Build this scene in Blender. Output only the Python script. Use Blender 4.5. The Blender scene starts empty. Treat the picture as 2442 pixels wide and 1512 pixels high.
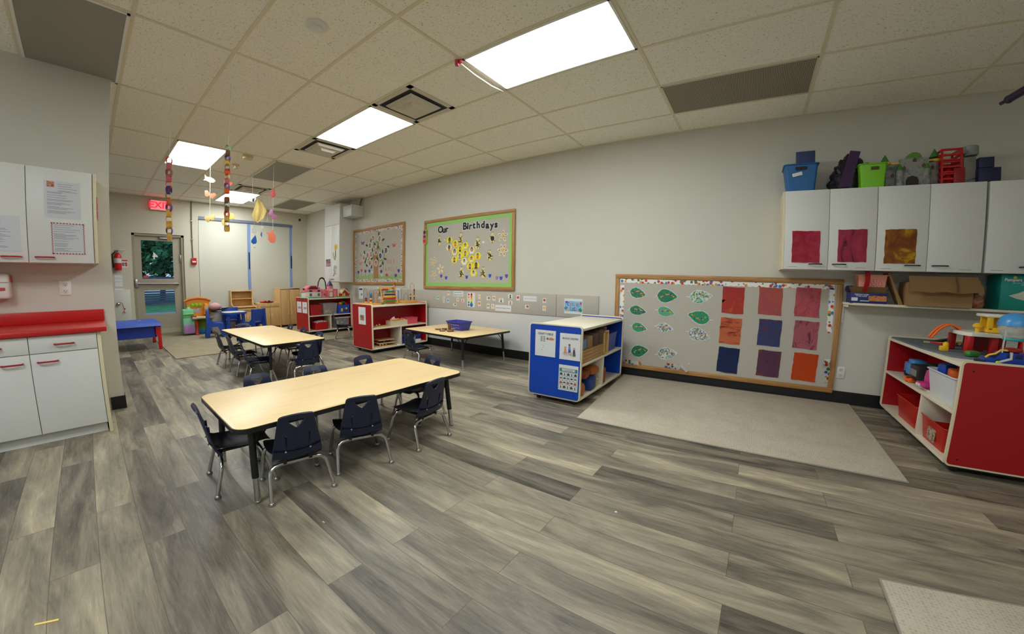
import bpy, bmesh, math, random
from mathutils import Vector, Matrix
PI = math.pi
rnd = random.Random(7)
scene = bpy.context.scene
COL = scene.collection
R = math.radians

# ------------------------------------------------------------------ helpers
def lin(c):
    out = []
    for v in c[:3]:
        v = v / 255.0
        out.append(v / 12.92 if v <= 0.04045 else ((v + 0.055) / 1.055) ** 2.4)
    return (out[0], out[1], out[2], 1.0)

def new_mat(name):
    m = bpy.data.materials.new(name)
    m.use_nodes = True
    nt = m.node_tree
    b = nt.nodes['Principled BSDF']
    return m, nt, b

MATS = {}
def mat(name, col, rough=0.5, metal=0.0, var=0.05, scale=25.0, bump=0.0, spec=0.5, trans=0.0, alpha=1.0):
    """plain coloured material with a slight procedural mottling"""
    if name in MATS:
        return MATS[name]
    m, nt, b = new_mat(name)
    tc = nt.nodes.new('ShaderNodeTexCoord')
    nz = nt.nodes.new('ShaderNodeTexNoise')
    nz.inputs['Scale'].default_value = scale
    nz.inputs['Detail'].default_value = 3
    nt.links.new(tc.outputs['Object'], nz.inputs['Vector'])
    mx = nt.nodes.new('ShaderNodeMix'); mx.data_type = 'RGBA'
    l = lin(col)
    mx.inputs[6].default_value = tuple(min(1, v * (1 - var)) for v in l[:3]) + (1,)
    mx.inputs[7].default_value = tuple(min(1, v * (1 + var)) for v in l[:3]) + (1,)
    nt.links.new(nz.outputs['Fac'], mx.inputs[0])
    nt.links.new(mx.outputs[2], b.inputs['Base Color'])
    b.inputs['Roughness'].default_value = rough
    b.inputs['Metallic'].default_value = metal
    b.inputs['Specular IOR Level'].default_value = spec
    b.inputs['Transmission Weight'].default_value = trans
    b.inputs['Alpha'].default_value = alpha
    if bump:
        bp = nt.nodes.new('ShaderNodeBump')
        bp.inputs['Strength'].default_value = bump
        bp.inputs['Distance'].default_value = 0.003
        nt.links.new(nz.outputs['Fac'], bp.inputs['Height'])
        nt.links.new(bp.outputs['Normal'], b.inputs['Normal'])
    MATS[name] = m
    return m

def art(name, cols, scale=(6, 6, 6), detail=6, rough=0.6, dist=0.8, contrast=0.3, seed=0.0, bump=0.0):
    """painted paper: several colours laid over each other in strokes"""
    if name in MATS:
        return MATS[name]
    m, nt, b = new_mat(name)
    tc = nt.nodes.new('ShaderNodeTexCoord')
    mp = nt.nodes.new('ShaderNodeMapping')
    mp.inputs['Scale'].default_value = scale
    mp.inputs['Location'].default_value = (seed, seed * 1.7, seed * 0.6)
    nt.links.new(tc.outputs['Object'], mp.inputs['Vector'])
    nz = nt.nodes.new('ShaderNodeTexNoise')
    nz.inputs['Scale'].default_value = 1.0
    nz.inputs['Detail'].default_value = detail
    nz.inputs['Roughness'].default_value = 0.62
    nz.inputs['Distortion'].default_value = dist
    nt.links.new(mp.outputs['Vector'], nz.inputs['Vector'])
    rp = nt.nodes.new('ShaderNodeValToRGB')
    el = rp.color_ramp.elements
    n = len(cols)
    lo, hi = 0.5 - contrast / 1.6, 0.5 + contrast / 1.6
    for i, c in enumerate(cols):
        p = lo + (hi - lo) * i / max(1, n - 1)
        e = el[i] if i < 2 else el.new(p)
        e.position = p
        e.color = lin(c)
    for i, e in enumerate(sorted(el, key=lambda q: q.position)):
        pass
    nt.links.new(nz.outputs['Fac'], rp.inputs['Fac'])
    nt.links.new(rp.outputs['Color'], b.inputs['Base Color'])
    b.inputs['Roughness'].default_value = rough
    if bump:
        bp = nt.nodes.new('ShaderNodeBump'); bp.inputs['Strength'].default_value = bump
        bp.inputs['Distance'].default_value = 0.002
        nt.links.new(nz.outputs['Fac'], bp.inputs['Height'])
        nt.links.new(bp.outputs['Normal'], b.inputs['Normal'])
    MATS[name] = m
    return m

def grain(name, c1, c2, axis=0, scale=18.0, stretch=0.06, rough=0.45, contrast=0.35, var=None):
    """wood grain running along one axis"""
    if name in MATS:
        return MATS[name]
    s = [scale, scale, scale]
    s[axis] = scale * stretch
    return art(name, [c1, var or tuple((a + b) // 2 for a, b in zip(c1, c2)), c2], tuple(s), 5, rough, 0.4, contrast)

def emit(name, col, strength):
    m, nt, b = new_mat(name)
    b.inputs['Base Color'].default_value = lin(col)
    b.inputs['Emission Color'].default_value = lin(col)
    b.inputs['Emission Strength'].default_value = strength
    return m

class MB:
    """collects shapes into one mesh"""
    def __init__(s):
        s.bm = bmesh.new(); s.mi = 0
    def _tag(s, faces, smooth=True):
        for f in faces:
            f.material_index = s.mi; f.smooth = smooth
    def box(s, c, d, rz=0.0, bevel=0.0, rx=0.0, ry=0.0, seg=2):
        M = Matrix.Translation(c) @ Matrix.Rotation(rz, 4, 'Z') @ Matrix.Rotation(ry, 4, 'Y') @ Matrix.Rotation(rx, 4, 'X') @ Matrix.Diagonal((d[0], d[1], d[2], 1))
        r = bmesh.ops.create_cube(s.bm, size=1.0, matrix=M)
        vs = r['verts']
        fs = set(f for v in vs for f in v.link_faces)
        s._tag(fs)
        if bevel > 0:
            es = set(e for v in vs for e in v.link_edges)
            rr = bmesh.ops.bevel(s.bm, geom=list(es), offset=min(bevel, min(d) * 0.45), segments=seg, profile=0.5, affect='EDGES')
            s._tag(rr['faces'])
        return s
    def b2(s, lo, hi, bevel=0.0):
        c = [(a + b) / 2 for a, b in zip(lo, hi)]; d = [abs(b - a) for a, b in zip(lo, hi)]
        return s.box(c, d, bevel=bevel)
    def cone(s, p0, p1, r0, r1=None, seg=12, caps=True):
        if r1 is None: r1 = r0
        p0 = Vector(p0); p1 = Vector(p1); d = p1 - p0
        q = d.to_track_quat('Z', 'Y').to_matrix().to_4x4()
        M = Matrix.Translation((p0 + p1) / 2) @ q
        r = bmesh.ops.create_cone(s.bm, cap_ends=caps, cap_tris=False, segments=seg, radius1=max(r0, 1e-5), radius2=max(r1, 1e-5), depth=d.length, matrix=M)
        s._tag(set(f for v in r['verts'] for f in v.link_faces))
        return s
    def ball(s, c, r, sc=(1, 1, 1), seg=12, rot=None):
        M = Matrix.Translation(c) @ (rot if rot else Matrix.Identity(4)) @ Matrix.Diagonal((sc[0], sc[1], sc[2], 1))
        q = bmesh.ops.create_uvsphere(s.bm, u_segments=seg, v_segments=max(6, seg * 2 // 3), radius=r, matrix=M)
        s._tag(set(f for v in q['verts'] for f in v.link_faces))
        return s
    def tube(s, pts, r, seg=10, closed=False, cap=True, radii=None):
        P = [Vector(p) for p in pts]; n = len(P); rings = []
        up = None
        for i in range(n):
            a = P[(i - 1) % n] if (closed or i > 0) else P[i]
            b = P[(i + 1) % n] if (closed or i < n - 1) else P[i]
            t = (b - a).normalized()
            if up is None:
                up = Vector((0, 0, 1)) if abs(t.z) < 0.9 else Vector((1, 0, 0))
            x = t.cross(up)
            if x.length < 1e-4:
                x = t.cross(Vector((0, 1, 0)))
            x.normalize(); y = x.cross(t).normalized(); up = y
            rr = radii[i] if radii else r
            rings.append([s.bm.verts.new(P[i] + rr * (math.cos(2 * PI * k / seg) * x + math.sin(2 * PI * k / seg) * y)) for k in range(seg)])
        fs = []
        m = n if closed else n - 1
        for i in range(m):
            A = rings[i]; B = rings[(i + 1) % n]
            for k in range(seg):
                try: fs.append(s.bm.faces.new((A[k], A[(k + 1) % seg], B[(k + 1) % seg], B[k])))
                except ValueError: pass
        if cap and not closed:
            fs.append(s.bm.faces.new(list(reversed(rings[0])))); fs.append(s.bm.faces.new(rings[-1]))
        s._tag(fs)
        return s
    def lathe(s, prof, c=(0, 0, 0), seg=20, sx=1.0, sy=1.0):
        rings = []
        for (r, z) in prof:
            rings.append([s.bm.verts.new((c[0] + sx * r * math.cos(2 * PI * k / seg), c[1] + sy * r * math.sin(2 * PI * k / seg), c[2] + z)) for k in range(seg)])
        fs = []
        for A, B in zip(rings, rings[1:]):
            for k in range(seg):
                fs.append(s.bm.faces.new((A[k], A[(k + 1) % seg], B[(k + 1) % seg], B[k])))
        fs.append(s.bm.faces.new(list(reversed(rings[0])))); fs.append(s.bm.faces.new(rings[-1]))
        s._tag(fs)
        return s
    def prism(s, pts, M, depth, bevel=0.0):
        """2D outline (list of (u,v)) extruded along +w, mapped through matrix M (u,v,w -> local)"""
        a = [s.bm.verts.new(M @ Vector((p[0], p[1], 0))) for p in pts]
        b = [s.bm.verts.new(M @ Vector((p[0], p[1], depth))) for p in pts]
        n = len(pts); fs = []
        fs.append(s.bm.faces.new(list(reversed(a)))); fs.append(s.bm.faces.new(b))
        for i in range(n):
            fs.append(s.bm.faces.new((a[i], a[(i + 1) % n], b[(i + 1) % n], b[i])))
        s._tag(fs)
        if bevel:
            es = set(e for v in b for e in v.link_edges if e.other_vert(v) in b)
            rr = bmesh.ops.bevel(s.bm, geom=list(es), offset=bevel, segments=2, profile=0.5, affect='EDGES')
            s._tag(rr['faces'])
        return s
    def quad(s, p):
        f = s.bm.faces.new([s.bm.verts.new(q) for q in p]); s._tag([f]); return s
    def grid(s, fn, nu, nv, thick=0.0):
        V = [[s.bm.verts.new(fn(i / nu, j / nv)) for j in range(nv + 1)] for i in range(nu + 1)]
        fs = [s.bm.faces.new((V[i][j], V[i + 1][j], V[i + 1][j + 1], V[i][j + 1])) for i in range(nu) for j in range(nv)]
        s._tag(fs)
        if thick:
            r = bmesh.ops.solidify(s.bm, geom=fs, thickness=thick)
            s._tag([g for g in r['geom'] if isinstance(g, bmesh.types.BMFace)])
        return s
    def mesh(s, name, sharp=40, fix=True):
        if fix:
            bmesh.ops.recalc_face_normals(s.bm, faces=s.bm.faces[:])
        me = bpy.data.meshes.new(name)
        s.bm.to_mesh(me); s.bm.free()
        me.set_sharp_from_angle(angle=R(sharp))
        return me
    def build(s, name, mats, parent=None, loc=None, rz=0.0, sharp=40, fix=True):
        me = s.mesh(name, sharp, fix)
        for m in (mats if isinstance(mats, (list, tuple)) else [mats]):
            me.materials.append(m)
        o = bpy.data.objects.new(name, me); COL.objects.link(o)
        if parent is not None: o.parent = parent
        if loc is not None: o.location = loc
        o.rotation_euler[2] = rz
        return o

LABELS = {}
def tag(o, label, cat, group=None):
    o['label'] = label; o['category'] = cat
    if group: o['group'] = group
    LABELS.setdefault(label, []).append(o)
    return o
def thing(name, label, cat, loc=(0, 0, 0), rz=0.0, group=None):
    o = bpy.data.objects.new(name, None); COL.objects.link(o)
    o.empty_display_size = 0.05
    o.location = loc; o.rotation_euler[2] = rz
    return tag(o, label, cat, group)
def solo(mb, name, mats, label, cat, group=None, loc=None, rz=0.0, sharp=40):
    return tag(mb.build(name, mats, None, loc, rz, sharp), label, cat, group)
def struct(mb, name, mats, parent=None, sharp=40):
    o = mb.build(name, mats, parent, sharp=sharp)
    if parent is None: o['kind'] = 'structure'
    return o
def dup(root, loc, rz, label, group=None):
    r = root.copy(); COL.objects.link(r); r.location = loc; r.rotation_euler[2] = rz
    r['label'] = label
    if group: r['group'] = group
    LABELS.setdefault(label, []).append(r)
    for ch in list(root.children):
        c = ch.copy(); COL.objects.link(c); c.parent = r
        for g in list(ch.children):
            d = g.copy(); COL.objects.link(d); d.parent = c
    return r
def text_mesh(body, size, extrude=0.0005, bold=0.0, sx=1.0, align='CENTER'):
    cu = bpy.data.curves.new('lettering', 'FONT')
    cu.body = body; cu.size = size; cu.extrude = extrude; cu.offset = bold
    cu.align_x = align; cu.align_y = 'CENTER'
    cu.resolution_u = 3
    o = bpy.data.objects.new('lettering', cu); COL.objects.link(o)
    dg = bpy.context.evaluated_depsgraph_get()
    me = bpy.data.meshes.new_from_object(o.evaluated_get(dg))
    bpy.data.objects.remove(o); bpy.data.curves.remove(cu)
    if sx != 1.0:
        for v in me.vertices: v.co.x *= sx
    return me
# orientation matrices for flat things: local (u right, v up, w out of the surface)
FY = Matrix(((1, 0, 0, 0), (0, 0, -1, 0), (0, 1, 0, 0), (0, 0, 0, 1)))      # faces -y  (boards wall)
FX = Matrix(((0, 0, 1, 0), (1, 0, 0, 0), (0, 1, 0, 0), (0, 0, 0, 1)))       # faces +x  (far wall, left wall)
FZ = Matrix.Identity(4)                                                      # faces +z
def at(x, y, z, F): return Matrix.Translation((x, y, z)) @ F
def text(body, size, F, pos, m, parent=None, name='lettering', bold=0.0, extrude=0.0005, sx=1.0, rot=0.0, align='CENTER'):
    me = text_mesh(body, size, extrude, bold, sx, align)
    me.transform(F @ Matrix.Rotation(rot, 4, 'Z'))
    me.materials.clear(); me.materials.append(m)
    o = bpy.data.objects.new(name, me); COL.objects.link(o)
    o.location = pos
    if parent is not None: o.parent = parent
    return o
def rrect(w, h, r, n=5, cx=0.0, cy=0.0):
    pts = []
    for (sx, sy, a0) in ((1, 1, 0), (-1, 1, 90), (-1, -1, 180), (1, -1, 270)):
        for k in range(n + 1):
            a = R(a0 + 90 * k / n)
            pts.append((cx + sx * (w / 2 - r) + r * math.cos(a), cy + sy * (h / 2 - r) + r * math.sin(a)))
    return pts
def circ(r, n=16, cx=0.0, cy=0.0, ry=None):
    ry = r if ry is None else ry
    return [(cx + r * math.cos(2 * PI * k / n), cy + ry * math.sin(2 * PI * k / n)) for k in range(n)]
def wobble(w, h, amp=0.012, n=6, seed=0):
    """slightly uneven sheet outline"""
    q = random.Random(seed); pts = []
    for (ax, ay, bx, by) in ((-w/2, -h/2, w/2, -h/2), (w/2, -h/2, w/2, h/2), (w/2, h/2, -w/2, h/2), (-w/2, h/2, -w/2, -h/2)):
        for k in range(n):
            t = k / n
            pts.append((ax + (bx - ax) * t + q.uniform(-amp, amp) * w * (0.4), ay + (by - ay) * t + q.uniform(-amp, amp) * h * 0.4))
    return pts
def sheet(mb, pts, M, bow=0.004, nu=8):
    pass

# measured room
H = 2.870          # ceiling
YW = 1.714         # wall with the boards
XB = -7.758        # far wall with the exit door
XP = -2.38         # partition on the left
XE = 5.4; YS = -6.6

# ------------------------------------------------------------------ camera (wide phone lens with barrel distortion)
cam = bpy.data.cameras.new('camera'); camo = bpy.data.objects.new('camera', cam); COL.objects.link(camo)
cam.sensor_fit = 'HORIZONTAL'; cam.sensor_width = 36.0; cam.sensor_height = 36.0 * 1512 / 2442
cam.type = 'PANO'
cam.panorama_type = 'FISHEYE_LENS_POLYNOMIAL'
cam.fisheye_fov = R(170)
cam.fisheye_polynomial_k0, cam.fisheye_polynomial_k1, cam.fisheye_polynomial_k2, cam.fisheye_polynomial_k3, cam.fisheye_polynomial_k4 = (0.0, -7.551570150e-02, -8.661577641e-04, 1.517207249e-04, -3.215129341e-06)
yaw, pitch, roll = -0.610246, 0.0981537, 0.0130005
f = Vector((math.sin(yaw) * math.cos(pitch), math.cos(yaw) * math.cos(pitch), -math.sin(pitch)))
r = Vector((math.cos(yaw), -math.sin(yaw), 0)); u = r.cross(f)
r2 = math.cos(roll) * r + math.sin(roll) * u; u2 = -math.sin(roll) * r + math.cos(roll) * u
Mc = Matrix(((r2.x, u2.x, -f.x, 0), (r2.y, u2.y, -f.y, 0), (r2.z, u2.z, -f.z, 0), (0, 0, 0, 1)))
camo.matrix_world = Matrix.Translation((1.9271, -2.6114, 1.1166)) @ Mc
cam.clip_start = 0.02; cam.clip_end = 200
scene.camera = camo
# ------------------------------------------------------------------ materials of the room
def floor_mat():
    m, nt, b = new_mat('plank_floor')
    N = nt.nodes.new; L = nt.links.new
    tc = N('ShaderNodeTexCoord')
    br = N('ShaderNodeTexBrick')
    br.offset = 0.37; br.offset_frequency = 2; br.squash = 1.0
    br.inputs['Color1'].default_value = (0, 0, 0, 1); br.inputs['Color2'].default_value = (1, 1, 1, 1)
    br.inputs['Mortar'].default_value = (0.5, 0.5, 0.5, 1)
    br.inputs['Scale'].default_value = 1.0
    br.inputs['Mortar Size'].default_value = 0.0012
    br.inputs['Mortar Smooth'].default_value = 0.2
    br.inputs['Bias'].default_value = 0.0
    br.inputs['Brick Width'].default_value = 1.22
    br.inputs['Row Height'].default_value = 0.152
    L(tc.outputs['Object'], br.inputs['Vector'])
    # move the grain per plank
    sep = N('ShaderNodeSeparateColor'); L(br.outputs['Color'], sep.inputs[0])
    cb = N('ShaderNodeCombineXYZ')
    mu = N('ShaderNodeMath'); mu.operation = 'MULTIPLY'; mu.inputs[1].default_value = 37.0
    L(sep.outputs[0], mu.inputs[0]); L(mu.outputs[0], cb.inputs[0]); L(mu.outputs[0], cb.inputs[1]); L(mu.outputs[0], cb.inputs[2])
    ad = N('ShaderNodeVectorMath'); ad.operation = 'ADD'
    L(tc.outputs['Object'], ad.inputs[0]); L(cb.outputs[0], ad.inputs[1])
    def noise(sc, det, dist, rough=0.6):
        mp = N('ShaderNodeMapping'); mp.inputs['Scale'].default_value = sc
        L(ad.outputs[0], mp.inputs['Vector'])
        n = N('ShaderNodeTexNoise'); n.inputs['Scale'].default_value = 1; n.inputs['Detail'].default_value = det
        n.inputs['Distortion'].default_value = dist; n.inputs['Roughness'].default_value = rough
        L(mp.outputs[0], n.inputs['Vector']); return n
    big = noise((1.3, 8, 1), 5, 0.9)
    fine = noise((5, 70, 1), 7, 1.2, 0.75)
    m1 = N('ShaderNodeMath'); m1.operation = 'MULTIPLY_ADD'; m1.inputs[1].default_value = 0.24; L(sep.outputs[0], m1.inputs[0])
    m0 = N('ShaderNodeMath'); m0.operation = 'MULTIPLY_ADD'; m0.inputs[1].default_value = 0.85; m0.inputs[2].default_value = -0.27
    L(big.outputs['Fac'], m0.inputs[0]); L(m0.outputs[0], m1.inputs[2])
    m2 = N('ShaderNodeMath'); m2.operation = 'MULTIPLY_ADD'; m2.inputs[1].default_value = 0.42
    L(fine.outputs['Fac'], m2.inputs[0]); L(m1.outputs[0], m2.inputs[2])
    rp = N('ShaderNodeValToRGB'); e = rp.color_ramp.elements
    e[0].position = 0.22; e[0].color = lin((66, 62, 56)); e[1].position = 0.80; e[1].color = lin((200, 187, 158))
    k = e.new(0.40); k.color = lin((110, 103, 91)); k = e.new(0.57); k.color = lin((146, 137, 119)); k = e.new(0.68); k.color = lin((166, 155, 133))
    L(m2.outputs[0], rp.inputs[0])
    mx = N('ShaderNodeMix'); mx.data_type = 'RGBA'; mx.inputs[7].default_value = lin((62, 57, 50))
    sc = N('ShaderNodeMath'); sc.operation = 'MULTIPLY'; sc.inputs[1].default_value = 0.75
    L(br.outputs['Fac'], sc.inputs[0]); L(sc.outputs[0], mx.inputs[0]); L(rp.outputs[0], mx.inputs[6])
    L(mx.outputs[2], b.inputs['Base Color'])
    b.inputs['Roughness'].default_value = 0.42
    b.inputs['Specular IOR Level'].default_value = 0.4
    bp = N('ShaderNodeBump'); bp.inputs['Strength'].default_value = 0.2; bp.inputs['Distance'].default_value = 0.002
    L(fine.outputs['Fac'], bp.inputs['Height']); L(bp.outputs[0], b.inputs['Normal'])
    return m
def carpet_mat(name, c1, c2, sc=120):
    m, nt, b = new_mat(name); N = nt.nodes.new; L = nt.links.new
    tc = N('ShaderNodeTexCoord')
    v = N('ShaderNodeTexVoronoi'); v.inputs['Scale'].default_value = sc; v.inputs['Randomness'].default_value = 0.25
    L(tc.outputs['Object'], v.inputs['Vector'])
    nz = N('ShaderNodeTexNoise'); nz.inputs['Scale'].default_value = 6; L(tc.outputs['Object'], nz.inputs['Vector'])
    rp = N('ShaderNodeValToRGB'); e = rp.color_ramp.elements
    e[0].position = 0.1; e[0].color = lin(c2); e[1].position = 0.62; e[1].color = lin(c1)
    L(v.outputs['Distance'], rp.inputs[0])
    mx = N('ShaderNodeMix'); mx.data_type = 'RGBA'; mx.blend_type = 'MULTIPLY'; mx.inputs[0].default_value = 0.25
    L(rp.outputs[0], mx.inputs[6]); L(nz.outputs['Color'], mx.inputs[7]); L(rp.outputs[0], mx.inputs[6])
    hs = N('ShaderNodeMix'); hs.data_type = 'RGBA'; hs.inputs[0].default_value = 0.12
    L(rp.outputs[0], hs.inputs[6]); L(nz.outputs['Fac'], hs.inputs[7])
    L(hs.outputs[2], b.inputs['Base Color']); b.inputs['Roughness'].default_value = 0.95
    b.inputs['Specular IOR Level'].default_value = 0.1
    bp = N('ShaderNodeBump'); bp.inputs['Strength'].default_value = 0.5; bp.inputs['Distance'].default_value = 0.004; bp.invert = True
    L(v.outputs['Distance'], bp.inputs['Height']); L(bp.outputs[0], b.inputs['Normal'])
    return m
def tile_mat():
    m, nt, b = new_mat('ceiling_tile'); N = nt.nodes.new; L = nt.links.new
    tc = N('ShaderNodeTexCoord')
    nz = N('ShaderNodeTexNoise'); nz.inputs['Scale'].default_value = 75; nz.inputs['Detail'].default_value = 4; nz.inputs['Roughness'].default_value = 0.75
    L(tc.outputs['Object'], nz.inputs['Vector'])
    rp = N('ShaderNodeValToRGB'); e = rp.color_ramp.elements
    e[0].position = 0.34; e[0].color = lin((184, 180, 168)); e[1].position = 0.43; e[1].color = lin((248, 246, 236))
    L(nz.outputs['Fac'], rp.inputs[0]); L(rp.outputs[0], b.inputs['Base Color'])
    b.inputs['Roughness'].default_value = 0.95; b.inputs['Specular IOR Level'].default_value = 0.1
    bp = N('ShaderNodeBump'); bp.inputs['Strength'].default_value = 0.3; bp.inputs['Distance'].default_value = 0.003
    L(nz.outputs['Fac'], bp.inputs['Height']); L(bp.outputs[0], b.inputs['Normal'])
    return m
M_whitep = mat('white_plastic', (228, 228, 222), 0.4, var=0.02)
M_floor = floor_mat(); M_tile = tile_mat()
M_wall = mat('wall_paint', (208, 206, 196), 0.7, var=0.02, scale=6, bump=0.05)
M_wall2 = mat('cream_wall_paint', (203, 198, 180), 0.7, var=0.02, scale=6)
M_tbar = mat('ceiling_rail_paint', (226, 218, 192), 0.5, var=0.03)
M_black = mat('black_vinyl', (22, 22, 24), 0.45, var=0.1)
M_blackp = mat('black_plastic', (18, 18, 20), 0.4)
M_white = mat('white_laminate', (222, 223, 220), 0.4, var=0.015, scale=40)
M_whitep = mat('white_plastic', (228, 228, 222), 0.4, var=0.02)
M_paper = mat('white_paper', (226, 228, 230), 0.6, var=0.02)
M_cream = mat('cream_edge', (226, 215, 180), 0.45, var=0.03)
M_ink = mat('grey_ink', (120, 124, 132), 0.7)
M_inkd = mat('dark_ink', (40, 42, 48), 0.7)
M_chrome = mat('chrome', (205, 205, 205), 0.16, 1.0, var=0.02)
M_steel = mat('brushed_steel', (170, 170, 168), 0.35, 1.0, var=0.04)
M_oak = grain('oak_trim_x', (196, 150, 92), (150, 104, 56), 0, 60, 0.06)
M_oakz = grain('oak_trim_z', (196, 150, 92), (150, 104, 56), 2, 60, 0.06)
M_redlam = mat('red_laminate', (168, 12, 24), 0.42, var=0.06, scale=200)
M_bluelam = mat('blue_laminate', (4, 68, 182), 0.42, var=0.06, scale=200)
M_navy = mat('navy_plastic', (27, 36, 66), 0.42, var=0.08, scale=60)
M_red = mat('red_plastic', (196, 24, 26), 0.35)
M_redh = mat('dark_red_enamel', (166, 26, 34), 0.3)
M_yellow = mat('yellow_plastic', (240, 190, 30), 0.4)
M_orange = mat('orange_plastic', (240, 110, 30), 0.4)
M_green = mat('green_plastic', (60, 130, 55), 0.45)
M_blue = mat('blue_plastic', (32, 78, 180), 0.4)
M_sky = mat('light_blue_plastic', (70, 150, 215), 0.3)
M_pink = mat('pink_plastic', (236, 120, 140), 0.4)
M_purple = mat('purple_plastic', (92, 60, 140), 0.45)
M_grey = mat('grey_plastic', (130, 134, 138), 0.5)
M_brown = mat('brown_plastic', (92, 64, 44), 0.5)
M_string = mat('white_string', (225, 222, 210), 0.8)
M_birch = grain('birch_ply', (226, 190, 132), (204, 164, 106), 2, 30, 0.08, 0.45)
M_wood = grain('toy_wood', (224, 176, 104), (190, 136, 70), 0, 40, 0.1, 0.5)
M_clear = mat('clear_plastic', (220, 226, 228), 0.15, alpha=0.32)
M_skin1 = mat('print_skin', (206, 150, 116), 0.6)
M_skin2 = mat('print_dark_skin', (120, 78, 56), 0.6)

# ------------------------------------------------------------------ shell
mb = MB(); mb.b2((XB - 0.3, YS, -0.1), (XE, YW + 0.1, 0.0)); struct(mb, 'floor', M_floor)
mb = MB(); mb.b2((XB, YS, H), (XE, YW, H + 0.1)); struct(mb, 'ceiling', M_tile)
mb = MB()
for k in range(-6, 5):
    x = k * 1.2192; mb.b2((x - .012, YS, H - .006), (x + .012, YW, H + .002))
k = int(YS / .6096)
while k * .6096 < YW:
    y = k * .6096; mb.b2((XB, y - .012, H - .005), (XE, y + .012, H + .002)); k += 1
mb.b2((XB, YW - .022, H - .005), (XE, YW, H)); mb.b2((XB, YS, H - .005), (XB + .022, YW, H))
struct(mb, 'trim_1', M_tbar)
mb = MB(); mb.b2((XB - .2, YW, 0), (XE, YW + .1, H)); struct(mb, 'wall_right', M_wall)
mb = MB(); mb.b2((XE, YS, 0), (XE + .1, YW, H)); struct(mb, 'wall_near', M_wall2)
mb = MB()
for lo, hi in (((XB - .2, 0), (-1.6, H)), ((-1.6, 0), (4.8, .7)), ((-1.6, 2.6), (4.8, H)), ((4.8, 0), (XE, H)), ((1.5, .7), (1.7, 2.6))): mb.b2((lo[0], YS - .15, lo[1]), (hi[0], YS, hi[1]))
struct(mb, 'wall_front', M_wall2)  # unseen wall; its openings are added to let sky light fill the room
mb = MB()
for x in (-1.6, -.05, 1.45, 1.7, 3.22, 4.75): mb.b2((x, YS - .1, .7), (x + .05, YS - .05, 2.6))
for z in (.7, 2.55): mb.b2((-1.6, YS - .1, z), (4.8, YS - .05, z + .05))
struct(mb, 'added_window_2', M_whitep)  # added frames for the fill light openings behind the camera
mb = MB(); mb.b2((XP - .12, YS, 0), (XP, -2.50, H)); struct(mb, 'wall_left', M_wall)
# far wall with the openings of exit door and window
dy0, dy1, dz = -2.03, -1.11, 2.115
wy0, wy1, wz0, wz1 = -0.83, 1.325, 0.25, 2.56
mb = MB()
for lo, hi in (((YS, 0), (dy0, H)), ((dy0, dz), (dy1, H)), ((dy1, 0), (wy0, H)), ((wy0, 0), (wy1, wz0)), ((wy0, wz1), (wy1, H)), ((wy1, 0), (YW, H))):
    mb.b2((XB - .2, lo[0], lo[1]), (XB, hi[0], hi[1]))
struct(mb, 'wall_back', M_wall2)
mb = MB()
mb.b2((XB, YW - .008, 0), (3.19, YW, .125)); mb.b2((3.80, YW - .008, 0), (XE, YW, .125)); mb.b2((3.19, YW - .008, 0), (3.80, YW, .125)); struct(mb, 'baseboard_right', M_black)
mb = MB(); mb.b2((XP, -2.60, 0), (XP + .008, -2.495, .115)); mb.b2((XP - .12, -2.50, 0), (XP + .008, -2.492, .115)); struct(mb, 'baseboard_left', M_black)
mb = MB(); mb.b2((XB, dy1, 0), (XB + .008, wy1 + .3, .1)); mb.b2((XB, YS, 0), (XB + .008, dy0, .1)); struct(mb, 'baseboard_back', M_black)
# white lower wall panel and grey pin strip above it
mb = MB(); mb.b2((-5.30, YW - .006, .125), (0.44, YW, .655)); struct(mb, 'trim_2', mat('white_wall_panel', (214, 214, 212), .45, var=.015))
M_felt = mat('grey_felt', (186, 181, 170), .9, var=.04, scale=120)
for i, (x0, x1, lab) in enumerate(((-5.27, -.383, 'long grey felt pin strip under the two upper boards, with emotion cards'), (-.377, .22, 'short grey felt pin strip beside the blue shelf, with the rainbow poster'))):
    mb = MB(); mb.b2((x0, YW - .016, .655), (x1, YW, .945), .003); solo(mb, 'pin_strip', M_felt, lab, 'pin board', 'grey pin strips')

# ------------------------------------------------------------------ exit door
M_doorp = mat('door_paint', (164, 156, 136), .5, var=.03)
M_glass, nt, b = new_mat('pane_glass')
nt.nodes.remove(b); o = nt.nodes['Material Output']
tr = nt.nodes.new('ShaderNodeBsdfTransparent'); gl = nt.nodes.new('ShaderNodeBsdfGlossy'); gl.inputs['Roughness'].default_value = .02
fr = nt.nodes.new('ShaderNodeFresnel'); fr.inputs['IOR'].default_value = 1.3; mx = nt.nodes.new('ShaderNodeMixShader')
tr.inputs['Color'].default_value = (.92, .96, 1, 1)
nt.links.new(fr.outputs[0], mx.inputs[0]); nt.links.new(tr.outputs[0], mx.inputs[1]); nt.links.new(gl.outputs[0], mx.inputs[2]); nt.links.new(mx.outputs[0], o.inputs[0])
D = bpy.data.objects.new('door_1', None); COL.objects.link(D); D.location = (XB, dy0, 0); D['kind'] = 'structure'
W = dy1 - dy0
mb = MB()
mb.b2((-.14, 0, 0), (-.02, .045, dz)); mb.b2((-.14, W - .05, 0), (-.02, W, dz)); mb.b2((-.14, 0, dz - .045), (-.02, W, dz)); mb.b2((-.14, 0, 0), (-.01, W, .05))
mb.build('door_frame', mat('door_frame_paint', (150, 141, 120), .5, var=.03), D)
x0, x1 = -.11, -.065
gu = (.16, .72, 1.19, 1.98); gd = (.18, .73, .45, .955)
mb = MB()
mb.b2((x0, .045, .05), (x1, gu[0], dz - .045)); mb.b2((x0, gu[1], .05), (x1, W - .05, dz - .045))
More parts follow.
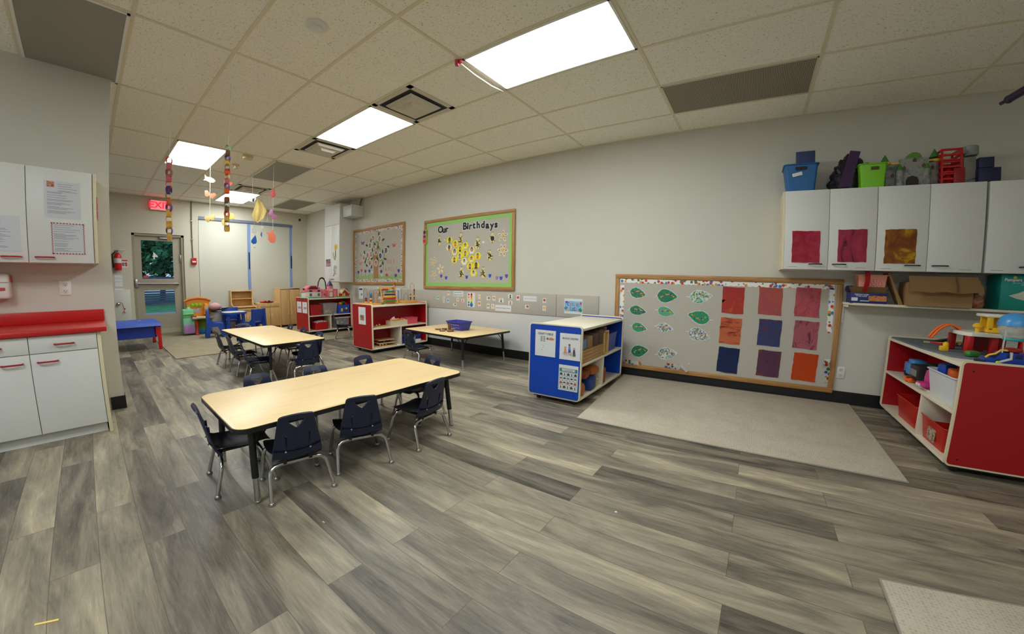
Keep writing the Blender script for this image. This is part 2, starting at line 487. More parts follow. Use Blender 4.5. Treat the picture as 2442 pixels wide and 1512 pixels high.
mb.b2((x0, gu[0], .05), (x1, gu[1], gd[2])); mb.b2((x0, gu[0], gd[3]), (x1, gu[1], gu[2])); mb.b2((x0, gu[0], gu[3]), (x1, gu[1], dz - .045))
mb.b2((x0, gu[0], gd[2]), (x1, gd[0], gd[3]))
mb.build('door_leaf', M_doorp, D)
for g in (gu, gd):
    mb = MB(); mb.b2((-.09, g[0], g[2]), (-.084, g[1], g[3])); mb.build('glass_pane', M_glass, D)
mb = MB(); mb.cone((-.02, .06, 1.10), (-.02, .80, 1.085), .022, seg=12); mb.cone((-.065, .80, 1.085), (-.02, .80, 1.085), .02)
pb = mb.build('push_bar', M_steel, D)
mb = MB(); mb.box((-.03, .05, 1.10), (.07, .06, .17), bevel=.012); mb.build('latch_case', M_steel, pb)
mb = MB(); mb.b2((-.065, .48, 2.02), (-.02, .66, 2.055), .005); mb.tube([(-.03, .64, 2.05), (.0, .78, 2.06)], .008); mb.build('door_closer', M_steel, D)
mb = MB(); mb.box((-.05, W - .06, 1.62), (.03, .035, .16), bevel=.004); mb.box((-.05, W - .06, .3), (.03, .035, .12), bevel=.004); mb.build('hinge', M_steel, D)
text('4', .19, FX @ Matrix.Diagonal((-1, 1, 1, 1)), (-.082, .40, 1.66), M_whitep, D, 'door_number', .004)
mb = MB(); mb.box((-.082, .225, 1.235), (.002, .085, .055)); mb.build('door_sticker', mat('red_sticker', (190, 70, 70), .5), D)
mb = MB(); mb.b2((-.064, .045, .05), (-.055, W - .05, .14)); mb.build('kick_strip', mat('threshold_paint', (178, 170, 146), .5), D)

# ------------------------------------------------------------------ window with roller blinds
M_alu = mat('daylit_blue_frame', (128, 158, 214), .4, var=.03)  # aluminium; the blue of daylight falling on it is put into the colour
Wn = bpy.data.objects.new('window_1', None); COL.objects.link(Wn); Wn.location = (XB, wy0, wz0); Wn['kind'] = 'structure'
ww, wh = wy1 - wy0, wz1 - wz0
mb = MB()
for y in (0, ww / 2 - .02, ww - .04): mb.b2((-.16, y, 0), (-.10, y + .04, wh))
mb.b2((-.16, 0, 0), (-.10, ww, .05)); mb.b2((-.16, 0, wh - .05), (-.10, ww, wh)); mb.build('window_frame', M_alu, Wn)
for y0 in (.04, ww / 2 + .02):
    mb = MB(); mb.b2((-.132, y0, .05), (-.126, y0 + ww / 2 - .06, wh - .05)); mb.build('glass_pane', M_glass, Wn)
mb = MB(); mb.b2((-.1, 0.0, wh - .06), (-.005, ww, wh)); mb.build('blind_head_rail', mat('slate_blue_rail', (112, 122, 146), .5), Wn)
mb = MB(); mb.b2((-.08, 1.06, 0), (-.03, 1.115, wh - .06)); mb.b2((-.08, ww - .055, 0), (-.03, ww, wh - .06)); mb.build('window_mullion', M_alu, Wn)
mb = MB(); mb.b2((-.027, 1.075, wh - 1.15), (-.02, 1.098, wh - .75)); mb.b2((-.027, ww - .035, wh - 1.12), (-.02, ww - .012, wh - .8)); mb.build('window_latch', M_black, Wn)
M_blind = mat('blind_fabric', (206, 206, 192), .85, var=.02, scale=150)
for y0, y1, lab in ((.015, 1.055, 'wide pale roller blind pulled down, left of the window mullion'), (1.12, ww - .06, 'pale roller blind pulled down, right of the window mullion')):
    t = thing('roller_blind', lab, 'blind', (XB - .045, wy0 + y0, wz1 - .05), 0, 'roller blinds')
    mb = MB(); mb.b2((-.003, 0, -wh + .10), (.003, y1 - y0, 0)); mb.build('blind_cloth', M_blind, t)
    mb = MB(); mb.b2((-.008, 0, -wh + .07), (.008, y1 - y0, -wh + .10), .003); mb.build('bottom_bar', M_whitep, t)

# ------------------------------------------------------------------ outdoors behind the door glass
def grass_mat():
    return art('lawn', [(46, 100, 66), (70, 140, 92), (90, 160, 110)], (3, 3, 3), 6, .9, .5)
mb = MB(); mb.b2((-45, -25, -.2), (-15.6, 25, -.02)); o = struct(mb, 'lawn', grass_mat())
mb = MB(); mb.b2((-15.6, -25, -.2), (XB - .2, 25, -.015)); struct(mb, 'path', mat('concrete', (150, 150, 160), .9, var=.08, scale=8))
mb = MB()
t = thing('slat_fence', 'grey horizontal slat fence across the lawn, seen through the exit door', 'fence', (-21, 0, -.02))
for k in range(12): mb.b2((-.015, -8, .05 + k * .115), (.015, 8, .14 + k * .115))
mb.build('slats', mat('fence_paint', (84, 92, 124), .8, var=.1), t)
for y in (-6, -3.6, -1.2, 1.2, 3.6, 6):
    mb = MB(); mb.b2((.015, y - .05, 0), (.08, y + .05, 1.5)); mb.build('fence_post', mat('fence_post_paint', (62, 70, 98), .8), t)
M_bark = mat('bark', (70, 62, 56), .9, var=.2)
M_leafs = [art('tree_leaves_%d' % i, c, (2, 2, 2), 4, .8) for i, c in enumerate(([(30, 84, 66), (64, 134, 92), (110, 172, 120)], [(24, 70, 60), (50, 112, 84), (86, 150, 110)], [(40, 100, 76), (80, 150, 110), (130, 186, 150)]))]
def tree(x, y, h, r, lab, mi, seed):
    t = thing('leafy_tree', lab, 'tree', (x, y, -.15), 0, 'trees behind the fence')
    q = random.Random(seed)
    mb = MB(); mb.tube([(0, 0, 0), (.05, .1, h * .3), (0, 0, h * .6), (.1, -.1, h * .85)], .1, 8, radii=[.16, .12, .09, .04])
    for k in range(6):
        a = q.uniform(0, 6.28); z = h * q.uniform(.35, .6)
        mb.tube([(0, 0, z), (.6 * math.cos(a), .6 * math.sin(a), z + .5), (1.2 * math.cos(a), 1.2 * math.sin(a), z + .8)], .04, 6)
    mb.build('trunk', M_bark, t)
    bm = bmesh.new()
    for k in range(3200):
        d = Vector((q.gauss(0, 1), q.gauss(0, 1), q.gauss(0, 1))).normalized() * (q.random() ** .4)
        cl = 1 + .35 * math.sin(d.x * 7 + seed) * math.sin(d.y * 6) * math.cos(d.z * 8)
        p = Vector((d.x * r * cl, d.y * r * cl, h * .62 + d.z * h * .42 * cl))
        n = Vector((q.gauss(0, 1), q.gauss(0, 1), q.gauss(0, 1) + .6)).normalized()
        a = n.orthogonal().normalized(); c = n.cross(a); s = q.uniform(.12, .24)
        try: bm.faces.new([bm.verts.new(p + s * a), bm.verts.new(p + .5 * s * c), bm.verts.new(p - s * a), bm.verts.new(p - .5 * s * c)])
        except ValueError: pass
    me = bpy.data.meshes.new('crown'); bm.to_mesh(me); bm.free(); me.materials.append(M_leafs[mi])
    o = bpy.data.objects.new('crown', me); COL.objects.link(o); o.parent = t
tree(-24.5, -2.2, 5.2, 2.0, 'bushy tree beyond the fence, at the left of the door glass', 0, 1)
tree(-25.5, .4, 5.6, 2.1, 'tall pale tree beyond the fence, in the middle of the door glass', 2, 2)
tree(-24.0, 2.9, 4.6, 1.8, 'lower tree beyond the fence, at the right of the door glass', 1, 3)
tree(-31, -4.5, 9.0, 3.4, 'big dark tree far back at the left behind the other trees', 1, 4)
tree(-31, 2.6, 8.5, 3.4, 'wide dark tree far back at the right behind the other trees', 1, 5)

# ------------------------------------------------------------------ world and render look
w = bpy.data.worlds.new('world'); scene.world = w; w.use_nodes = True
bg = w.node_tree.nodes['Background']
bg.inputs[0].default_value = (.62, .84, 1.0, 1); bg.inputs[1].default_value = 0.45
vs = scene.view_settings
vs.view_transform = 'Standard'; vs.look = 'None'; vs.exposure = 0.82; vs.gamma = 1.0
try: vs.use_curve_mapping = False
except Exception: pass
cy = scene.cycles
cy.max_bounces = 10; cy.diffuse_bounces = 6; cy.glossy_bounces = 4; cy.transparent_max_bounces = 12; cy.transmission_bounces = 6
cy.sample_clamp_indirect = 8.0; cy.use_denoising = True
cy.caustics_reflective = False; cy.caustics_refractive = False

# ------------------------------------------------------------------ ceiling fittings
X4, Y2 = 1.2192, .6096
E_light = emit('lit_diffuser', (246, 251, 250), 13.0)
M_lframe = mat('light_frame', (236, 236, 230), .4)
def panel(x0, y0, lab, lit):
    t = thing('ceiling_light', lab, 'ceiling light', (x0 + X4 / 2, y0 + Y2 / 2, H), 0, 'ceiling light panels')
    a, b_ = X4 / 2 - .012, Y2 / 2 - .012
    mb = MB()
    for lo, hi in (((-a, -b_), (a, -b_ + .018)), ((-a, b_ - .018), (a, b_)), ((-a, -b_), (-a + .018, b_)), ((a - .018, -b_), (a, b_))): mb.b2((lo[0], lo[1], -.012), (hi[0], hi[1], -.0005))
    mb.build('frame', M_lframe, t)
    mb = MB(); mb.b2((-a + .018, -b_ + .018, -.008), (a - .018, b_ - .018, -.001))
    mb.build('diffuser', E_light if lit else mat('unlit_diffuser', (150, 148, 138), .5, var=.03, scale=90), t)
panel(0, -Y2, 'large bright ceiling light panel nearest the board wall cabinets', True)
panel(-2 * X4, -Y2, 'bright ceiling light panel between two air diffusers, above the tables', True)
panel(-4 * X4, -3 * Y2, 'bright ceiling light panel beside the hanging paper chains', True)
panel(-6 * X4, -Y2, 'small bright ceiling light panel farthest back, above the blinds', True)
panel(-4 * X4, -Y2, 'unlit grey ceiling light panel in line with the lit panels', False)
panel(-2 * X4, -5 * Y2, 'unlit grey ceiling light panel above the kitchenette wall', False)
def diffuser(x0, y0, lab):
    t = thing('air_diffuser', lab, 'air vent', (x0 + Y2 / 2, y0 + Y2 / 2, H), 0, 'square air diffusers')
    mb = MB(); a = Y2 / 2 - .012
    for lo, hi in (((-a, -a), (a, -a + .05)), ((-a, a - .05), (a, a)), ((-a, -a), (-a + .05, a)), ((a - .05, -a), (a, a))): mb.b2((lo[0], lo[1], -.008), (hi[0], hi[1], -.0005))
    mb.build('frame', mat('vent_paint', (206, 200, 186), .5), t)
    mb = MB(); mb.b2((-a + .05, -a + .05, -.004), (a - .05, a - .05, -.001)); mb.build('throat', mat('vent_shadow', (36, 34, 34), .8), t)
    for s0, z in ((.195, -.032), (.112, -.058)):
        mb = MB(); p = s0 - .03
        # louvre: sloping square skirt closed by a flat plate
        A = [(-s0, -s0, z + .02), (s0, -s0, z + .02), (s0, s0, z + .02), (-s0, s0, z + .02)]
        B = [(-p, -p, z - .006), (p, -p, z - .006), (p, p, z - .006), (-p, p, z - .006)]
        bm = mb.bm; va = [bm.verts.new(q) for q in A]; vb = [bm.verts.new(q) for q in B]
        fs = [bm.faces.new((va[i], va[(i + 1) % 4], vb[(i + 1) % 4], vb[i])) for i in range(4)] + [bm.faces.new(vb), bm.faces.new(list(reversed(va)))]
        mb.build('louvre', mat('vent_paint', (206, 200, 186), .5), t)
diffuser(-X4, -Y2, 'square air diffuser beside the largest light panel')
diffuser(-2 * X4 - Y2, -Y2, 'square air diffuser just beyond the second bright light panel')
diffuser(-5 * X4 + Y2 / 2 - .3, -Y2, 'square air diffuser behind the hanging chain, before the farthest light')
def egg_mat():
    m, nt, b = new_mat('perforated_grille'); tc = nt.nodes.new('ShaderNodeTexCoord')
    br = nt.nodes.new('ShaderNodeTexBrick'); br.offset = 0; br.inputs['Scale'].default_value = 1
    br.inputs['Brick Width'].default_value = .0125; br.inputs['Row Height'].default_value = .0125; br.inputs['Mortar Size'].default_value = .0022
    br.inputs['Color1'].default_value = lin((74, 70, 60)); br.inputs['Color2'].default_value = lin((84, 80, 68)); br.inputs['Mortar'].default_value = lin((176, 168, 150))
    nt.links.new(tc.outputs['Object'], br.inputs['Vector']); nt.links.new(br.outputs['Color'], b.inputs['Base Color']); b.inputs['Roughness'].default_value = .7
    return m
M_egg = egg_mat()
for x0, y0, lab in ((X4, Y2, 'large perforated return air grille beside the big light panel'), (-6 * X4, Y2, 'small perforated return air grille near the corner of the far wall')):
    t = thing('return_air_grille', lab, 'air vent', (x0 + X4 / 2, y0 + Y2 / 2, H), 0, 'perforated air grilles'); a, b_ = X4 / 2 - .012, Y2 / 2 - .012
    mb = MB(); mb.b2((-a + .012, -b_ + .012, -.005), (a - .012, b_ - .012, -.0005)); mb.build('mesh_panel', M_egg, t)
    mb = MB()
    for lo, hi in (((-a, -b_), (a, -b_ + .012)), ((-a, b_ - .012), (a, b_)), ((-a, -b_), (-a + .012, b_)), ((a - .012, -b_), (a, b_))): mb.b2((lo[0], lo[1], -.009), (hi[0], hi[1], -.0005))
    mb.build('frame', mat('vent_paint', (206, 200, 186), .5), t)
t = thing('smoke_detector', 'round white smoke detector alone on a ceiling tile', 'smoke detector', (-.48, -1.53, H), 0)
mb = MB(); mb.lathe([(.075, 0), (.075, -.012), (.068, -.018), (.04, -.022)], seg=28); mb.build('base', M_whitep, t)
mb = MB(); mb.lathe([(.045, -.02), (.045, -.036), (.03, -.044), (.012, -.046)], seg=24); mb.build('sensor', M_whitep, t)
t = thing('smoke_detector', 'cream smoke detector beside the light panel with the paper chains', 'smoke detector', (-3.72, -.97, H), 0)
mb = MB(); mb.lathe([(.07, 0), (.07, -.03), (.062, -.034)], seg=24); mb.build('base', mat('cream_plastic', (220, 200, 150), .5), t)
mb = MB(); mb.lathe([(.066, -.036), (.06, -.055), (.03, -.06)], seg=24); mb.build('sensor', mat('cream_plastic', (220, 200, 150), .5), t)
t = thing('sprinkler_head', 'small cream sprinkler head on the ceiling behind the smoke detector', 'sprinkler', (-4.3, -.97, H), 0)
mb = MB(); mb.lathe([(.05, 0), (.05, -.012), (.02, -.018)], seg=18); mb.build('escutcheon', mat('cream_plastic', (220, 200, 150), .5), t)
mb = MB(); mb.lathe([(.018, -.015), (.018, -.05), (.035, -.055), (.035, -.06)], seg=14); mb.build('deflector', mat('cream_plastic', (220, 200, 150), .5), t)
# unseen lit panels, added behind the camera to brighten the room
panel(0, -7 * Y2, 'added fill light panel in the ceiling over the kitchenette end of the room', True)
panel(2 * X4, -6 * Y2, 'added fill light panel in the ceiling over the near end of the room', True)

# ------------------------------------------------------------------ rugs
M_rug = carpet_mat('grey_ribbed_carpet', (188, 177, 157), (122, 112, 96), 72)
M_rug2 = carpet_mat('beige_carpet', (172, 158, 126), (120, 108, 84), 110)
def rug(pts, m, lab, edge):
    t = thing('rug', lab, 'rug', (pts[0][0], pts[0][1], 0), 0, 'carpet rugs')
    P = [(p[0] - pts[0][0], p[1] - pts[0][1]) for p in pts]
    mb = MB(); mb.prism(P, Matrix.Translation((0, 0, .001)), .008, .003); mb.build('carpet', m, t)
    mb = MB(); mb.tube([(p[0], p[1], .005) for p in P], .006, 6, closed=True); mb.build('bound_edge', edge, t)
rug([(.735, .045), (2.945, .045), (2.975, 1.69), (.60, 1.69)], M_rug, 'grey ribbed rug on the floor under the board of leaves and paintings', mat('rug_binding', (150, 142, 128), .9))
rug([(2.535, -1.60), (2.548, -.965), (3.25, -.87), (3.25, -1.6)], M_rug, 'corner of a grey ribbed rug at the near right edge of the floor', mat('rug_binding', (150, 142, 128), .9))
rug([(-7.70, -1.79), (-4.60, -1.79), (-4.60, 1.68), (-7.70, 1.68)], M_rug2, 'large beige carpet in the play area before the exit door', mat('rug_binding2', (132, 122, 100), .9))

# ------------------------------------------------------------------ tables
M_table = art('maple_laminate', [(236, 202, 142), (243, 214, 160), (228, 190, 128)], (14, 1.6, 10), 5, .38, .9, .5)
def table(lab, x0, x1, y0, y1, h, rz=0.0, rad=.07):
    t = thing('activity_table', lab, 'table', ((x0 + x1) / 2, (y0 + y1) / 2, 0), rz, 'low activity tables')
    w, d = x1 - x0, y1 - y0
    mb = MB(); mb.prism(rrect(w, d, rad, 8), Matrix.Translation((0, 0, h - .026)), .024, .002); mb.build('edge_band', M_blackp, t)
    mb = MB(); mb.prism(rrect(w - .008, d - .008, rad - .004, 8), Matrix.Translation((0, 0, h - .004)), .004, .0015); mb.build('tabletop', M_table, t)
    for sx in (1, -1):
        for sy in (1, -1):
            x, y = sx * (w / 2 - .10), sy * (d / 2 - .10); fx, fy = sx * (w / 2 - .075), sy * (d / 2 - .075)
            k = lambda z: (x + (fx - x) * (h - z) / h, y + (fy - y) * (h - z) / h, z)
            mb = MB(); mb.cone(k(h - .026), k(.135), .0175, seg=14); mb.box((x, y, h - .03), (.09, .09, .006)); lg = mb.build('leg', M_blackp, t)
            mb = MB(); mb.cone(k(.14), k(.012), .0145, seg=14); mb.ball(k(.008), .016, (1, 1, .6)); mb.build('leg_insert', M_chrome, lg)
            mb = MB()
            for (bx, by) in ((-sx * .10, 0), (0, -sy * .10)): mb.cone((x + bx, y + by, h - .028), k(h - .14), .005, seg=6)
            mb.build('brace', M_blackp, lg)
    return t
table('long maple-topped low table nearest, set with eight blue chairs', -.69, .085, -2.185, -.60, .43)
table('long maple-topped low table farther back, before the play area', -4.12, -2.24, -1.27, -.53, .43)
table('maple-topped low table against the board wall with a purple basket on it', -2.235, -1.015, .64, 1.60, .43, R(-3))

# ------------------------------------------------------------------ chairs (origin between the four feet, facing +x)
def chair_shell():
    t = thing('school_chair', 'x', 'chair', (0, 0, 0), 0, 'low blue school chairs')
    del LABELS['x']
    # seat: dished plastic with raised sides
    def seat(a, b):
        x = -.145 + a * .305; v = b * 2 - 1
        hw = .119 + .018 * math.sin(a * PI * .9)
        if a > .85: hw -= (a - .85) * .12
        z = .243 + .018 * v * v * (1 - .5 * a) - .012 * math.sin(PI * a) - (.022 * ((a - .8) / .2) ** 2 if a > .8 else 0) + (.02 * ((.15 - a) / .15) ** 2 if a < .15 else 0)
        return Vector((x, v * hw, z))
    mb = MB(); mb.grid(seat, 14, 10, .008); mb.build('seat', M_navy, t)
    # back: flared panel with grip hole and two slots, cut in outline
    def outline():
        pts = []
        H0, H1 = .215, .468
        prof = [(.126, .215), (.124, .25), (.117, .30), (.105, .36), (.094, .42), (.089, .447)]
        for w, z in prof: pts.append((w, z))
        for k in range(1, 6):
            a = R(90 * k / 6); pts.append((.069 + .020 * math.cos(a), .448 + .020 * math.sin(a)))
        for k in range(7):
            pts.append((.063 - .021 * k, .4685 + .006 * math.sin(PI * (k + .5) / 7)))
        for k in range(1, 6):
            a = R(90 + 90 * k / 6); pts.append((-.069 + .020 * math.cos(a), .448 + .020 * math.sin(a)))
        for w, z in reversed(prof): pts.append((-w, z))
        pts += [(-.09, .205), (0, .20), (.09, .205)]
        return pts
    holes = [[(-.046, .442), (.046, .442), (.038, .428), (.012, .402), (0, .397), (-.012, .402), (-.038, .428)]]
    for s in (1, -1):
        holes.append([(s * .058 + .006 * math.cos(2 * PI * k / 10), .315 + (.036 if math.sin(2 * PI * k / 10) > 0 else -.036) + .006 * math.sin(2 * PI * k / 10)) for k in range(10)])
    bm = bmesh.new(); es = []
    for loop in [outline()] + holes:
        vs = [bm.verts.new((0, p[0], p[1])) for p in loop]
        es += [bm.edges.new((vs[i], vs[(i + 1) % len(vs)])) for i in range(len(vs))]
    bmesh.ops.triangle_fill(bm, use_beauty=True, use_dissolve=False, edges=es)
    bmesh.ops.subdivide_edges(bm, edges=[e for e in bm.edges if e.calc_length() > .05], cuts=2)
    bmesh.ops.triangulate(bm, faces=bm.faces[:])
    for v in bm.verts:
        y, z = v.co.y, v.co.z
        k = (z - .20) / .27
        x = -.118 - .062 * k + .7 * y * y + (.030 * max(0, 1 - (z - .2) / .05) ** 2) - (.010 * max(0, (z - .44) / .03))
        v.co.x = x
    for f_ in bm.faces: f_.smooth = True
    bmesh.ops.recalc_face_normals(bm, faces=bm.faces[:])
    bmesh.ops.solidify(bm, geom=bm.faces[:], thickness=.009)
    mb = MB(); mb.bm.free(); mb.bm = bm
    for s in (1, -1): mb.box((-.138, s * .062, .315), (.012, .018, .09), bevel=.004)
    bk = mb.build('backrest', M_navy, t, sharp=50)
    mb = MB()
    for s in (1, -1):
        for z in (.265, .362): mb.ball((-.148 - .0 * z, s * .062, z), .006, (.6, 1, 1), 8)
    mb.build('bolt', M_steel, bk)
    for s in (1, -1):
        # front leg and rear leg: bent chrome tubes; each pair carries a cross tube
        fl = [(.085, 0, .222), (.085, s * .07, .222), (.088, s * .105, .218), (.095, s * .128, .203), (.104, s * .138, .178), (.15, s * .158, .014)]
        rl = [(-.10, 0, .186), (-.10, s * .085, .186), (-.102, s * .12, .180), (-.108, s * .142, .160), (-.113, s * .148, .138), (-.15, s * .162, .014)]
        for P in (fl, rl):
            mb = MB(); mb.tube(P, .0105, 10); lg = mb.build('leg', M_chrome, t)
            mb = MB(); mb.lathe([(.010, 0), (.016, .001), (.017, .006), (.012, .016), (.009, .018)], (P[-1][0], P[-1][1], 0), 12); mb.build('foot_glide', M_steel, lg)
    mb = MB()
    for s in (1, -1): mb.cone((-.10, s * .066, .186), (-.10, s * .066, .215), .014, .01, 10); mb.box((-.012, s * .068, .216), (.20, .020, .014), bevel=.004)
    mb.build('seat_bracket', M_blackp, t)
    return t
ch0 = chair_shell()
near = [(-.027, -1.884, 170, 'navy chair closest to us, its back turned, on the near long side of the front table'),
        (-.033, -1.47, 161, 'navy chair in the middle of the near long side of the front table'),
        (0, -.997, 185, 'navy chair turned aside, last on the near long side of the front table'),
        (-.325, -2.085, 84, 'navy chair at the left end of the front table'),
        (-.64, -1.79, 2, 'navy chair across the front table, its back top closest to the left end'),
        (-.57, -1.39, -2, 'navy chair across the front table, middle of its far side'),
        (-.645, -.90, 4, 'navy chair across the front table, last of its far side'),
        (-.38, -.67, 268, 'navy chair at the far end of the front table, facing us'),
        (-3.62, -1.26, 92, 'navy chair at the back table, farthest of the three on its open side'),
        (-3.02, -1.26, 90, 'navy chair at the back table, middle of the three on its open side'),
        (-2.48, -1.26, 80, 'navy chair at the back table, nearest of the three on its open side'),
        (-2.13, -.88, 176, 'navy chair at the near end of the back table, its back towards us'),
        (-3.62, -.60, 268, 'navy chair across the back table, farthest of three by the shelf'),
        (-3.07, -.63, 270, 'navy chair across the back table, middle of three by the shelf'),
        (-2.52, -.66, 272, 'navy chair across the back table, nearest of three by the shelf'),
        (-4.18, -.88, 2, 'navy chair at the far end of the back table, facing us'),
        (-1.80, .56, 88, 'navy chair at the table with the purple basket'),
        (-4.62, 1.02, 60, 'navy chair hidden behind the middle red shelf, only a chrome leg showing')]
for i, (x, y, a, lab) in enumerate(near):
    if i == 0:
        ch0.location = (x, y, 0); ch0.rotation_euler[2] = R(a); ch0['label'] = lab; LABELS[lab] = [ch0]
    else: dup(ch0, (x, y, 0), R(a), lab)

# ------------------------------------------------------------------ storage shelves (opening +x locally, length along y)
def shelf_unit(lab, loc, rz, L, D, Hh, lam, mid=.39, split=.5, grp='open shelf units on casters'):
    t = thing('shelf_unit', lab, 'shelf unit', loc, rz, grp)
    z0 = .055
    F = Matrix(((1, 0, 0, 0), (0, 0, -1, 0), (0, 1, 0, 0), (0, 0, 0, 1)))
    for s in (-1, 1):
        y = s * (L / 2 - .011)
        mb = MB(); mb.prism(rrect(D, Hh - z0, .03, 6, 0, (Hh + z0) / 2), at(0, y + .011, 0, F), .022, .002); ep = mb.build('end_panel', M_cream, t)
        for q in (-1, 1):
            mb = MB(); mb.prism(rrect(D - .022, Hh - z0 - .022, .022, 6, 0, (Hh + z0) / 2), at(0, y + q * .0115 + .0006, 0, F), .0012); mb.build('laminate_face', lam, ep)
    a = L / 2 - .022
    mb = MB(); mb.b2((-D / 2 + .005, -a, Hh - .045), (D / 2 - .006, a, Hh - .022), .002); mb.build('top_board', M_cream2, t)
    mb = MB(); mb.b2((-.02, -a, mid - .02), (D / 2 - .006, a, mid), .002); mb.build('shelf_board', M_cream2, t)
    mb = MB(); mb.b2((-D / 2 + .005, -a, z0 + .005), (D / 2 - .006, a, z0 + .025), .002); mb.build('bottom_board', M_cream2, t)
    mb = MB(); mb.b2((-.04, -a, z0 + .025), (-.022, a, Hh - .045)); mb.build('back_panel', lam, t)
    yd = -L / 2 + L * split
    mb = MB(); mb.b2((-.02, yd - .01, z0 + .025), (D / 2 - .008, yd + .01, mid - .02), .002); mb.build('divider', M_cream2, t)
    mb = MB(); mb.b2((-D / 2 + .04, -a + .02, .03), (D / 2 - .05, a - .02, z0 + .004)); mb.build('base_plinth', M_black, t)
    for sx in (-1, 1):
        for sy in (-1, 1):
            mb = MB(); mb.cone((sx * (D / 2 - .08) - .012, sy * (L / 2 - .07), .024), (sx * (D / 2 - .08) + .012, sy * (L / 2 - .07), .024), .024, seg=14); mb.build('caster', M_blackp, t)
    mb = MB()
    for s in (-1, 1):
        for x in (-D / 2 + .07, D / 2 - .06):
            for z in (z0 + .05, Hh - .06): mb.ball((x, s * (L / 2 + .0014), z), .006, (1, .3, 1), 8)
    mb.build('screw', M_blackp, t)
    return t
M_cream2 = mat('ivory_laminate', (226, 218, 196), .4, var=.03, scale=60)
shelf_unit('blue-ended open shelf of blocks standing between the table and the grey rug', (.375, .86, 0), 0, 1.16, .54, .735, M_bluelam)
shelf_unit('red-ended open shelf in the middle with abacus and bead mazes on top', (-3.11, 1.08, 0), 0, 1.13, .57, .755, M_redlam)
shelf_unit('red-ended open shelf farthest back with toy castle and dollhouse on top', (-5.74, 1.19, .009), 0, 1.02, .62, .765, M_redlam)
shelf_unit('red-ended open shelf at the right edge with the toy garage on top', (3.495, .965, 0), PI, 1.31, .58, .725, M_redlam, mid=.40, split=.62)

# ------------------------------------------------------------------ kitchenette on the left partition
def handle(mb, F, pos, L=.1, r=.006, out=.028):
    q = [(-L / 2, 0, .001), (-L / 2, 0, out * .7), (-L / 2 + .012, 0, out), (L / 2 - .012, 0, out), (L / 2, 0, out * .7), (L / 2, 0, .001)]
    M = at(*pos, F); mb.tube([M @ Vector(p) for p in q], r, 8)
zt = .80
for j, (y1, lab) in enumerate(((-2.612, 'white base cabinet with red handles, at the open end of the red counter'), (-3.36, 'white base cabinet with red handles under the red counter, cut by the frame edge'))):
    t = thing('base_cabinet', lab, 'cabinet', (XP, y1, 0), 0, 'white kitchenette cabinets')
    mb = MB(); mb.b2((.003, -.745, .075), (.61, -.022, zt - .035)); mb.b2((.003, -.745, 0), (.575, -.03, .075)); mb.build('cabinet_body', M_white, t)
    mb = MB(); mb.b2((.003, -.022, 0), (.625, 0, zt - .035), .002); mb.build('side_panel', M_cream, t)
    for k in range(2):
        a, b_ = -.022 - (k + 1) * .361, -.022 - k * .361 - .004
        mb = MB(); mb.b2((.611, a, .645), (.629, b_, zt - .04), .0015); d = mb.build('drawer', M_white, t)
        mb = MB(); handle(mb, FX, (.629, (a + b_) / 2, .70)); mb.build('handle', M_redh, d)
        mb = MB(); mb.b2((.611, a, .082), (.629, b_, .640), .0015); d = mb.build('door', M_white, t)
        mb = MB(); handle(mb, FX, (.629, (a + .085) if k == 0 else (b_ - .085), .585)); mb.build('handle', M_redh, d)
t = thing('countertop', 'bright red laminate countertop with backsplash along the left wall', 'countertop', (XP, -2.575, 0))
mb = MB(); mb.b2((.003, -1.6, zt - .035), (.655, 0, zt), .006); mb.build('worktop', mat('red_counter', (190, 30, 30), .35, var=.05, scale=180), t)
mb = MB(); mb.b2((.002, -1.6, zt), (.022, 0, zt + .095), .004); mb.build('backsplash', mat('red_counter', (190, 30, 30), .35), t)
for j, (y1, lab) in enumerate(((-2.588, 'white wall cabinet with two laminated notices on its door'), (-3.36, 'white wall cabinet above the soap dispenser, cut by the frame edge'))):
    t = thing('wall_cabinet', lab, 'cabinet', (XP, y1, 1.272), 0, 'white kitchenette cabinets')
    mb = MB(); mb.b2((.003, -.765, 0), (.262, -.02, .70)); mb.build('cabinet_body', M_white, t)
    mb = MB(); mb.b2((.003, -.02, -.001), (.282, 0, .702), .002); mb.build('side_panel', M_cream, t)
    for k in range(2):
        a, b_ = -.022 - (k + 1) * .372, -.022 - k * .372 - .004
        mb = MB(); mb.b2((.262, a, 0), (.281, b_, .70), .0015); d = mb.build('door', M_white, t)
        mb = MB(); handle(mb, FX, (.281, (a + .085) if k == 0 else (b_ - .085), .04)); mb.build('handle', M_redh, d)
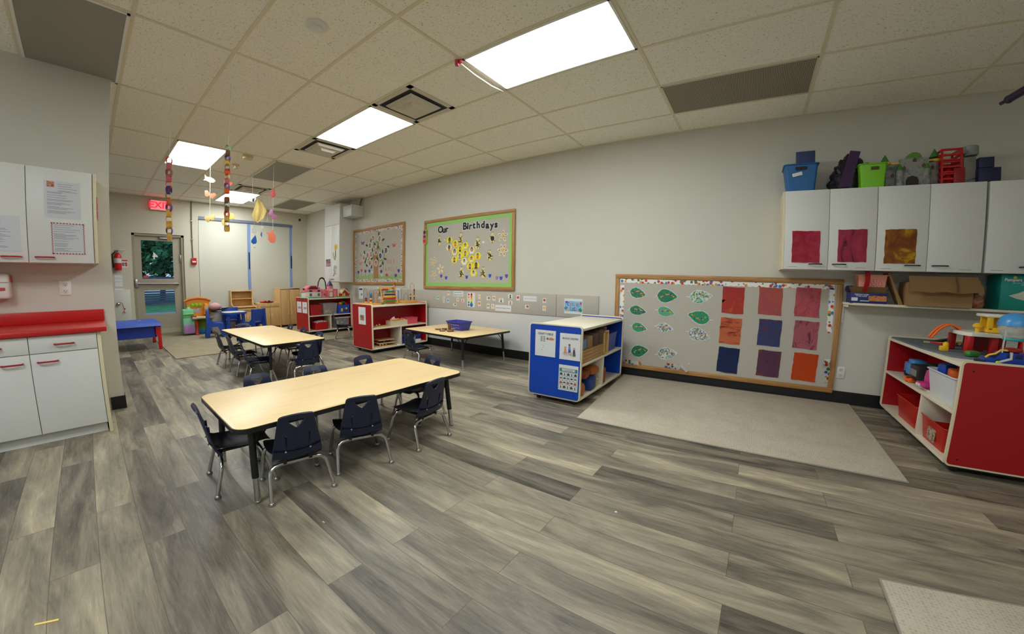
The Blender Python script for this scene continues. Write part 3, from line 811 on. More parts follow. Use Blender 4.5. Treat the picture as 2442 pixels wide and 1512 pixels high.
def notice(x, y, z, w, h, lab, red=False, photo=False, seed=1, gloss=True, name='notice'):
    t = thing(name, lab, 'paper notice', (x, y, z), 0, 'notices on the kitchenette cabinets')
    F = at(0, 0, 0, FX)
    mb = MB(); mb.prism([(-w/2, -h/2), (w/2, -h/2), (w/2, h/2), (-w/2, h/2)], at(.0005, 0, 0, FX), .0012); mb.build('sheet', mat('laminated_sheet', (206, 208, 216), .3, var=.02), t)
    q = random.Random(seed); mb = MB(); z0 = h * .42
    while z0 > -h * .42:
        if photo and z0 > h * .2: x0 = -w * .12
        else: x0 = -w * .42
        L = q.uniform(.3, .8) * w
        mb.box((.0022, x0 + min(L, w * .42 - x0) / 2, z0), (.0006, min(L, w * .42 - x0), .0022)); z0 -= q.choice((.007, .008, .016))
    mb.build('printed_lines', M_ink, t)
    if red:
        mb = MB()
        for s in (-1, 1):
            mb.box((.0024, s * (w / 2 - .004), 0), (.0008, .007, h)); mb.box((.0024, 0, s * (h / 2 - .004)), (.0008, w, .007))
        m, nt, b = new_mat('red_dotted_border'); tc = nt.nodes.new('ShaderNodeTexCoord'); ck = nt.nodes.new('ShaderNodeTexChecker'); ck.inputs['Scale'].default_value = 110
        ck.inputs['Color1'].default_value = lin((160, 20, 40)); ck.inputs['Color2'].default_value = lin((214, 190, 196))
        nt.links.new(tc.outputs['Object'], ck.inputs['Vector']); nt.links.new(ck.outputs['Color'], b.inputs['Base Color'])
        mb.build('dotted_border', m, t)
    if photo:
        mb = MB(); mb.box((.0024, -w * .32, h * .40), (.0008, w * .2, w * .2)); mb.build('photo', art('notice_photo', [(120, 70, 60), (220, 150, 120), (60, 60, 90)], (50, 50, 50), 2), t)
XF = XP + .2812
notice(XF, -2.785, 1.745, .205, .275, 'laminated notice with a small photo, upper sheet on the cabinet door', photo=True, seed=3)
notice(XF, -2.76, 1.455, .19, .235, 'laminated notice with a red dotted border, lower sheet on the cabinet door', red=True, seed=5)
notice(XF, -3.115, 1.475, .19, .25, 'grey laminated notice on the door at the frame edge', seed=8)
t = thing('paper_ornament', 'pink and black paper ornament on the end of the wall cabinet', 'paper decoration', (XP + .16, -2.587, 1.71))
mb = MB(); mb.prism([(-.03, -.075), (.03, -.09), (.05, -.02), (.03, .0), (.05, .04), (.02, .085), (-.04, .08), (-.02, .02), (-.05, -.02)], Matrix(((1, 0, 0, 0), (0, 0, 1, .003), (0, 1, 0, 0), (0, 0, 0, 1))), .006); mb.build('pink_paper', mat('pink_crepe', (232, 140, 176), .8, var=.15), t)
mb = MB(); mb.prism([(-.06, -.07), (.02, -.07), (.02, .10), (-.06, .10)], Matrix(((1, 0, 0, 0), (0, 0, 1, .001), (0, 1, 0, 0), (0, 0, 0, 1))), .003); mb.build('black_backing', M_black, t)
t = thing('wall_outlet', 'white electrical outlet above the red counter', 'outlet', (XP, -2.81, 1.08), 0, 'wall outlets')
def outlet(t, F):
    mb = MB(); mb.prism(rrect(.072, .116, .008), F, .006, .002); pl = mb.build('cover_plate', M_whitep, t)
    mb = MB()
    for z in (.027, -.027): mb.prism(rrect(.036, .03, .012, 5, 0, z), F @ Matrix.Translation((0, 0, .006)), .0015)
    mb.build('socket_face', mat('socket_ivory', (216, 212, 204), .4), t)
    mb = MB()
    for z in (.027, -.027):
        for x in (-.007, .007): mb.prism(rrect(.0025, .010, .001, 2, x, z + .003), F @ Matrix.Translation((0, 0, .0074)), .0004)
        mb.prism(circ(.003, 8, 0, z - .009), F @ Matrix.Translation((0, 0, .0074)), .0004)
    mb.build('slot', M_black, t)
outlet(t, FX)
t = thing('wall_outlet', 'white electrical outlet on the wall right of the board of paintings', 'outlet', (2.868, YW, .313), 0, 'wall outlets')
outlet(t, FY)
t = thing('soap_dispenser', 'white soap dispenser with a red stripe on the wall above the counter', 'dispenser', (XP, -3.19, 1.10))
mb = MB(); mb.box((.055, 0, 0), (.105, .15, .19), bevel=.02, seg=3); mb.build('case', M_whitep, t)
mb = MB(); mb.box((.111, 0, -.02), (.006, .10, .022), bevel=.003); mb.build('push_lever', mat('faded_red', (190, 70, 72), .5), t)
mb = MB(); mb.box((.05, .078, .055), (.07, .006, .05), bevel=.002); mb.build('side_label', mat('orange_red_label', (200, 84, 56), .5), t)
mb = MB(); mb.box((.11, 0, .03), (.003, .14, .002)); mb.build('seam', M_grey, t)
# ------------------------------------------------------------------ bulletin boards
def board(lab, x0, x1, z0, z1, fw):
    t = thing('bulletin_board', lab, 'bulletin board', ((x0 + x1) / 2, YW, z0), 0, 'oak framed bulletin boards')
    w, h = x1 - x0, z1 - z0
    mb = MB(); mb.b2((-w / 2 + .01, -.014, .01), (w / 2 - .01, -.0005, h - .01)); mb.build('pin_panel', M_felt, t)
    for s in (-1, 1):
        mb = MB(); mb.box((0, -.015, h / 2 + s * (h / 2 - fw / 2)), (w, .028, fw), bevel=.006); mb.build('frame_rail', M_oak, t)
        mb = MB(); mb.box((s * (w / 2 - fw / 2), -.0152, h / 2), (fw, .028, h - 2 * fw + .002), bevel=.006); mb.build('frame_stile', M_oakz, t)
    return t
FAM = (-5.325, -3.52, 1.03, 2.205); BIR = (-2.972, -1.052, .97, 2.150); BIG = (.440, 2.815, .10, 1.225)
board('framed board of the family tree, beside the tall white cabinet', *FAM, .055)
board('framed board of birthdays with green border and yellow honeycomb', *BIR, .05)
board('large low framed board of leaves and paintings above the grey rug', *BIG, .05)
Yb = YW - .0146          # surface of the pin panels
Ys = YW - .0166          # surface of the felt strip
def flower_print(name, base=(236, 236, 232), sc=26, cols=((196, 60, 40), (70, 120, 190), (226, 150, 60), (90, 130, 60))):
    if name in MATS: return MATS[name]
    m, nt, b = new_mat(name); N = nt.nodes.new; L = nt.links.new
    tc = N('ShaderNodeTexCoord'); v = N('ShaderNodeTexVoronoi'); v.inputs['Scale'].default_value = sc
    L(tc.outputs['Object'], v.inputs['Vector'])
    sp = N('ShaderNodeSeparateColor'); L(v.outputs['Color'], sp.inputs[0])
    rp = N('ShaderNodeValToRGB'); rp.color_ramp.interpolation = 'CONSTANT'; e = rp.color_ramp.elements
    e[0].position = 0; e[0].color = lin(cols[0]); e[1].position = .28; e[1].color = lin(cols[1])
    for i, c in enumerate(cols[2:]): k = e.new(.52 + .24 * i); k.color = lin(c)
    L(sp.outputs[0], rp.inputs[0])
    r2_ = N('ShaderNodeValToRGB'); e = r2_.color_ramp.elements; e[0].position = .40; e[0].color = (1, 1, 1, 1); e[1].position = .46; e[1].color = (0, 0, 0, 1)
    L(v.outputs['Distance'], r2_.inputs[0])
    mx = N('ShaderNodeMix'); mx.data_type = 'RGBA'; mx.inputs[6].default_value = lin(base)
    L(r2_.outputs[0], mx.inputs[0]); L(rp.outputs[0], mx.inputs[7]); L(mx.outputs[2], b.inputs['Base Color']); b.inputs['Roughness'].default_value = .6
    MATS[name] = m; return m
M_bord = flower_print('flower_border'); M_bord2 = flower_print('muted_flower_border', (216, 210, 200), 40, ((150, 70, 60), (96, 100, 130), (180, 140, 110), (110, 120, 90)))
M_gbord = mat('light_green_card', (150, 204, 112), .7, var=.05)
def scallop(L_, h, n):
    """strip with one wavy edge (lower)"""
    p = [(L_ / 2, h / 2), (-L_ / 2, h / 2)]
    for k in range(n * 4 + 1):
        p.append((-L_ / 2 + L_ * k / (n * 4), -h / 2 + .006 * abs(math.sin(PI * k / 4))))
    return p
def strip(pos, L_, h, rot, m, lab, grp, n=16, y=Yb):
    mb = MB(); mb.prism(scallop(L_, h, n), FY @ Matrix.Rotation(rot, 4, 'Z'), .0012)
    solo(mb, 'border_strip', m, lab, 'border trim', grp, (pos[0], y, pos[1]))
for nm, B, m, w, fw, wh in (('family tree', FAM, M_bord2, .062, .055, ''), ('birthday', BIR, M_gbord, .062, .05, '')):
    x0, x1, z0, z1 = B; g = 'border strips of the %s board' % nm; kind = 'flower-printed' if m is M_bord2 else 'plain light green'
    strip(((x0 + x1) / 2, z1 - fw - w / 2), x1 - x0 - 2 * fw - .002, w, 0, m, '%s border strip along the top of the %s board' % (kind, nm), g)
    strip(((x0 + x1) / 2, z0 + fw + w / 2), x1 - x0 - 2 * fw - .002, w, PI, m, '%s border strip along the bottom of the %s board' % (kind, nm), g)
    hh = z1 - z0 - 2 * fw - 2 * w - .004
    strip((x0 + fw + w / 2, (z0 + z1) / 2), hh, w * .85, PI / 2, m, '%s border strip on the left side of the %s board' % (kind, nm), g)
    strip((x1 - fw - w / 2, (z0 + z1) / 2), hh, w * .85, -PI / 2, m, '%s border strip on the right side of the %s board' % (kind, nm), g)
g = 'flower border pieces of the large board'
strip((1.62, 1.145), 2.235, .052, 0, M_bord, 'long white flower-printed border strip along the top of the large board', g, 40)
strip((.530, .742), .70, .052, PI / 2, M_bord, 'white flower-printed border strip down the left side of the large board', g, 12)
strip((2.722, .915), .44, .052, -PI / 2, M_bord, 'white flower-printed border strip down the right side of the large board', g, 8)
def curl(pts, lab, w):
    t = thing('border_scrap', lab, 'border trim', (pts[0][0], Yb - .002, pts[0][1]), 0, g)
    P = [(p[0] - pts[0][0], p[1] - pts[0][1], p[2]) for p in pts]; n = len(P) - 1
    d = Vector((P[-1][0], 0, P[-1][1])).normalized(); nv = Vector((-d.z, 0, d.x))
    def fn(a, b_):
        i = min(int(a * n), n - 1); f_ = a * n - i; A, B = P[i], P[i + 1]; s = f_ * f_ * (3 - 2 * f_)
        return Vector((A[0] + (B[0] - A[0]) * f_, -(A[2] + (B[2] - A[2]) * s) - .004, A[1] + (B[1] - A[1]) * f_)) + nv * (b_ - .5) * w
    mb = MB(); mb.grid(fn, n * 5, 2, .0008); mb.build('printed_paper', M_bord, t)
    return t
curl([(2.755, .20, 0), (2.742, .28, .004), (2.735, .35, .02), (2.722, .40, .05), (2.738, .44, .01)], 'torn curling flower border piece at the lower right of the large board', .055)
curl([(.578, .168, .0), (.66, .172, .012), (.75, .168, .016), (.835, .166, .002)], 'loose flower border scrap drooping at the lower left of the large board', .05)
t = curl([(1.095, .182, 0), (1.16, .183, .003), (1.24, .176, .004), (1.275, .17, .008)], 'loose flower border scrap with a white folded end, low on the large board', .055)
mb = MB(); mb.grid(lambda a, b_: Vector((.17 + a * .085 + b_ * .02, -.012 - .02 * a, .012 - a * .062 + b_ * .022)), 4, 2, .0008); mb.build('folded_end', M_paper, t)
mb = MB(); mb.ball((0, -.004, 0), .009, (1, .5, .9), 10); solo(mb, 'paper_dot', M_whitep, 'small white paper dot below the leaves on the large board', 'paper scrap', None, (1.372, Yb, .228))

# painted leaves of the large board
def leaf_outline(w, h, tip=1, n=14, sd=0):
    q = random.Random(sd); P = []
    for k in range(n):
        a = k / n; P.append((-w / 2 + w * a, (h / 2) * (math.sin(PI * min(1, a ** .72)) ** .85) + q.uniform(-.002, .002)))
    for k in range(n):
        a = 1 - k / n; P.append((-w / 2 + w * a, -(h / 2) * (math.sin(PI * min(1, a ** .72)) ** .85) + q.uniform(-.002, .002)))
    P2 = [P[0]]
    for p in P[1:]:
        if (Vector(p) - Vector(P2[-1])).length > .002: P2.append(p)
    return P2
G1, G2, G3, Wt = (14, 92, 62), (40, 146, 98), (92, 176, 136), (226, 230, 228)
BL = [(.726, 1.003, .205, .128, -12, [Wt, G2, G1, Wt], 'top left, green with white edges', 0), (1.077, .985, .245, .164, -2, [G1, G2, G1, Wt], 'top middle, dark green', 0), (1.455, .995, .255, .150, 6, [G1, G2, Wt, G2], 'top right, green and white', 0),
      (.735, .797, .215, .118, -8, [Wt, G2, G1, Wt], 'second row left, white rimmed', 0), (1.072, .804, .205, .118, -10, [G2, G3, G2], 'second row middle, pale green', 0), (1.437, .768, .254, .155, 168, [G1, G2, G2, G1], 'second row right, its stem pointing right', 0),
      (.762, .596, .195, .115, -10, [G3, G2, G3], 'third row left, smooth pale green', 0), (1.070, .62, .205, .112, -8, [Wt, G1, Wt, G2], 'third row middle, speckled white and green', 0), (1.459, .569, .246, .150, -14, [Wt, Wt, G1, Wt], 'third row right, mostly white', 0),
      (.782, .318, .225, .150, 12, [G1, G2, G1, G2], 'bottom left, dark green with a hanging stem', 0), (1.115, .321, .235, .145, 8, [Wt, G1, Wt, Wt], 'bottom middle, white with green dabs', 0)]
DOTC = [M_pink, M_yellow, M_orange, mat('blue_pompom', (30, 74, 176), .8), M_pink, M_yellow]
sticker_me = []
for i, m in enumerate((M_pink, M_yellow, M_orange, MATS['blue_pompom'])):
    mb = MB(); mb.lathe([(.0075, 0), (.0078, .001), (.006, .003), (.002, .0035)], seg=12); me = mb.mesh('sticker'); me.transform(FY); me.materials.append(m); sticker_me.append(me)
for i, (x, z, w, h, rot, cols, lab, _) in enumerate(BL):
    t = thing('paper_leaf', 'painted paper leaf, ' + lab, 'paper leaf', (x, Yb, z), 0, 'painted leaves on the large board')
    RM = FY @ Matrix.Rotation(R(rot), 4, 'Z')
    mb = MB(); mb.prism(leaf_outline(w, h, sd=i), RM, .0015); mb.build('leaf_paper', M_paper, t)
    mb = MB(); mb.prism(leaf_outline(w * .95, h * .93, sd=i + 40), RM @ Matrix.Translation((-.002, 0, .0015)), .0006)
    mb.build('green_paint', art('leaf_paint_%d' % i, cols, (24, 24, 24), 5, .5, 2.2, .42, seed=i * 3.1), t)
    mb = MB(); sx = -w / 2; dz = -.035 if i in (1, 3, 9) else (-.01 if i != 2 else .012)
    mb.prism([(sx + .004, .004), (sx - .030, .004 + dz), (sx - .033, -.003 + dz), (sx + .004, -.004)], RM @ Matrix.Translation((0, 0, .0005)), .0018); mb.build('stem', M_paper, t)
    q = random.Random(i + 3); n = 9
    for k in range(n):
        a = k / (n - 1); px = (-.34 + .68 * a) * w * .86; pz = (.22 * math.sin(PI * a) + q.uniform(-.05, .10) - .08) * h
        v = RM @ Vector((px, pz, .0021))
        s = bpy.data.objects.new('sticker', sticker_me[(k * 7 + i) % 4]); COL.objects.link(s); s.parent = t; s.location = v
# paintings
def painting(x, z, w, h, mats, lab, grp, y=Yb, sd=0, rot=0.0, name='painting'):
    q = random.Random(sd)
    nx, nz = 6, 8; bow = q.uniform(.003, .008)
    ex = [q.uniform(-.003, .003) for _ in range(40)]
    RM = Matrix.Translation((x, y, z))
    def fn(a, b_):
        i, j = int(round(a * nx)), int(round(b_ * nz)); px = (a - .5) * w; pz = (b_ - .5) * h
        if i in (0, nx): px += ex[j]
        if j in (0, nz): pz += ex[20 + i]
        return Vector((px, -.0015 - bow * (abs(b_ - .5) * 2) ** 3 * abs(math.sin(a * 3 + sd)), pz))
    mb = MB(); mb.grid(fn, nx, nz, -.0008); o = mb.build(name, mats)
    o.location = (x, y, z); o.rotation_euler[1] = rot
    tag(o, lab, 'painting', grp)
gp = 'finger paintings on the large board'
PT = [(1.792, .971, .224, .28, [(90, 60, 150), (196, 70, 110), (222, 80, 70), (226, 70, 60), (232, 120, 60), (238, 190, 60)], (8, 8, 9), 'finger painting of red, purple and yellow, first row left'),
      (2.162, .98, .226, .28, [(150, 110, 96), (206, 116, 110), (222, 106, 120), (222, 120, 100), (226, 130, 80), (240, 200, 40)], (7, 7, 10), 'finger painting of pink with yellow smears, first row middle'),
      (2.510, .988, .226, .288, [(120, 60, 110), (222, 100, 120), (236, 120, 130), (214, 96, 110), (240, 130, 110)], (14, 8, 7), 'finger painting of soft pink, first row right'),
      (1.786, .640, .22, .28, [(70, 30, 40), (190, 60, 40), (238, 130, 80), (242, 146, 100), (236, 130, 80), (170, 50, 40)], (5, 8, 16), 'finger painting of orange with dark branches, second row left'),
      (2.177, .652, .222, .276, [(40, 50, 80), (64, 88, 150), (76, 96, 156), (84, 80, 130), (170, 60, 90), (210, 50, 80)], (4, 6, 16), 'finger painting of blue and red bands, second row middle'),
      (2.517, .660, .222, .28, [(76, 34, 36), (130, 56, 56), (212, 116, 134), (222, 130, 146), (190, 90, 100), (90, 40, 46)], (18, 8, 5), 'finger painting of pink with brown strokes, second row right'),
      (1.785, .320, .218, .276, [(170, 60, 120), (60, 50, 96), (34, 56, 110), (40, 60, 116), (44, 36, 76), (150, 60, 120)], (7, 7, 7), 'finger painting of dark blue with magenta, third row left'),
      (2.197, .330, .222, .276, [(70, 50, 66), (110, 72, 104), (124, 80, 116), (130, 76, 84), (170, 90, 60), (236, 116, 40)], (9, 7, 8), 'finger painting of mauve and rust, third row middle'),
      (2.539, .332, .224, .283, [(150, 110, 150), (226, 90, 50), (240, 96, 28), (240, 90, 24), (238, 100, 34), (226, 80, 60)], (6, 6, 6), 'finger painting of plain orange, third row right')]
for i, (x, z, w, h, cols, sc, lab) in enumerate(PT):
    painting(x, z, w, h, art('painting_%d' % i, cols, sc, 7, .55, 1.6, .42, seed=i * 5.3), lab, gp, sd=i, rot=R((0.5, 1, 1, 1.5, 1, 1.5, 2, 1.5, 1.5)[i]))

# ------------------------------------------------------------------ birthday board
Mtx = M_inkd
M_jet = mat('black_card', (20, 20, 22), .6)
LET = [('O', -2.565, 1.961), ('u', -2.482, 1.952), ('r', -2.414, 1.957), ('B', -2.015, 1.968), ('i', -1.950, 1.968), ('r', -1.898, 1.960), ('t', -1.823, 1.966), ('h', -1.737, 1.964), ('d', -1.644, 1.960), ('a', -1.557, 1.948), ('y', -1.470, 1.940), ('s', -1.393, 1.945)]
for i, (ch, x, z) in enumerate(LET):
    t = thing('cutout_letter', 'black cut-out letter %s on white paper, %s of the birthday title' % (ch, ['first', 'second', 'third', 'fourth', 'fifth', 'sixth', 'seventh', 'eighth', 'ninth', 'tenth', 'eleventh', 'last'][i]), 'letter', (x, Yb, z), 0, 'letters of the birthday title')
    S = .155 if i in (0, 3) else .145
    text(ch, S, FY, (0, -.0008, 0), M_paper, t, 'white_backing', .014, .0006); text(ch, S, FY, (0, -.0022, 0), M_jet, t, 'black_letter', .007, .0005)
HEX = [(-2.346, 1.77), (-2.215, 1.704), (-2.352, 1.645), (-2.229, 1.573), (-2.109, 1.613), (-1.998, 1.661), (-1.859, 1.582), (-1.996, 1.536), (-2.114, 1.497), (-2.231, 1.445), (-2.014, 1.411), (-1.738, 1.488), (-1.865, 1.445), (-1.893, 1.332), (-1.766, 1.344), (-1.817, 1.227)]
HL = ['topmost, with a bald-looking child', 'right below the topmost, child in orange', 'far left, pale with long hair', 'left, large dark-haired head', 'centre left, child in black', 'top centre, white shirt', 'upper right, large picture with hair buns', 'centre, small picture', 'lower left of centre, grey shirt', 'lowest at the left, small leaning figure', 'low centre, mostly white', 'far right, tall picture', 'right of centre, small white shirt', 'lower right, figure in blue', 'lower right, close-up face', 'lowest of all']
M_hex = mat('yellow_hexagon_card', (240, 224, 40), .6, var=.06); M_hex2 = mat('pale_yellow_hexagon_card', (236, 230, 150), .6)
for i, (x, z) in enumerate(HEX):
    t = thing('hexagon_photo_card', 'yellow honeycomb photo card, ' + HL[i], 'photo card', (x, Yb, z), 0, 'honeycomb photos on the birthday board')
    hx = [(.073 * math.cos(R(60 * k)), .063 * math.sin(R(60 * k))) for k in range(6)]
    mb = MB(); mb.prism(hx, FY @ Matrix.Translation((0, 0, .0004 + .0002 * (i % 3))), .0016); mb.build('yellow_hexagon', M_hex2 if i in (2, 10) else M_hex, t)
    big = i in (0, 2, 3, 6, 14); s = 1.25 if big else .95
    f0 = .0022 + .0002 * (i % 3)
    if i in (2, 3, 6, 8, 10, 15):
        mb = MB(); mb.prism(circ(.036 * s, 14, 0, 0, .045 * s), FY @ Matrix.Translation((0, 0, f0)), .0006); mb.build('white_backing', M_paper, t)
    skin = M_skin2 if i in (0, 2, 14) else M_skin1
    mb = MB(); mb.prism(circ(.022 * s, 14, 0, .012, .030 * s), FY @ Matrix.Translation((0, 0, f0 + .0008)), .0005); mb.build('printed_hair', M_inkd, t)
    mb = MB(); mb.prism(circ(.016 * s, 12, 0, .006, .021 * s), FY @ Matrix.Translation((0, 0, f0 + .0014)), .0004); mb.build('printed_face', skin, t)
    mb = MB(); mb.prism([(-.026 * s, -.042 * s), (.026 * s, -.042 * s), (.020 * s, -.016 * s), (-.020 * s, -.016 * s)], FY @ Matrix.Translation((0, 0, f0 + .0010)), .0004)
    mb.build('printed_shirt', [M_grey, M_orange, M_skin1, M_paper, M_jet, M_paper, M_paper, M_grey, M_grey, M_purple, M_paper, M_orange, M_paper, M_purple, M_brown, M_paper][i], t)
M_bee = mat('pale_yellow_felt', (226, 212, 140), .8, var=.06)
BEE = [(-2.592, 1.766, .085, .12, 'upper left, alone'), (-2.098, 1.768, .09, .14, 'top centre, above the honeycomb'), (-1.747, 1.666, .105, .14, 'right of the honeycomb, many crossing stripes'), (-1.458, 1.742, .10, .12, 'upper right, a solid black middle'), (-1.505, 1.471, .10, .12, 'right side, below the solid black one'), (-2.07, 1.22, .105, .14, 'bottom centre, over a blue tulip'), (-1.625, 1.217, .09, .13, 'bottom right of the honeycomb')]
for i, (x, z, w, h, lab) in enumerate(BEE):
    t = thing('paper_bee', 'black-striped paper bee, ' + lab, 'paper bee', (x, Yb, z), 0, 'paper bees on the birthday board')
    q = random.Random(i + 11)
    mb = MB(); mb.prism(circ(w / 2, 18, 0, -.005, h / 2), FY, .0015); mb.prism(circ(w * .24, 12, 0, h * .55, w * .24), FY, .0014); mb.build('body', M_bee, t)
    mb = MB()
    for k in range(9 if i != 3 else 5):
        a = q.uniform(-.9, .9) + (PI / 2 if q.random() < .4 else 0); L_ = q.uniform(.5, 1.05) * w
        c = (q.uniform(-.18, .18) * w, q.uniform(-.32, .28) * h)
        mb.prism([(c[0] + math.cos(a) * L_ / 2 * sx - math.sin(a) * .004 * sy, c[1] + math.sin(a) * L_ / 2 * sx + math.cos(a) * .004 * sy) for sx, sy in ((-1, -1), (1, -1), (1, 1), (-1, 1))], FY @ Matrix.Translation((0, 0, .0017 + .0002 * k)), .0004)
    if i == 3: mb.prism(circ(.036, 12, 0, 0), FY @ Matrix.Translation((0, 0, .0016)), .0006)
    mb.build('black_stripes', M_jet, t)
    for s in (-1, 1):
        mb = MB(); mb.prism([(s * .008 - .002, h * .66), (s * .008 + .002, h * .66), (s * .014 + .004, h * .66 + .022), (s * .014 - .004, h * .66 + .022)], FY, .0012); mb.build('antenna', M_jet, t)
    mb = MB(); mb.prism([(-.003, -h * .5), (0, -h * .5 - .018), (.003, -h * .5)], FY, .0012); mb.build('stinger', M_jet, t)
M_pet = mat('cream_felt_petal', (228, 216, 190), .85, var=.08); M_petc = mat('brown_petal_print', (156, 100, 50), .8)
FLO = [(-2.724, 1.432, .085, 5, 'topmost of the three at the left', 1), (-2.551, 1.305, .085, 5, 'middle of the three at the left, pale', 0), (-2.707, 1.215, .08, 5, 'lowest of the three at the left', 1), (-1.265, 1.767, .095, 5, 'upper of the two at the right', 1), (-1.265, 1.557, .10, 6, 'lower of the two at the right', 1)]
for i, (x, z, rr, n, lab, br) in enumerate(FLO):
    t = thing('paper_flower', 'cream paper flower with brown-marked petals, ' + lab if br else 'cream paper flower with plain petals, ' + lab, 'paper flower', (x, Yb, z), 0, 'paper flowers on the birthday board')
    for k in range(n):
        a = 2 * PI * k / n + i * .5
        P = FY @ Matrix.Rotation(a, 4, 'Z')
        mb = MB(); mb.prism(circ(rr * .40, 12, rr * .62, 0, rr * .22), P @ Matrix.Translation((0, 0, .0006 + .0005 * k)), .0012); pt = mb.build('petal', M_pet, t)
        if br: mb = MB(); mb.prism(circ(rr * .2, 8, rr * .62, .003, rr * .08), P @ Matrix.Translation((0, 0, .002 + .0005 * k)), .0004); mb.build('brown_mark', M_petc, pt)
    mb = MB(); mb.prism(circ(rr * .17, 10), FY @ Matrix.Translation((0, 0, .004)), .002); mb.build('centre', M_yellow, t)
M_tu = {'purple': mat('purple_felt', (110, 70, 170), .8), 'blue': mat('blue_felt', (44, 84, 196), .8), 'lilac': mat('lilac_felt', (156, 126, 190), .8)}
TUL = [(-2.535, 1.188, 'purple', 'leftmost, under the cream flowers'), (-2.416, 1.157, 'blue', 'second from the left'), (-1.959, 1.166, 'blue', 'below the bottom centre bee'), (-1.495, 1.185, 'blue', 'right of the bottom right bee'), (-1.364, 1.154, 'lilac', 'pale one touching a blue one'), (-1.289, 1.15, 'blue', 'touching the lilac one'), (-1.193, 1.181, 'purple', 'rightmost in the corner')]
for i, (x, z, c, lab) in enumerate(TUL):
    mb = MB(); mb.prism([(-.024, .03), (-.010, .016), (0, .026), (.010, .016), (.024, .03), (.026, 0), (.014, -.026), (0, -.031), (-.014, -.026), (-.026, 0)], FY, .0015)
    solo(mb, 'paper_tulip', M_tu[c], '%s paper tulip, %s' % (c, lab), 'paper tulip', 'paper tulips on the birthday board', (x, Yb, z))
mb = MB(); mb.prism(circ(.012, 10), FY, .001); solo(mb, 'paper_dot', M_paper, 'small white paper dot left of the honeycomb', 'paper scrap', None, (-2.463, Yb, 1.785))
mb = MB(); mb.prism(circ(.022, 10, 0, 0, .016), FY, .001); solo(mb, 'paper_dot', M_paper, 'white paper wing piece right of the honeycomb', 'paper scrap', None, (-1.63, Yb, 1.695))
t = thing('wooden_hanger', 'wooden board hung on the left frame with blue, purple and red star shapes', 'wall decoration', (-2.935, YW - .031, 1.872))
mb = MB(); mb.prism(rrect(.085, .265, .035, 6), FY, .010, .003); mb.build('backing_board', M_wood, t)
for k, (z, m) in enumerate(((.075, mat('dark_blue_felt', (40, 50, 110), .7)), (.0, mat('violet_felt', (120, 40, 130), .7)), (-.075, mat('red_felt', (210, 50, 60), .7)))):
    st = [((.042 if j % 2 == 0 else .022) * math.cos(R(90 + 36 * j)), (.042 if j % 2 == 0 else .022) * math.sin(R(90 + 36 * j))) for j in range(10)] if k < 2 else rrect(.062, .06, .02)
    mb = MB(); mb.prism(st, FY @ Matrix.Translation((0, z, .0105)), .006); mb.build('star', m, t)

# ------------------------------------------------------------------ family tree board
Mtr = mat('kraft_paper', (166, 126, 80), .85, var=.08)
t = thing('paper_tree', 'brown kraft paper tree trunk with branches on the family board', 'paper tree', (-4.455, Yb, 1.155))
mb = MB(); mb.prism([(-.085, 0), (.10, 0), (.085, .10), (.075, .22), (.11, .36), (.18, .50), (.155, .51), (.075, .42), (.07, .60), (.11, .76), (.08, .77), (.04, .66), (0, .56), (-.03, .68), (-.09, .76), (-.11, .75), (-.06, .62), (-.05, .46), (-.14, .56), (-.26, .50), (-.25, .475), (-.15, .51), (-.085, .38), (-.075, .22)], FY, .0012)
mb.build('trunk', Mtr, t)
mb = MB(); mb.tube([(-.30, -.002, .33), (-.22, -.004, .47), (-.08, -.002, .40)], .004, 6); mb.tube([(.10, -.002, .22), (.20, -.003, .28), (.28, -.003, .38), (.30, -.003, .52)], .004, 6); mb.tube([(.04, -.002, .6), (.10, -.003, .72), (.12, -.003, .82)], .004, 6); mb.build('twig', Mtr, t)
OV = [(-4.562, 1.977, 'top left'), (-4.327, 1.949, 'top right, pale'), (-4.67, 1.834, 'second row left'), (-4.528, 1.813, 'second row right, tall'), (-4.107, 1.700, 'far right, with a blue sky'), (-4.629, 1.653, 'left of the centre, with a red top'), (-4.451, 1.680, 'small one in the centre'), (-4.298, 1.604, 'right of the centre, with a dark pram'), (-4.677, 1.470, 'bottom left'), (-4.451, 1.468, 'bottom middle, on the trunk'), (-4.905, 1.600, 'far left, group of dark heads'), (-4.757, 1.640, 'left, half hidden by leaves')]
for i, (x, z, lab) in enumerate(OV):
    k = .8 if i == 6 else 1.0
    t = thing('oval_photo', 'white-rimmed oval family photo, ' + lab, 'photo', (x, Yb - .0016 - .0004 * (i % 3), z), 0, 'oval photos on the family tree')
    mb = MB(); mb.prism(circ(.064 * k, 20, 0, 0, .068 * k), FY, .001); mb.build('white_oval', M_paper, t)
    mb = MB(); mb.prism(circ(.048 * k, 18, 0, 0, .056 * k), FY @ Matrix.Translation((0, 0, .001)), .0005)
    mb.build('print', art('family_print_%d' % i, [(40, 34, 36), (150, 100, 80), (200, 160, 140), (70, 70, 90)] if i not in (4, 7) else [(60, 90, 150), (40, 40, 46), (190, 190, 200)], (26, 26, 26), 3, .5, 1, .4, seed=i * 2.2), t)
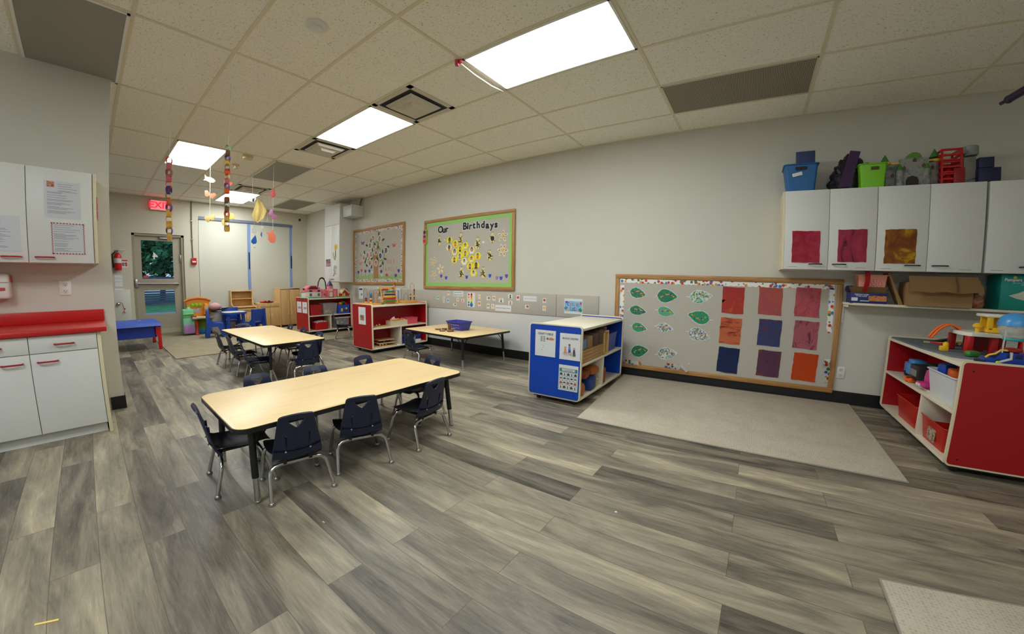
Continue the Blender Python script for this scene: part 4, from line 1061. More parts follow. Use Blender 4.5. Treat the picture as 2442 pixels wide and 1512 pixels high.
LF = [(-4.355, 2.049, 70, 'd'), (-4.203, 1.918, 20, 'd'), (-4.639, 1.929, 60, 'm'), (-4.79, 1.844, 160, 'd'), (-4.441, 1.893, 10, 'l'), (-4.497, 1.854, -40, 'd'), (-4.364, 1.781, 110, 'd'), (-4.575, 1.734, 90, 'd'), (-4.312, 1.735, 80, 'l'), (-4.217, 1.683, 100, 'd'), (-4.033, 1.772, -10, 'd'), (-4.879, 1.704, 110, 'd'), (-5.01, 1.651, 140, 'l'), (-4.82, 1.56, 60, 'm'), (-4.599, 1.56, 25, 'd'), (-4.403, 1.556, 120, 'd'), (-4.126, 1.536, -20, 'd'), (-4.851, 1.507, 70, 'd'), (-4.206, 1.455, 110, 'd'), (-4.787, 1.425, 150, 'd'), (-4.614, 1.39, 60, 'd'), (-4.291, 1.40, 15, 'm'), (-4.270, 1.514, 20, 'l')]
ML = {'d': mat('dark_green_felt', (22, 84, 52), .8, var=.1), 'm': mat('mid_green_felt', (52, 116, 66), .8, var=.1), 'l': mat('light_green_felt', (118, 176, 110), .8, var=.1)}
LN = {'d': 'dark green', 'm': 'mid green', 'l': 'light green'}
LLab = ['topmost of the tree', 'right of the pale top photo', 'beside the top left photo', 'left of the second row', 'under the top photos', 'between the second row photos', 'right of the second row', 'left of the centre photo', 'above the pram photo', 'upper right of the pram photo', 'at the far right photo', 'upper left end', 'outermost at the left', 'under the far left photos', 'above the trunk, left', 'above the trunk, right', 'right end, middle height', 'lower left, upright', 'lower right, upright', 'lower left, by the bottom photo', 'lowest, left of the trunk', 'lowest, right of the trunk', 'right of the trunk, middle']
for i, (x, z, a, c) in enumerate(LF):
    mb = MB(); mb.prism([(-.045, 0), (-.025, .016), (.005, .022), (.03, .014), (.05, 0), (.03, -.014), (.005, -.022), (-.025, -.016)], FY @ Matrix.Rotation(R(a), 4, 'Z'), .0014)
    solo(mb, 'paper_leaf', ML[c], '%s paper leaf on the family tree, %s' % (LN[c], LLab[i]), 'paper leaf', 'leaves of the family tree', (x, Yb - .0028 - .0003 * (i % 3), z))
for i, (x, z, m, lab) in enumerate(((-4.95, 1.903, mat('mauve_card', (110, 90, 140), .7, var=.1), 'mauve paper butterfly at the upper left of the family board'), (-3.846, 1.783, mat('coral_card', (222, 110, 110), .7, var=.1), 'red and pink paper butterfly at the upper right of the family board'), (-5.034, 1.478, mat('rose_card', (220, 140, 136), .7, var=.1), 'rose paper butterfly at the left of the family board'))):
    t = thing('paper_butterfly', lab, 'paper butterfly', (x, Yb, z), 0, 'butterflies on the family board')
    for s in (-1, 1):
        mb = MB(); mb.prism([(s * .004, .01), (s * .06, .045), (s * .066, .01), (s * .04, -.002), (s * .052, -.035), (s * .02, -.03), (s * .004, -.008)], FY, .0014); mb.build('wing', m, t)
    mb = MB(); mb.prism(circ(.007, 10, 0, 0, .034), FY @ Matrix.Translation((0, 0, .001)), .002); mb.build('body', mat('dark_red_card', (140, 30, 40), .7) if i == 1 else m, t)
FC = {'purple': mat('purple_card', (84, 56, 140), .7), 'red': mat('red_card', (220, 70, 60), .7), 'blue': mat('blue_card', (36, 66, 170), .7), 'white': mat('offwhite_card', (206, 206, 190), .7)}
FF = [(-5.12, 1.295, 'purple', 'leftmost'), (-4.997, 1.33, 'red', 'second from the left'), (-4.844, 1.312, 'purple', 'third from the left'), (-4.691, 1.314, 'blue', 'left of the trunk'), (-4.585, 1.285, 'white', 'touching the trunk at its left'), (-4.265, 1.295, 'purple', 'right of the trunk'), (-4.245, 1.222, 'white', 'right of the trunk, low'), (-4.076, 1.22, 'red', 'over the first letter of the last word'), (-3.783, 1.211, 'purple', 'at the lower right corner'), (-3.693, 1.299, 'blue', 'rightmost, by the letter Y')]
for i, (x, z, c, lab) in enumerate(FF):
    t = thing('paper_tulip', '%s paper tulip on the family board, %s' % (c, lab), 'paper tulip', (x, Yb - .002, z), 0, 'tulips of the family board')
    mb = MB(); mb.prism([(-.03, .03), (-.012, .018), (0, .032), (.012, .018), (.03, .03), (.034, -.005), (.016, -.032), (-.016, -.032), (-.034, -.005)], FY, .0014); mb.build('blossom', FC[c], t)
    mb = MB(); mb.prism([(-.004, -.03), (.004, -.03), (.004, -.10), (-.004, -.10)], FY, .0008); mb.build('stem', ML['l'], t)
for i, (x0, x1, z1, lab) in enumerate(((-5.205, -4.545, 1.235, 'pale green paper grass left of the paper trunk'), (-4.35, -3.585, 1.235, 'pale green paper grass right of the paper trunk'))):
    n = 40; P = [(x1 - x0, 0), (0, 0)]
    q = random.Random(i)
    P = [(0, 0)] + [((x1 - x0) * k / n, (z1 - 1.149) * (q.uniform(.7, 1.1) if k % 2 else q.uniform(.35, .55))) for k in range(n + 1)] + [(x1 - x0, 0)]
    mb = MB(); mb.prism(P, FY, .0012); solo(mb, 'grass_cutout', mat('pale_green_paper', (152, 186, 120), .8, var=.15, scale=20), lab, 'paper grass', 'paper grass of the family board', (x0, Yb - .0006, 1.149))
M_let = mat('coral_letter_card', (214, 120, 100), .7)
FLT = [('O', -4.047, 1.475, .13), ('U', -3.952, 1.471, .13), ('R', -3.842, 1.472, .13), ('F', -4.196, 1.333, .125), ('A', -4.104, 1.328, .125), ('M', -4.012, 1.331, .115), ('I', -3.934, 1.331, .125), ('L', -3.858, 1.33, .125), ('Y', -3.758, 1.333, .125), ('T', -4.116, 1.195, .11), ('R', -4.029, 1.194, .11), ('E', -3.934, 1.196, .11), ('E', -3.833, 1.197, .11)]
for i, (ch, x, z, s) in enumerate(FLT):
    word = 'OUR' if i < 3 else ('FAMILY' if i < 9 else 'TREE')
    o = text(ch, s, FY, (x, Yb - .0012, z), M_let, None, 'cutout_letter', -.002, .0006, .75)
    lab = 'thin coral letter %s of the word %s on the family board' % (ch, word)
    if i == 11: lab = 'thin coral first letter E of the word TREE on the family board'
    if i == 12: lab = 'thin coral last letter E of the word TREE on the family board'
    tag(o, lab, 'letter', 'letters of the family board')

# ------------------------------------------------------------------ cards on the felt strip
CC = [(-2.605, .824, .05, .06, (60, 160, 170), 'teal round face'), (-2.466, .827, .045, .05, (226, 130, 120), 'coral figure'), (-2.466, .770, .045, .05, (236, 170, 90), 'orange face under the coral figure'), (-2.358, .906, .055, .072, (236, 140, 60), 'orange face, highest at the left'), (-2.368, .781, .055, .065, (90, 150, 220), 'light blue face'), (-2.21, .724, .075, .046, (40, 30, 30), 'dark-haired head, lowest at the left'), (-2.146, .805, .05, .06, (240, 170, 50), 'yellow-orange face below the title'), (-2.033, .794, .06, .055, (200, 60, 70), 'red figure left of the thermometer'), (-1.692, .864, .05, .069, (240, 180, 100), 'pale orange face right of the thermometer'), (-1.691, .759, .055, .075, (230, 120, 30), 'deep orange face right of the thermometer'), (-1.515, .848, .07, .055, (180, 60, 50), 'head with dark red hair'), (-1.409, .851, .052, .071, (236, 150, 50), 'orange face left of a girl'), (-1.28, .826, .085, .06, (60, 30, 40), 'girl with two hair puffs'), (-1.119, .889, .07, .065, (36, 36, 44), 'standing man in black'), (-1.117, .798, .07, .059, (220, 90, 90), 'crying child under the man in black'), (-1.519, .73, .05, .076, (236, 150, 50), 'orange face, low left of the pair'), (-1.432, .73, .06, .075, (244, 190, 130), 'orange hand, low right of the pair'), (-.988, .873, .052, .072, (210, 40, 46), 'red angry face'), (-.561, .854, .052, .064, (190, 90, 60), 'tan bread-like face, far right upper'), (-.838, .756, .065, .051, (150, 50, 40), 'brown-haired head, below the white strip'), (-.562, .751, .052, .072, (240, 190, 60), 'yellow face, far right lower')]
for i, (x, z, w, h, c, lab) in enumerate(CC):
    t = thing('emotion_card', 'small white emotion card with ' + lab, 'picture card', (x, Ys, z), 0, 'emotion cards on the felt strip')
    mb = MB(); mb.prism(rrect(w, h, .004, 3), FY, .0012); mb.build('card', M_paper, t)
    rr = min(w, h) * .36; mc = mat('card_print_%d' % i, c, .6)
    mb = MB()
    if i in (5, 10, 19): mb.prism(circ(rr, 14, .008, .002, rr * .9), FY @ Matrix.Translation((0, 0, .0012)), .0005)
    elif i in (1, 7, 12, 13, 14): mb.prism(circ(rr * .5, 12, 0, rr * .55), FY @ Matrix.Translation((0, 0, .0012)), .0005); mb.prism([(-rr * .6, -rr * 1.1), (rr * .6, -rr * 1.1), (rr * .3, rr * .1), (-rr * .3, rr * .1)], FY @ Matrix.Translation((0, 0, .0012)), .0005)
    else: mb.prism(circ(rr, 16, 0, h * .08), FY @ Matrix.Translation((0, 0, .0012)), .0005)
    mb.build('picture', mc, t)
    if i in (5, 10, 12, 19):
        mb = MB(); mb.prism(circ(rr * .5, 12, .008 if i != 12 else 0, -.003 if i != 12 else rr * .5), FY @ Matrix.Translation((0, 0, .0018)), .0005); mb.build('face', M_skin1, t)
    if h > .058:
        mb = MB(); mb.prism(rrect(w * .5, .003, .001, 2, 0, -h * .40), FY @ Matrix.Translation((0, 0, .0012)), .0004); mb.build('caption', M_ink, t)
    elif i in (0, 2, 4, 17): pass
def card_text(x, z, w, h, lines, lab, size, m=M_inkd):
    t = thing('text_strip', lab, 'sign', (x, Ys, z), 0, 'printed text strips on the felt strip')
    mb = MB(); mb.prism([(-w/2, -h/2), (w/2, -h/2), (w/2, h/2), (-w/2, h/2)], FY, .0012); mb.build('card', M_paper, t)
    for k, s in enumerate(lines): text(s, size, FY, (-w * .44, -.0018, (len(lines) - 1) * size * .75 - k * size * 1.5), m, t, 'lettering', 0, .0003, .9, align='LEFT')
card_text(-2.132, .900, .214, .083, ['HOW ARE YOU', 'FEELING TODAY?'], 'white card reading HOW ARE YOU FEELING TODAY left of the thermometer', .026)
card_text(-.791, .869, .215, .071, ['HOW ARE YOU FEELING TODAY?'], 'white text strip with one faint line, upper right of the emotion cards', .0145, M_ink)
card_text(-1.245, .715, .285, .088, ['HOW ARE YOU FEELING TODAY?'], 'white text strip with one line, lowest among the emotion cards', .0185)
t = thing('feelings_thermometer', 'white feelings thermometer chart with coloured bands on the felt strip', 'chart', (-1.859, Ys, .813))
mb = MB(); mb.prism(rrect(.16, .225, .03, 6), FY, .0014); mb.build('card', M_paper, t)
for k, c in enumerate(((150, 40, 36), (226, 110, 40), (240, 170, 50), (236, 220, 60), (70, 170, 80))):
    mb = MB(); mb.prism(rrect(.034, .032, .003, 2, .008, .085 - .032 * k), FY @ Matrix.Translation((0, 0, .0014)), .001); mb.build('band', mat('thermo_band_%d' % k, c, .6), t)
mb = MB(); mb.prism(circ(.030, 18, .008, -.078), FY @ Matrix.Translation((0, 0, .0016)), .0012); mb.build('bulb', mat('thermo_bulb', (30, 110, 190), .6), t)
for k, c in enumerate(((210, 40, 60), (240, 150, 60), (236, 210, 110), (50, 130, 90), (40, 90, 150))):
    mb = MB(); mb.prism(circ(.017, 12, -.048, .082 - .041 * k), FY @ Matrix.Translation((0, 0, .0014)), .0008); mb.build('face_dot', mat('thermo_dot_%d' % k, c, .6), t)
mb = MB()
for k in range(6): mb.prism(rrect(.022, .0025, .001, 2, .048, .08 - .032 * k), FY @ Matrix.Translation((0, 0, .0014)), .0004)
mb.build('tick_marks', M_ink, t)
t = thing('rainbow_poster', 'white sheet with a colourful crayon letter print on the short felt strip', 'poster', (-.127, Ys, .801))
mb = MB(); mb.prism([(-.132, -.097), (.132, -.097), (.132, .097), (-.132, .097)], FY, .0012); mb.build('sheet', M_paper, t)
mb = MB(); mb.prism([(-.126, -.068), (.126, -.068), (.126, .066), (-.126, .066)], FY @ Matrix.Translation((0, 0, .0012)), .0006); mb.build('print_ground', art('poster_ground', [(120, 176, 226), (150, 200, 236), (110, 170, 220)], (20, 20, 20), 3, .6), t)
q = random.Random(5)
PC = [(40, 60, 150), (230, 90, 120), (60, 150, 190), (236, 180, 60), (120, 70, 160), (210, 60, 70), (50, 140, 80)]
for k, (px, pz, s) in enumerate(((-.07, .028, .026), (-.03, .022, .022), (.005, .026, .024), (.035, .03, .028), (.06, .02, .022), (-.03, -.034, .026), (.0, -.038, .02), (.025, -.034, .022), (.05, -.036, .022), (-.105, -.03, .03), (-.085, -.045, .026), (-.10, .05, .022), (.105, .04, .022), (.10, -.045, .03))):
    mb = MB()
    if k < 9: mb.tube([(px + s * .6 * math.cos(a), -.0022, pz + s * .8 * math.sin(a)) for a in [R(v) for v in range(20 + 40 * (k % 3), 330, 25)]], .0035, 6)
    else: mb.prism([(px + s * q.uniform(.5, 1) * math.cos(2 * PI * j / 9), pz + s * q.uniform(.5, 1) * math.sin(2 * PI * j / 9)) for j in range(9)], FY @ Matrix.Translation((0, 0, .0018)), .0006)
    mb.build('crayon_shape', mat('crayon_%d' % (k % 7), PC[k % 7], .6), t)
# three small notices on the wall behind the middle red shelf
for i, (x, z, w, h, cols, lab) in enumerate(((-5.03, .85, .17, .25, [(206, 208, 214)], 'narrow white notice with a dark blue heading, left of the abacus'), (-4.30, .86, .20, .24, [(150, 50, 50)], 'white notice with a red and green picture half behind the abacus'), (-3.80, .84, .30, .26, [(110, 130, 180)], 'white notice with a blue picture right of the abacus'))):
    t = thing('wall_notice', lab, 'paper notice', (x, Ys, z), 0, 'notices behind the middle red shelf')
    mb = MB(); mb.prism([(-w/2, -h/2), (w/2, -h/2), (w/2, h/2), (-w/2, h/2)], FY, .0012); mb.build('sheet', M_paper, t)
    mb = MB()
    if i == 0: mb.prism(rrect(w * .75, .035, .008, 4, 0, h * .32), FY @ Matrix.Translation((0, 0, .0012)), .0006); mb.build('heading', mat('navy_print', (40, 50, 100), .6), t); mb = MB(); mb.prism(circ(.028, 10, .03, -.03), FY @ Matrix.Translation((0, 0, .0012)), .0006); mb.build('picture', M_ink, t)
    else: mb.prism(rrect(w * .86, h * .62, .004, 3, 0, .01), FY @ Matrix.Translation((0, 0, .0012)), .0006); mb.build('picture', art('notice_pic_%d' % i, [(150, 40, 40), (60, 110, 60), (200, 180, 160)] if i == 1 else [(90, 110, 170), (150, 170, 210), (120, 60, 60)], (12, 12, 12), 3, .6, 1, .4), t)
# ------------------------------------------------------------------ generic containers
def bin_box(name, lab, cat, loc, w, d, h, m, rz=0.0, taper=.86, rim=.012, grp=None, wall=.004, slot=None, pat=None, rimm=None):
    """open tapered tub: w along local x, d along local y"""
    t = thing(name, lab, cat, loc, rz, grp)
    mb = MB(); r0, r1 = min(w, d) * .08, min(w, d) * .10
    A = rrect(w * taper, d * taper, r0, 4); B = rrect(w, d, r1, 4)
    Ai = rrect(w * taper - 2 * wall, d * taper - 2 * wall, r0 * .8, 4); Bi = rrect(w - 2 * wall, d - 2 * wall, r1 * .8, 4)
    bm = mb.bm
    def ring(P, z): return [bm.verts.new((p[0], p[1], z)) for p in P]
    L0, L1, I1, I0 = ring(A, 0), ring(B, h), ring(Bi, h), ring(Ai, wall)
    n = len(A); fs = []
    for X, Y in ((L0, L1), (L1, I1), (I1, I0)):
        for k in range(n): fs.append(bm.faces.new((X[k], X[(k + 1) % n], Y[(k + 1) % n], Y[k])))
    fs.append(bm.faces.new(list(reversed(L0)))); fs.append(bm.faces.new(I0)); mb._tag(fs)
    mb.build('tub', m, t)
    mb = MB(); mb.tube([(p[0], p[1], h) for p in rrect(w + rim * .6, d + rim * .6, r1, 4)], rim * .45, 8, closed=True); mb.build('rim', rimm or m, t)
    return t
def block(name, lab, cat, loc, dims, m, rz=0.0, bevel=.006, grp=None, rx=0.0, ry=0.0):
    mb = MB(); mb.box((0, 0, dims[2] / 2), dims, bevel=bevel, rx=rx, ry=ry)
    return solo(mb, name, m, lab, cat, grp, loc, rz)

# ------------------------------------------------------------------ wall cabinets at the right
yc = 1.384; zb, zt2 = 1.300, 2.028
for i, (x0, lab) in enumerate(((2.24, 'white wall cabinet at the left end of the row, with red and pink paintings on its doors'), (2.983, 'white wall cabinet in the middle of the row, with the golden painting on its door'), (3.742, 'white wall cabinet at the right end of the row, cut by the frame edge'))):
    t = thing('wall_cabinet', lab, 'cabinet', (x0, YW, zb), 0, 'white wall cabinets over the shelf')
    mb = MB(); mb.b2((.002, yc - YW + .019, 0), (.741, -.001, zt2 - zb)); mb.build('cabinet_body', M_white, t)
    if i == 0: mb = MB(); mb.b2((-.016, yc - YW + .018, -.001), (.001, -.001, zt2 - zb)); mb.build('side_panel', M_cream, t)
    for k in range(2):
        mb = MB(); mb.b2((.003 + .371 * k, yc - YW, .001), (.370 + .371 * k, yc - YW + .018, zt2 - zb), .0015); d = mb.build('door', M_white, t)
        hx = (.27 if k == 0 else .462); mb = MB(); handle(mb, FY, (hx, yc - YW, .05), .105, .005, .026); mb.build('handle', M_blackp, d)
        mb = MB(); q = random.Random(i * 2 + k)
        for s in range(9): mb.prism(rrect(.006, .004, .001, 2, (.045 if k == 0 else .60) + s * .0085, .022), at(0, yc - YW, 0, FY), .0004)
        mb.build('small_print', M_ink, d)
gpc = 'paintings on the cabinet doors'
CP = [(2.425, 1.508, .234, .29, [(190, 30, 60), (206, 40, 70), (220, 70, 110), (200, 36, 64)], (5, 5, 5), 'crimson and pink finger painting on the leftmost cabinet door'),
      (2.800, 1.517, .226, .288, [(50, 60, 130), (216, 76, 106), (210, 66, 96), (190, 56, 90), (84, 34, 50), (70, 36, 50)], (9, 6, 5), 'finger painting of pink and dark maroon on the second cabinet door'),
      (3.160, 1.510, .228, .29, [(110, 70, 80), (150, 80, 50), (170, 92, 40), (190, 120, 34), (232, 190, 30), (240, 210, 40)], (7, 6, 6), 'golden brown finger painting on the third cabinet door')]
for i, (x, z, w, h, cols, sc, lab) in enumerate(CP):
    painting(x, z, w, h, art('cab_painting_%d' % i, cols, sc, 7, .55, 1.4, .42, seed=40 + i * 5.3), lab, gpc, y=yc - .0005, sd=20 + i)
# things on top of the cabinets
zt_ = zt2 + .001
t = bin_box('storage_bin', 'blue tapered bin with an upright lid, on top of the cabinets at the left', 'bin', (2.38, 1.53, zt_), .285, .24, .255, mat('teal_blue_plastic', (30, 100, 160), .45), 0, .80, .014, 'bins on top of the cabinets')
mb = MB(); mb.prism(rrect(.10, .032, .010, 4, 0, .215), at(0, -.1185, 0, FY), .003); mb.build('handle_hole', M_black, t)
mb = MB(); mb.prism(rrect(.085, .032, .002, 2, 0, .165), at(0, -.1135, 0, FY @ Matrix.Rotation(R(12), 4, 'Z')), .002); mb.build('sticker', M_paper, t)
mb = MB(); mb.box((.045, -.02, .29), (.165, .016, .22), bevel=.006, rx=R(8)); mb.build('upright_lid', mat('dark_blue_plastic', (44, 62, 112), .45), t)
t = thing('plastic_bag', 'crumpled black plastic bag with a purple panel, on top of the cabinets', 'bag', (2.76, 1.56, zt_))
q = random.Random(2); mb = MB(); r = bmesh.ops.create_icosphere(mb.bm, subdivisions=4, radius=1)
for v in r['verts']:
    c = v.co; n_ = .14 * math.sin(c.x * 9 + c.z * 7) * math.sin(c.y * 11) + .08 * math.sin(c.z * 17 + c.x * 5); s = 1 + n_
    zz = max(0, (c.z + .75) / 1.75); wd = 1.05 - .45 * zz
    v.co = Vector((c.x * .155 * s * wd + .05 * zz, c.y * .10 * s * wd, max(0.0, zz * .35 * (1 + n_ * .3))))
mb._tag(mb.bm.faces); mb.build('bag_body', mat('black_bin_liner', (34, 30, 40), .22, var=.2, scale=30), t)
mb = MB(); mb.prism([(-.075, .02), (.02, .03), (.10, .335), (.02, .35)], at(0, -.112, 0, FY), .012); mb.build('purple_panel', mat('dark_purple_cloth', (62, 34, 78), .7), t)
mb = MB(); mb.prism([(.06, .0), (.12, .02), (.17, .06), (.10, .05)], at(0.02, -.02, .20, FY), .006); mb.build('loose_corner', M_brown, t)
t = bin_box('storage_bin', 'lime green tapered bin on top of the cabinets', 'bin', (2.945, 1.47, zt_), .205, .16, .205, mat('lime_plastic', (124, 200, 24), .4), 0, .84, .012, 'bins on top of the cabinets')
mb = MB(); mb.prism(rrect(.06, .028, .006, 4, .012, .165), at(0, -.0795, 0, FY), .003); mb.build('handle_hole', M_brown, t)
# toy castle
t = thing('toy_castle', 'grey toy castle with green roofs, on top of the cabinets', 'toy castle', (3.245, 1.54, zt_))
M_stone = art('castle_stone', [(120, 122, 118), (150, 150, 146), (96, 100, 98)], (14, 14, 14), 4, .7, .5)
mb = MB(); mb.box((0, 0, .105), (.36, .09, .21)); mb.box((.02, -.05, .125), (.20, .05, .25)); 
for x in (-.175, .185): mb.cone((x, .0, 0), (x, .0, .235), .04, .036, 10)
for x in (-.085, .11): mb.cone((x, -.07, 0), (x, -.07, .15), .028, .026, 10)
mb.build('walls', M_stone, t)
for x, z, r_ in ((-.175, .235, .042), (.185, .26, .04), (-.085, .15, .03), (.11, .15, .03)):
    mb = MB(); mb.cone((x, .0 if abs(x) > .15 else -.07, z), (x, .0 if abs(x) > .15 else -.07, z + r_ * 1.9), r_, .002, 8); mb.build('tower_roof', M_green, t)
mb = MB(); mb.prism([(.055 * math.cos(R(a)), .05 * math.sin(R(a))) for a in range(0, 181, 20)], at(.02, -.03, .25, FY), .04); mb.build('dome', mat('green_yellow_roof', (96, 140, 50), .6, var=.5, scale=60), t)
mb = MB()
for x in (-.175, .185): mb.lathe([(.044, 0), (.044, .02), (.03, .02)], (x, 0, .222), 10)
mb.box((-.10, -.035, .218), (.08, .03, .012)); mb.box((.135, -.035, .228), (.06, .03, .012)); mb.build('gold_trim', M_yellow, t)
mb = MB(); mb.prism([(-.045, 0), (.045, 0), (.045, .055), (.032, .08), (0, .092), (-.032, .08), (-.045, .055)], at(.005, -.0755, .005, FY), .004); mb.build('gate', mat('dark_gate', (50, 38, 34), .7), t)
for x, z in ((-.055, .17), (.085, .185), (.02, .235), (.155, .17), (-.13, .12)):
    yy = -.0755 if -.08 < x < .12 else -.0455
    mb = MB(); mb.prism([(-.013, 0), (.013, 0), (.013, .022), (0, .036), (-.013, .022)], at(x, yy, z - .02, FY), .003); mb.build('arched_window', M_brown, t)
t = thing('plastic_crate', 'red slotted plastic crates stacked on top of the cabinets', 'crate', (3.515, 1.53, zt_))
mb = MB()
for z in (0, .10, .20):
    for x in (-.065, .065):
        for y in (-.08, .08): mb.box((x, y, z + .05), (.014, .014, .10))
    for zz in (.006, .05, .094):
        for y in (-.08, .08): mb.box((0, y, z + zz), (.145, .012, .016))
        for x in (-.065, .065): mb.box((x, 0, z + zz), (.012, .17, .016))
mb.box((0, 0, .006), (.14, .17, .008)); mb.box((0, 0, .155), (.14, .17, .008)); mb.box((-.01, -.05, .07), (.03, .03, .14), rz=.5)
mb.build('lattice', M_red, t)
mb = MB(); mb.box((.05, -.085, .07), (.075, .02, .13), bevel=.004); mb.build('solid_tray', mat('dark_red_plastic', (150, 24, 24), .4), t)
t = thing('toy_tower', 'pale grey toy tower with a round top, on top of the cabinets', 'toy tower', (3.665, 1.56, zt_))
mb = MB(); mb.box((0, 0, .12), (.085, .09, .24), bevel=.005); mb.build('tower_body', mat('light_stone_plastic', (150, 150, 138), .6), t)
mb = MB(); mb.lathe([(.045, 0), (.052, .01), (.052, .075), (.045, .08)], (.015, -.01, .255), 14); mb.box((-.035, -.01, .29), (.05, .06, .03), ry=R(-25)); mb.build('tower_top', mat('silver_plastic', (150, 156, 150), .35), t)
mb = MB(); mb.prism(circ(.02, 10, 0, 0), at(.01, -.0475, .215, FY), .003); mb.build('round_mark', M_grey, t)
mb = MB(); mb.tube([(-.02, -.048, .04), (.04, -.055, .06), (.075, -.05, .10)], .002, 6); mb.build('wire', M_black, t)
t = thing('toy_block', 'navy blue stepped plastic piece on top of the cabinets, beside the grey tower', 'toy', (3.775, 1.53, zt_))
mb = MB(); mb.box((0, 0, .065), (.145, .13, .13), bevel=.004); mb.build('lower_step', mat('dark_navy_plastic', (34, 38, 74), .5), t)
mb = MB(); mb.box((-.02, 0, .175), (.10, .12, .085), bevel=.004); mb.build('upper_step', mat('dark_navy_plastic', (34, 38, 74), .5), t)
t = thing('pole', 'dark purple pole reaching in from the right under the ceiling', 'pole', (3.52, .70, 2.40))
mb = MB(); mb.tube([(0, 0, 0), (.75, -1.9, .30)], .025, 12); mb.build('shaft', mat('dark_purple_enamel', (46, 30, 60), .4), t)
mb = MB(); mb.ball((0, 0, 0), .027, (1, 1, 1), 10); mb.tube([(0, 0, 0), (-.02, .05, -.005)], .012, 8); mb.build('end_cap', mat('dark_purple_enamel', (46, 30, 60), .4), t)

# ------------------------------------------------------------------ open shelf under the cabinets
zs = 1.010
t = thing('wall_shelf', 'white wall shelf under the right-hand cabinets', 'shelf', (2.815, YW, zs))
mb = MB(); mb.prism([(0, -.001), (0, -.14), (.045, -.25), (2.4, -.25), (2.4, -.001)], at(0, 0, -.02, FZ), .02, .002); mb.build('shelf_board', M_cream2, t)
mb = MB(); mb.box((.015, -.005, -.11), (.02, .008, .20), bevel=.002); mb.box((.015, -.09, -.033), (.012, .17, .022)); mb.build('shelf_bracket', M_whitep, t)
mb = MB(); mb.box((1.2, -.005, -.11), (.02, .008, .20), bevel=.002); mb.box((1.2, -.09, -.033), (.012, .17, .022)); mb.build('shelf_bracket', M_whitep, t)
t = thing('puzzle_box', 'flat navy blue box with white lettering on the wall shelf', 'box', (2.975, 1.545, zs + .001))
mb = MB(); mb.box((0, 0, .047), (.29, .15, .092), bevel=.002); mb.build('carton', mat('navy_print_card', (34, 44, 110), .5), t)
for s, z, sz in (('Solid floor puzzle', .078, .016), ('2 Feet Long!', .064, .017)): text(s, sz, FY, (-.055, -.0755, z), M_paper, t, 'lettering', .0003)
mb = MB(); mb.prism([(0, 0), (.14, 0), (.14, .045), (.12, .05), (.10, .046), (.05, .05), (.02, .044), (0, .046)], at(.0, -.0752, .022, FY), .001); mb.build('train_picture', art('train_print', [(180, 90, 50), (220, 140, 80), (90, 50, 60)], (40, 40, 40), 3, .6), t)
mb = MB(); mb.prism(rrect(.05, .03, .004, 3, -.11, .034), at(0, -.0752, 0, FY), .001); mb.build('barcode_patch', M_paper, t)
mb = MB(); mb.prism(rrect(.07, .007, .001, 2, -.03, .021), at(0, -.0752, 0, FY), .001); mb.build('white_line', M_paper, t)
t = thing('cardboard_tray', 'shallow brown cardboard tray on the navy box', 'tray', (2.975, 1.545, zs + .094))
M_card = mat('cardboard', (160, 124, 82), .8, var=.06, scale=14)
mb = MB(); bm = mb.bm
for sx, pts in ((0, [(-.12, -.06, 0), (.12, -.06, 0), (.145, -.078, .055), (-.145, -.078, .055)]), (0, [(-.12, .06, 0), (.12, .06, 0), (.145, .075, .055), (-.145, .075, .055)]), (0, [(-.12, -.06, 0), (-.12, .06, 0), (-.145, .075, .055), (-.145, -.078, .055)]), (0, [(.12, -.06, 0), (.12, .06, 0), (.145, .075, .055), (.145, -.078, .055)]), (0, [(-.12, -.06, 0), (.12, -.06, 0), (.12, .06, 0), (-.12, .06, 0)])):
    f_ = bm.faces.new([bm.verts.new(p) for p in pts]); g_ = bmesh.ops.solidify(bm, geom=[f_], thickness=.003)
mb._tag(bm.faces); mb.build('tray_walls', M_card, t)
t = bin_box('plastic_basket', 'pale pink basket with a dark flower pattern, standing in the cardboard tray', 'basket', (3.0, 1.545, zs + .098), .23, .135, .155, mat('peach_plastic', (226, 148, 128), .45), 0, .86, .012)
mb = MB(); q = random.Random(4)
for rr_, n_ in ((.012, 6), (.026, 10), (.042, 14)):
    for k in range(n_):
        a = 2 * PI * k / n_ + rr_ * 40
        mb.prism(circ(.0032, 6, .01 + rr_ * 1.5 * math.cos(a), .075 + rr_ * math.sin(a)), at(0, -.0645, 0, FY), .003)
mb.build('flower_pattern', M_brown, t)
t = thing('ribbon_strap', 'wide red strap hanging over the front of the pale pink basket', 'strap', (2.945, 1.46, zs + .10))
mb = MB(); mb.grid(lambda a, b_: Vector((-.018 + .04 * b_ + .012 * math.sin(a * 3) - .016 * a, -.004 - .012 * math.sin(a * PI), .005 + .185 * (1 - a))), 10, 3, .002)
mb.build('strap_cloth', mat('red_webbing', (200, 24, 30), .6), t)
block('dark_pouch', 'dark purple pouch between the basket and the shelf end', 'pouch', (2.85, 1.60, zs + .096), (.075, .06, .06), mat('indigo_cloth', (52, 40, 84), .8), 0, .02)
t = thing('cardboard_sheet', 'folded cardboard piece leaning beside the puzzle box', 'cardboard', (3.175, 1.56, zs + .001))
mb = MB(); mb.prism([(-.055, .28), (-.035, .265), (.075, .0), (.04, .0)], at(0, -.06, 0, FY), .004); mb.prism([(-.055, .28), (-.02, .22), (.0, .24), (.085, .005), (.075, 0)], at(0, .02, 0, FY), .004)
mb.box((.0, .0, .14), (.008, .15, .30), ry=R(-23)); mb.build('folded_sheet', M_card, t)
t = thing('cardboard_box', 'open brown cardboard box with a hanging front flap on the wall shelf', 'box', (3.485, 1.545, zs + .001))
mb = MB(); w_, d_, h_ = .45, .22, .20
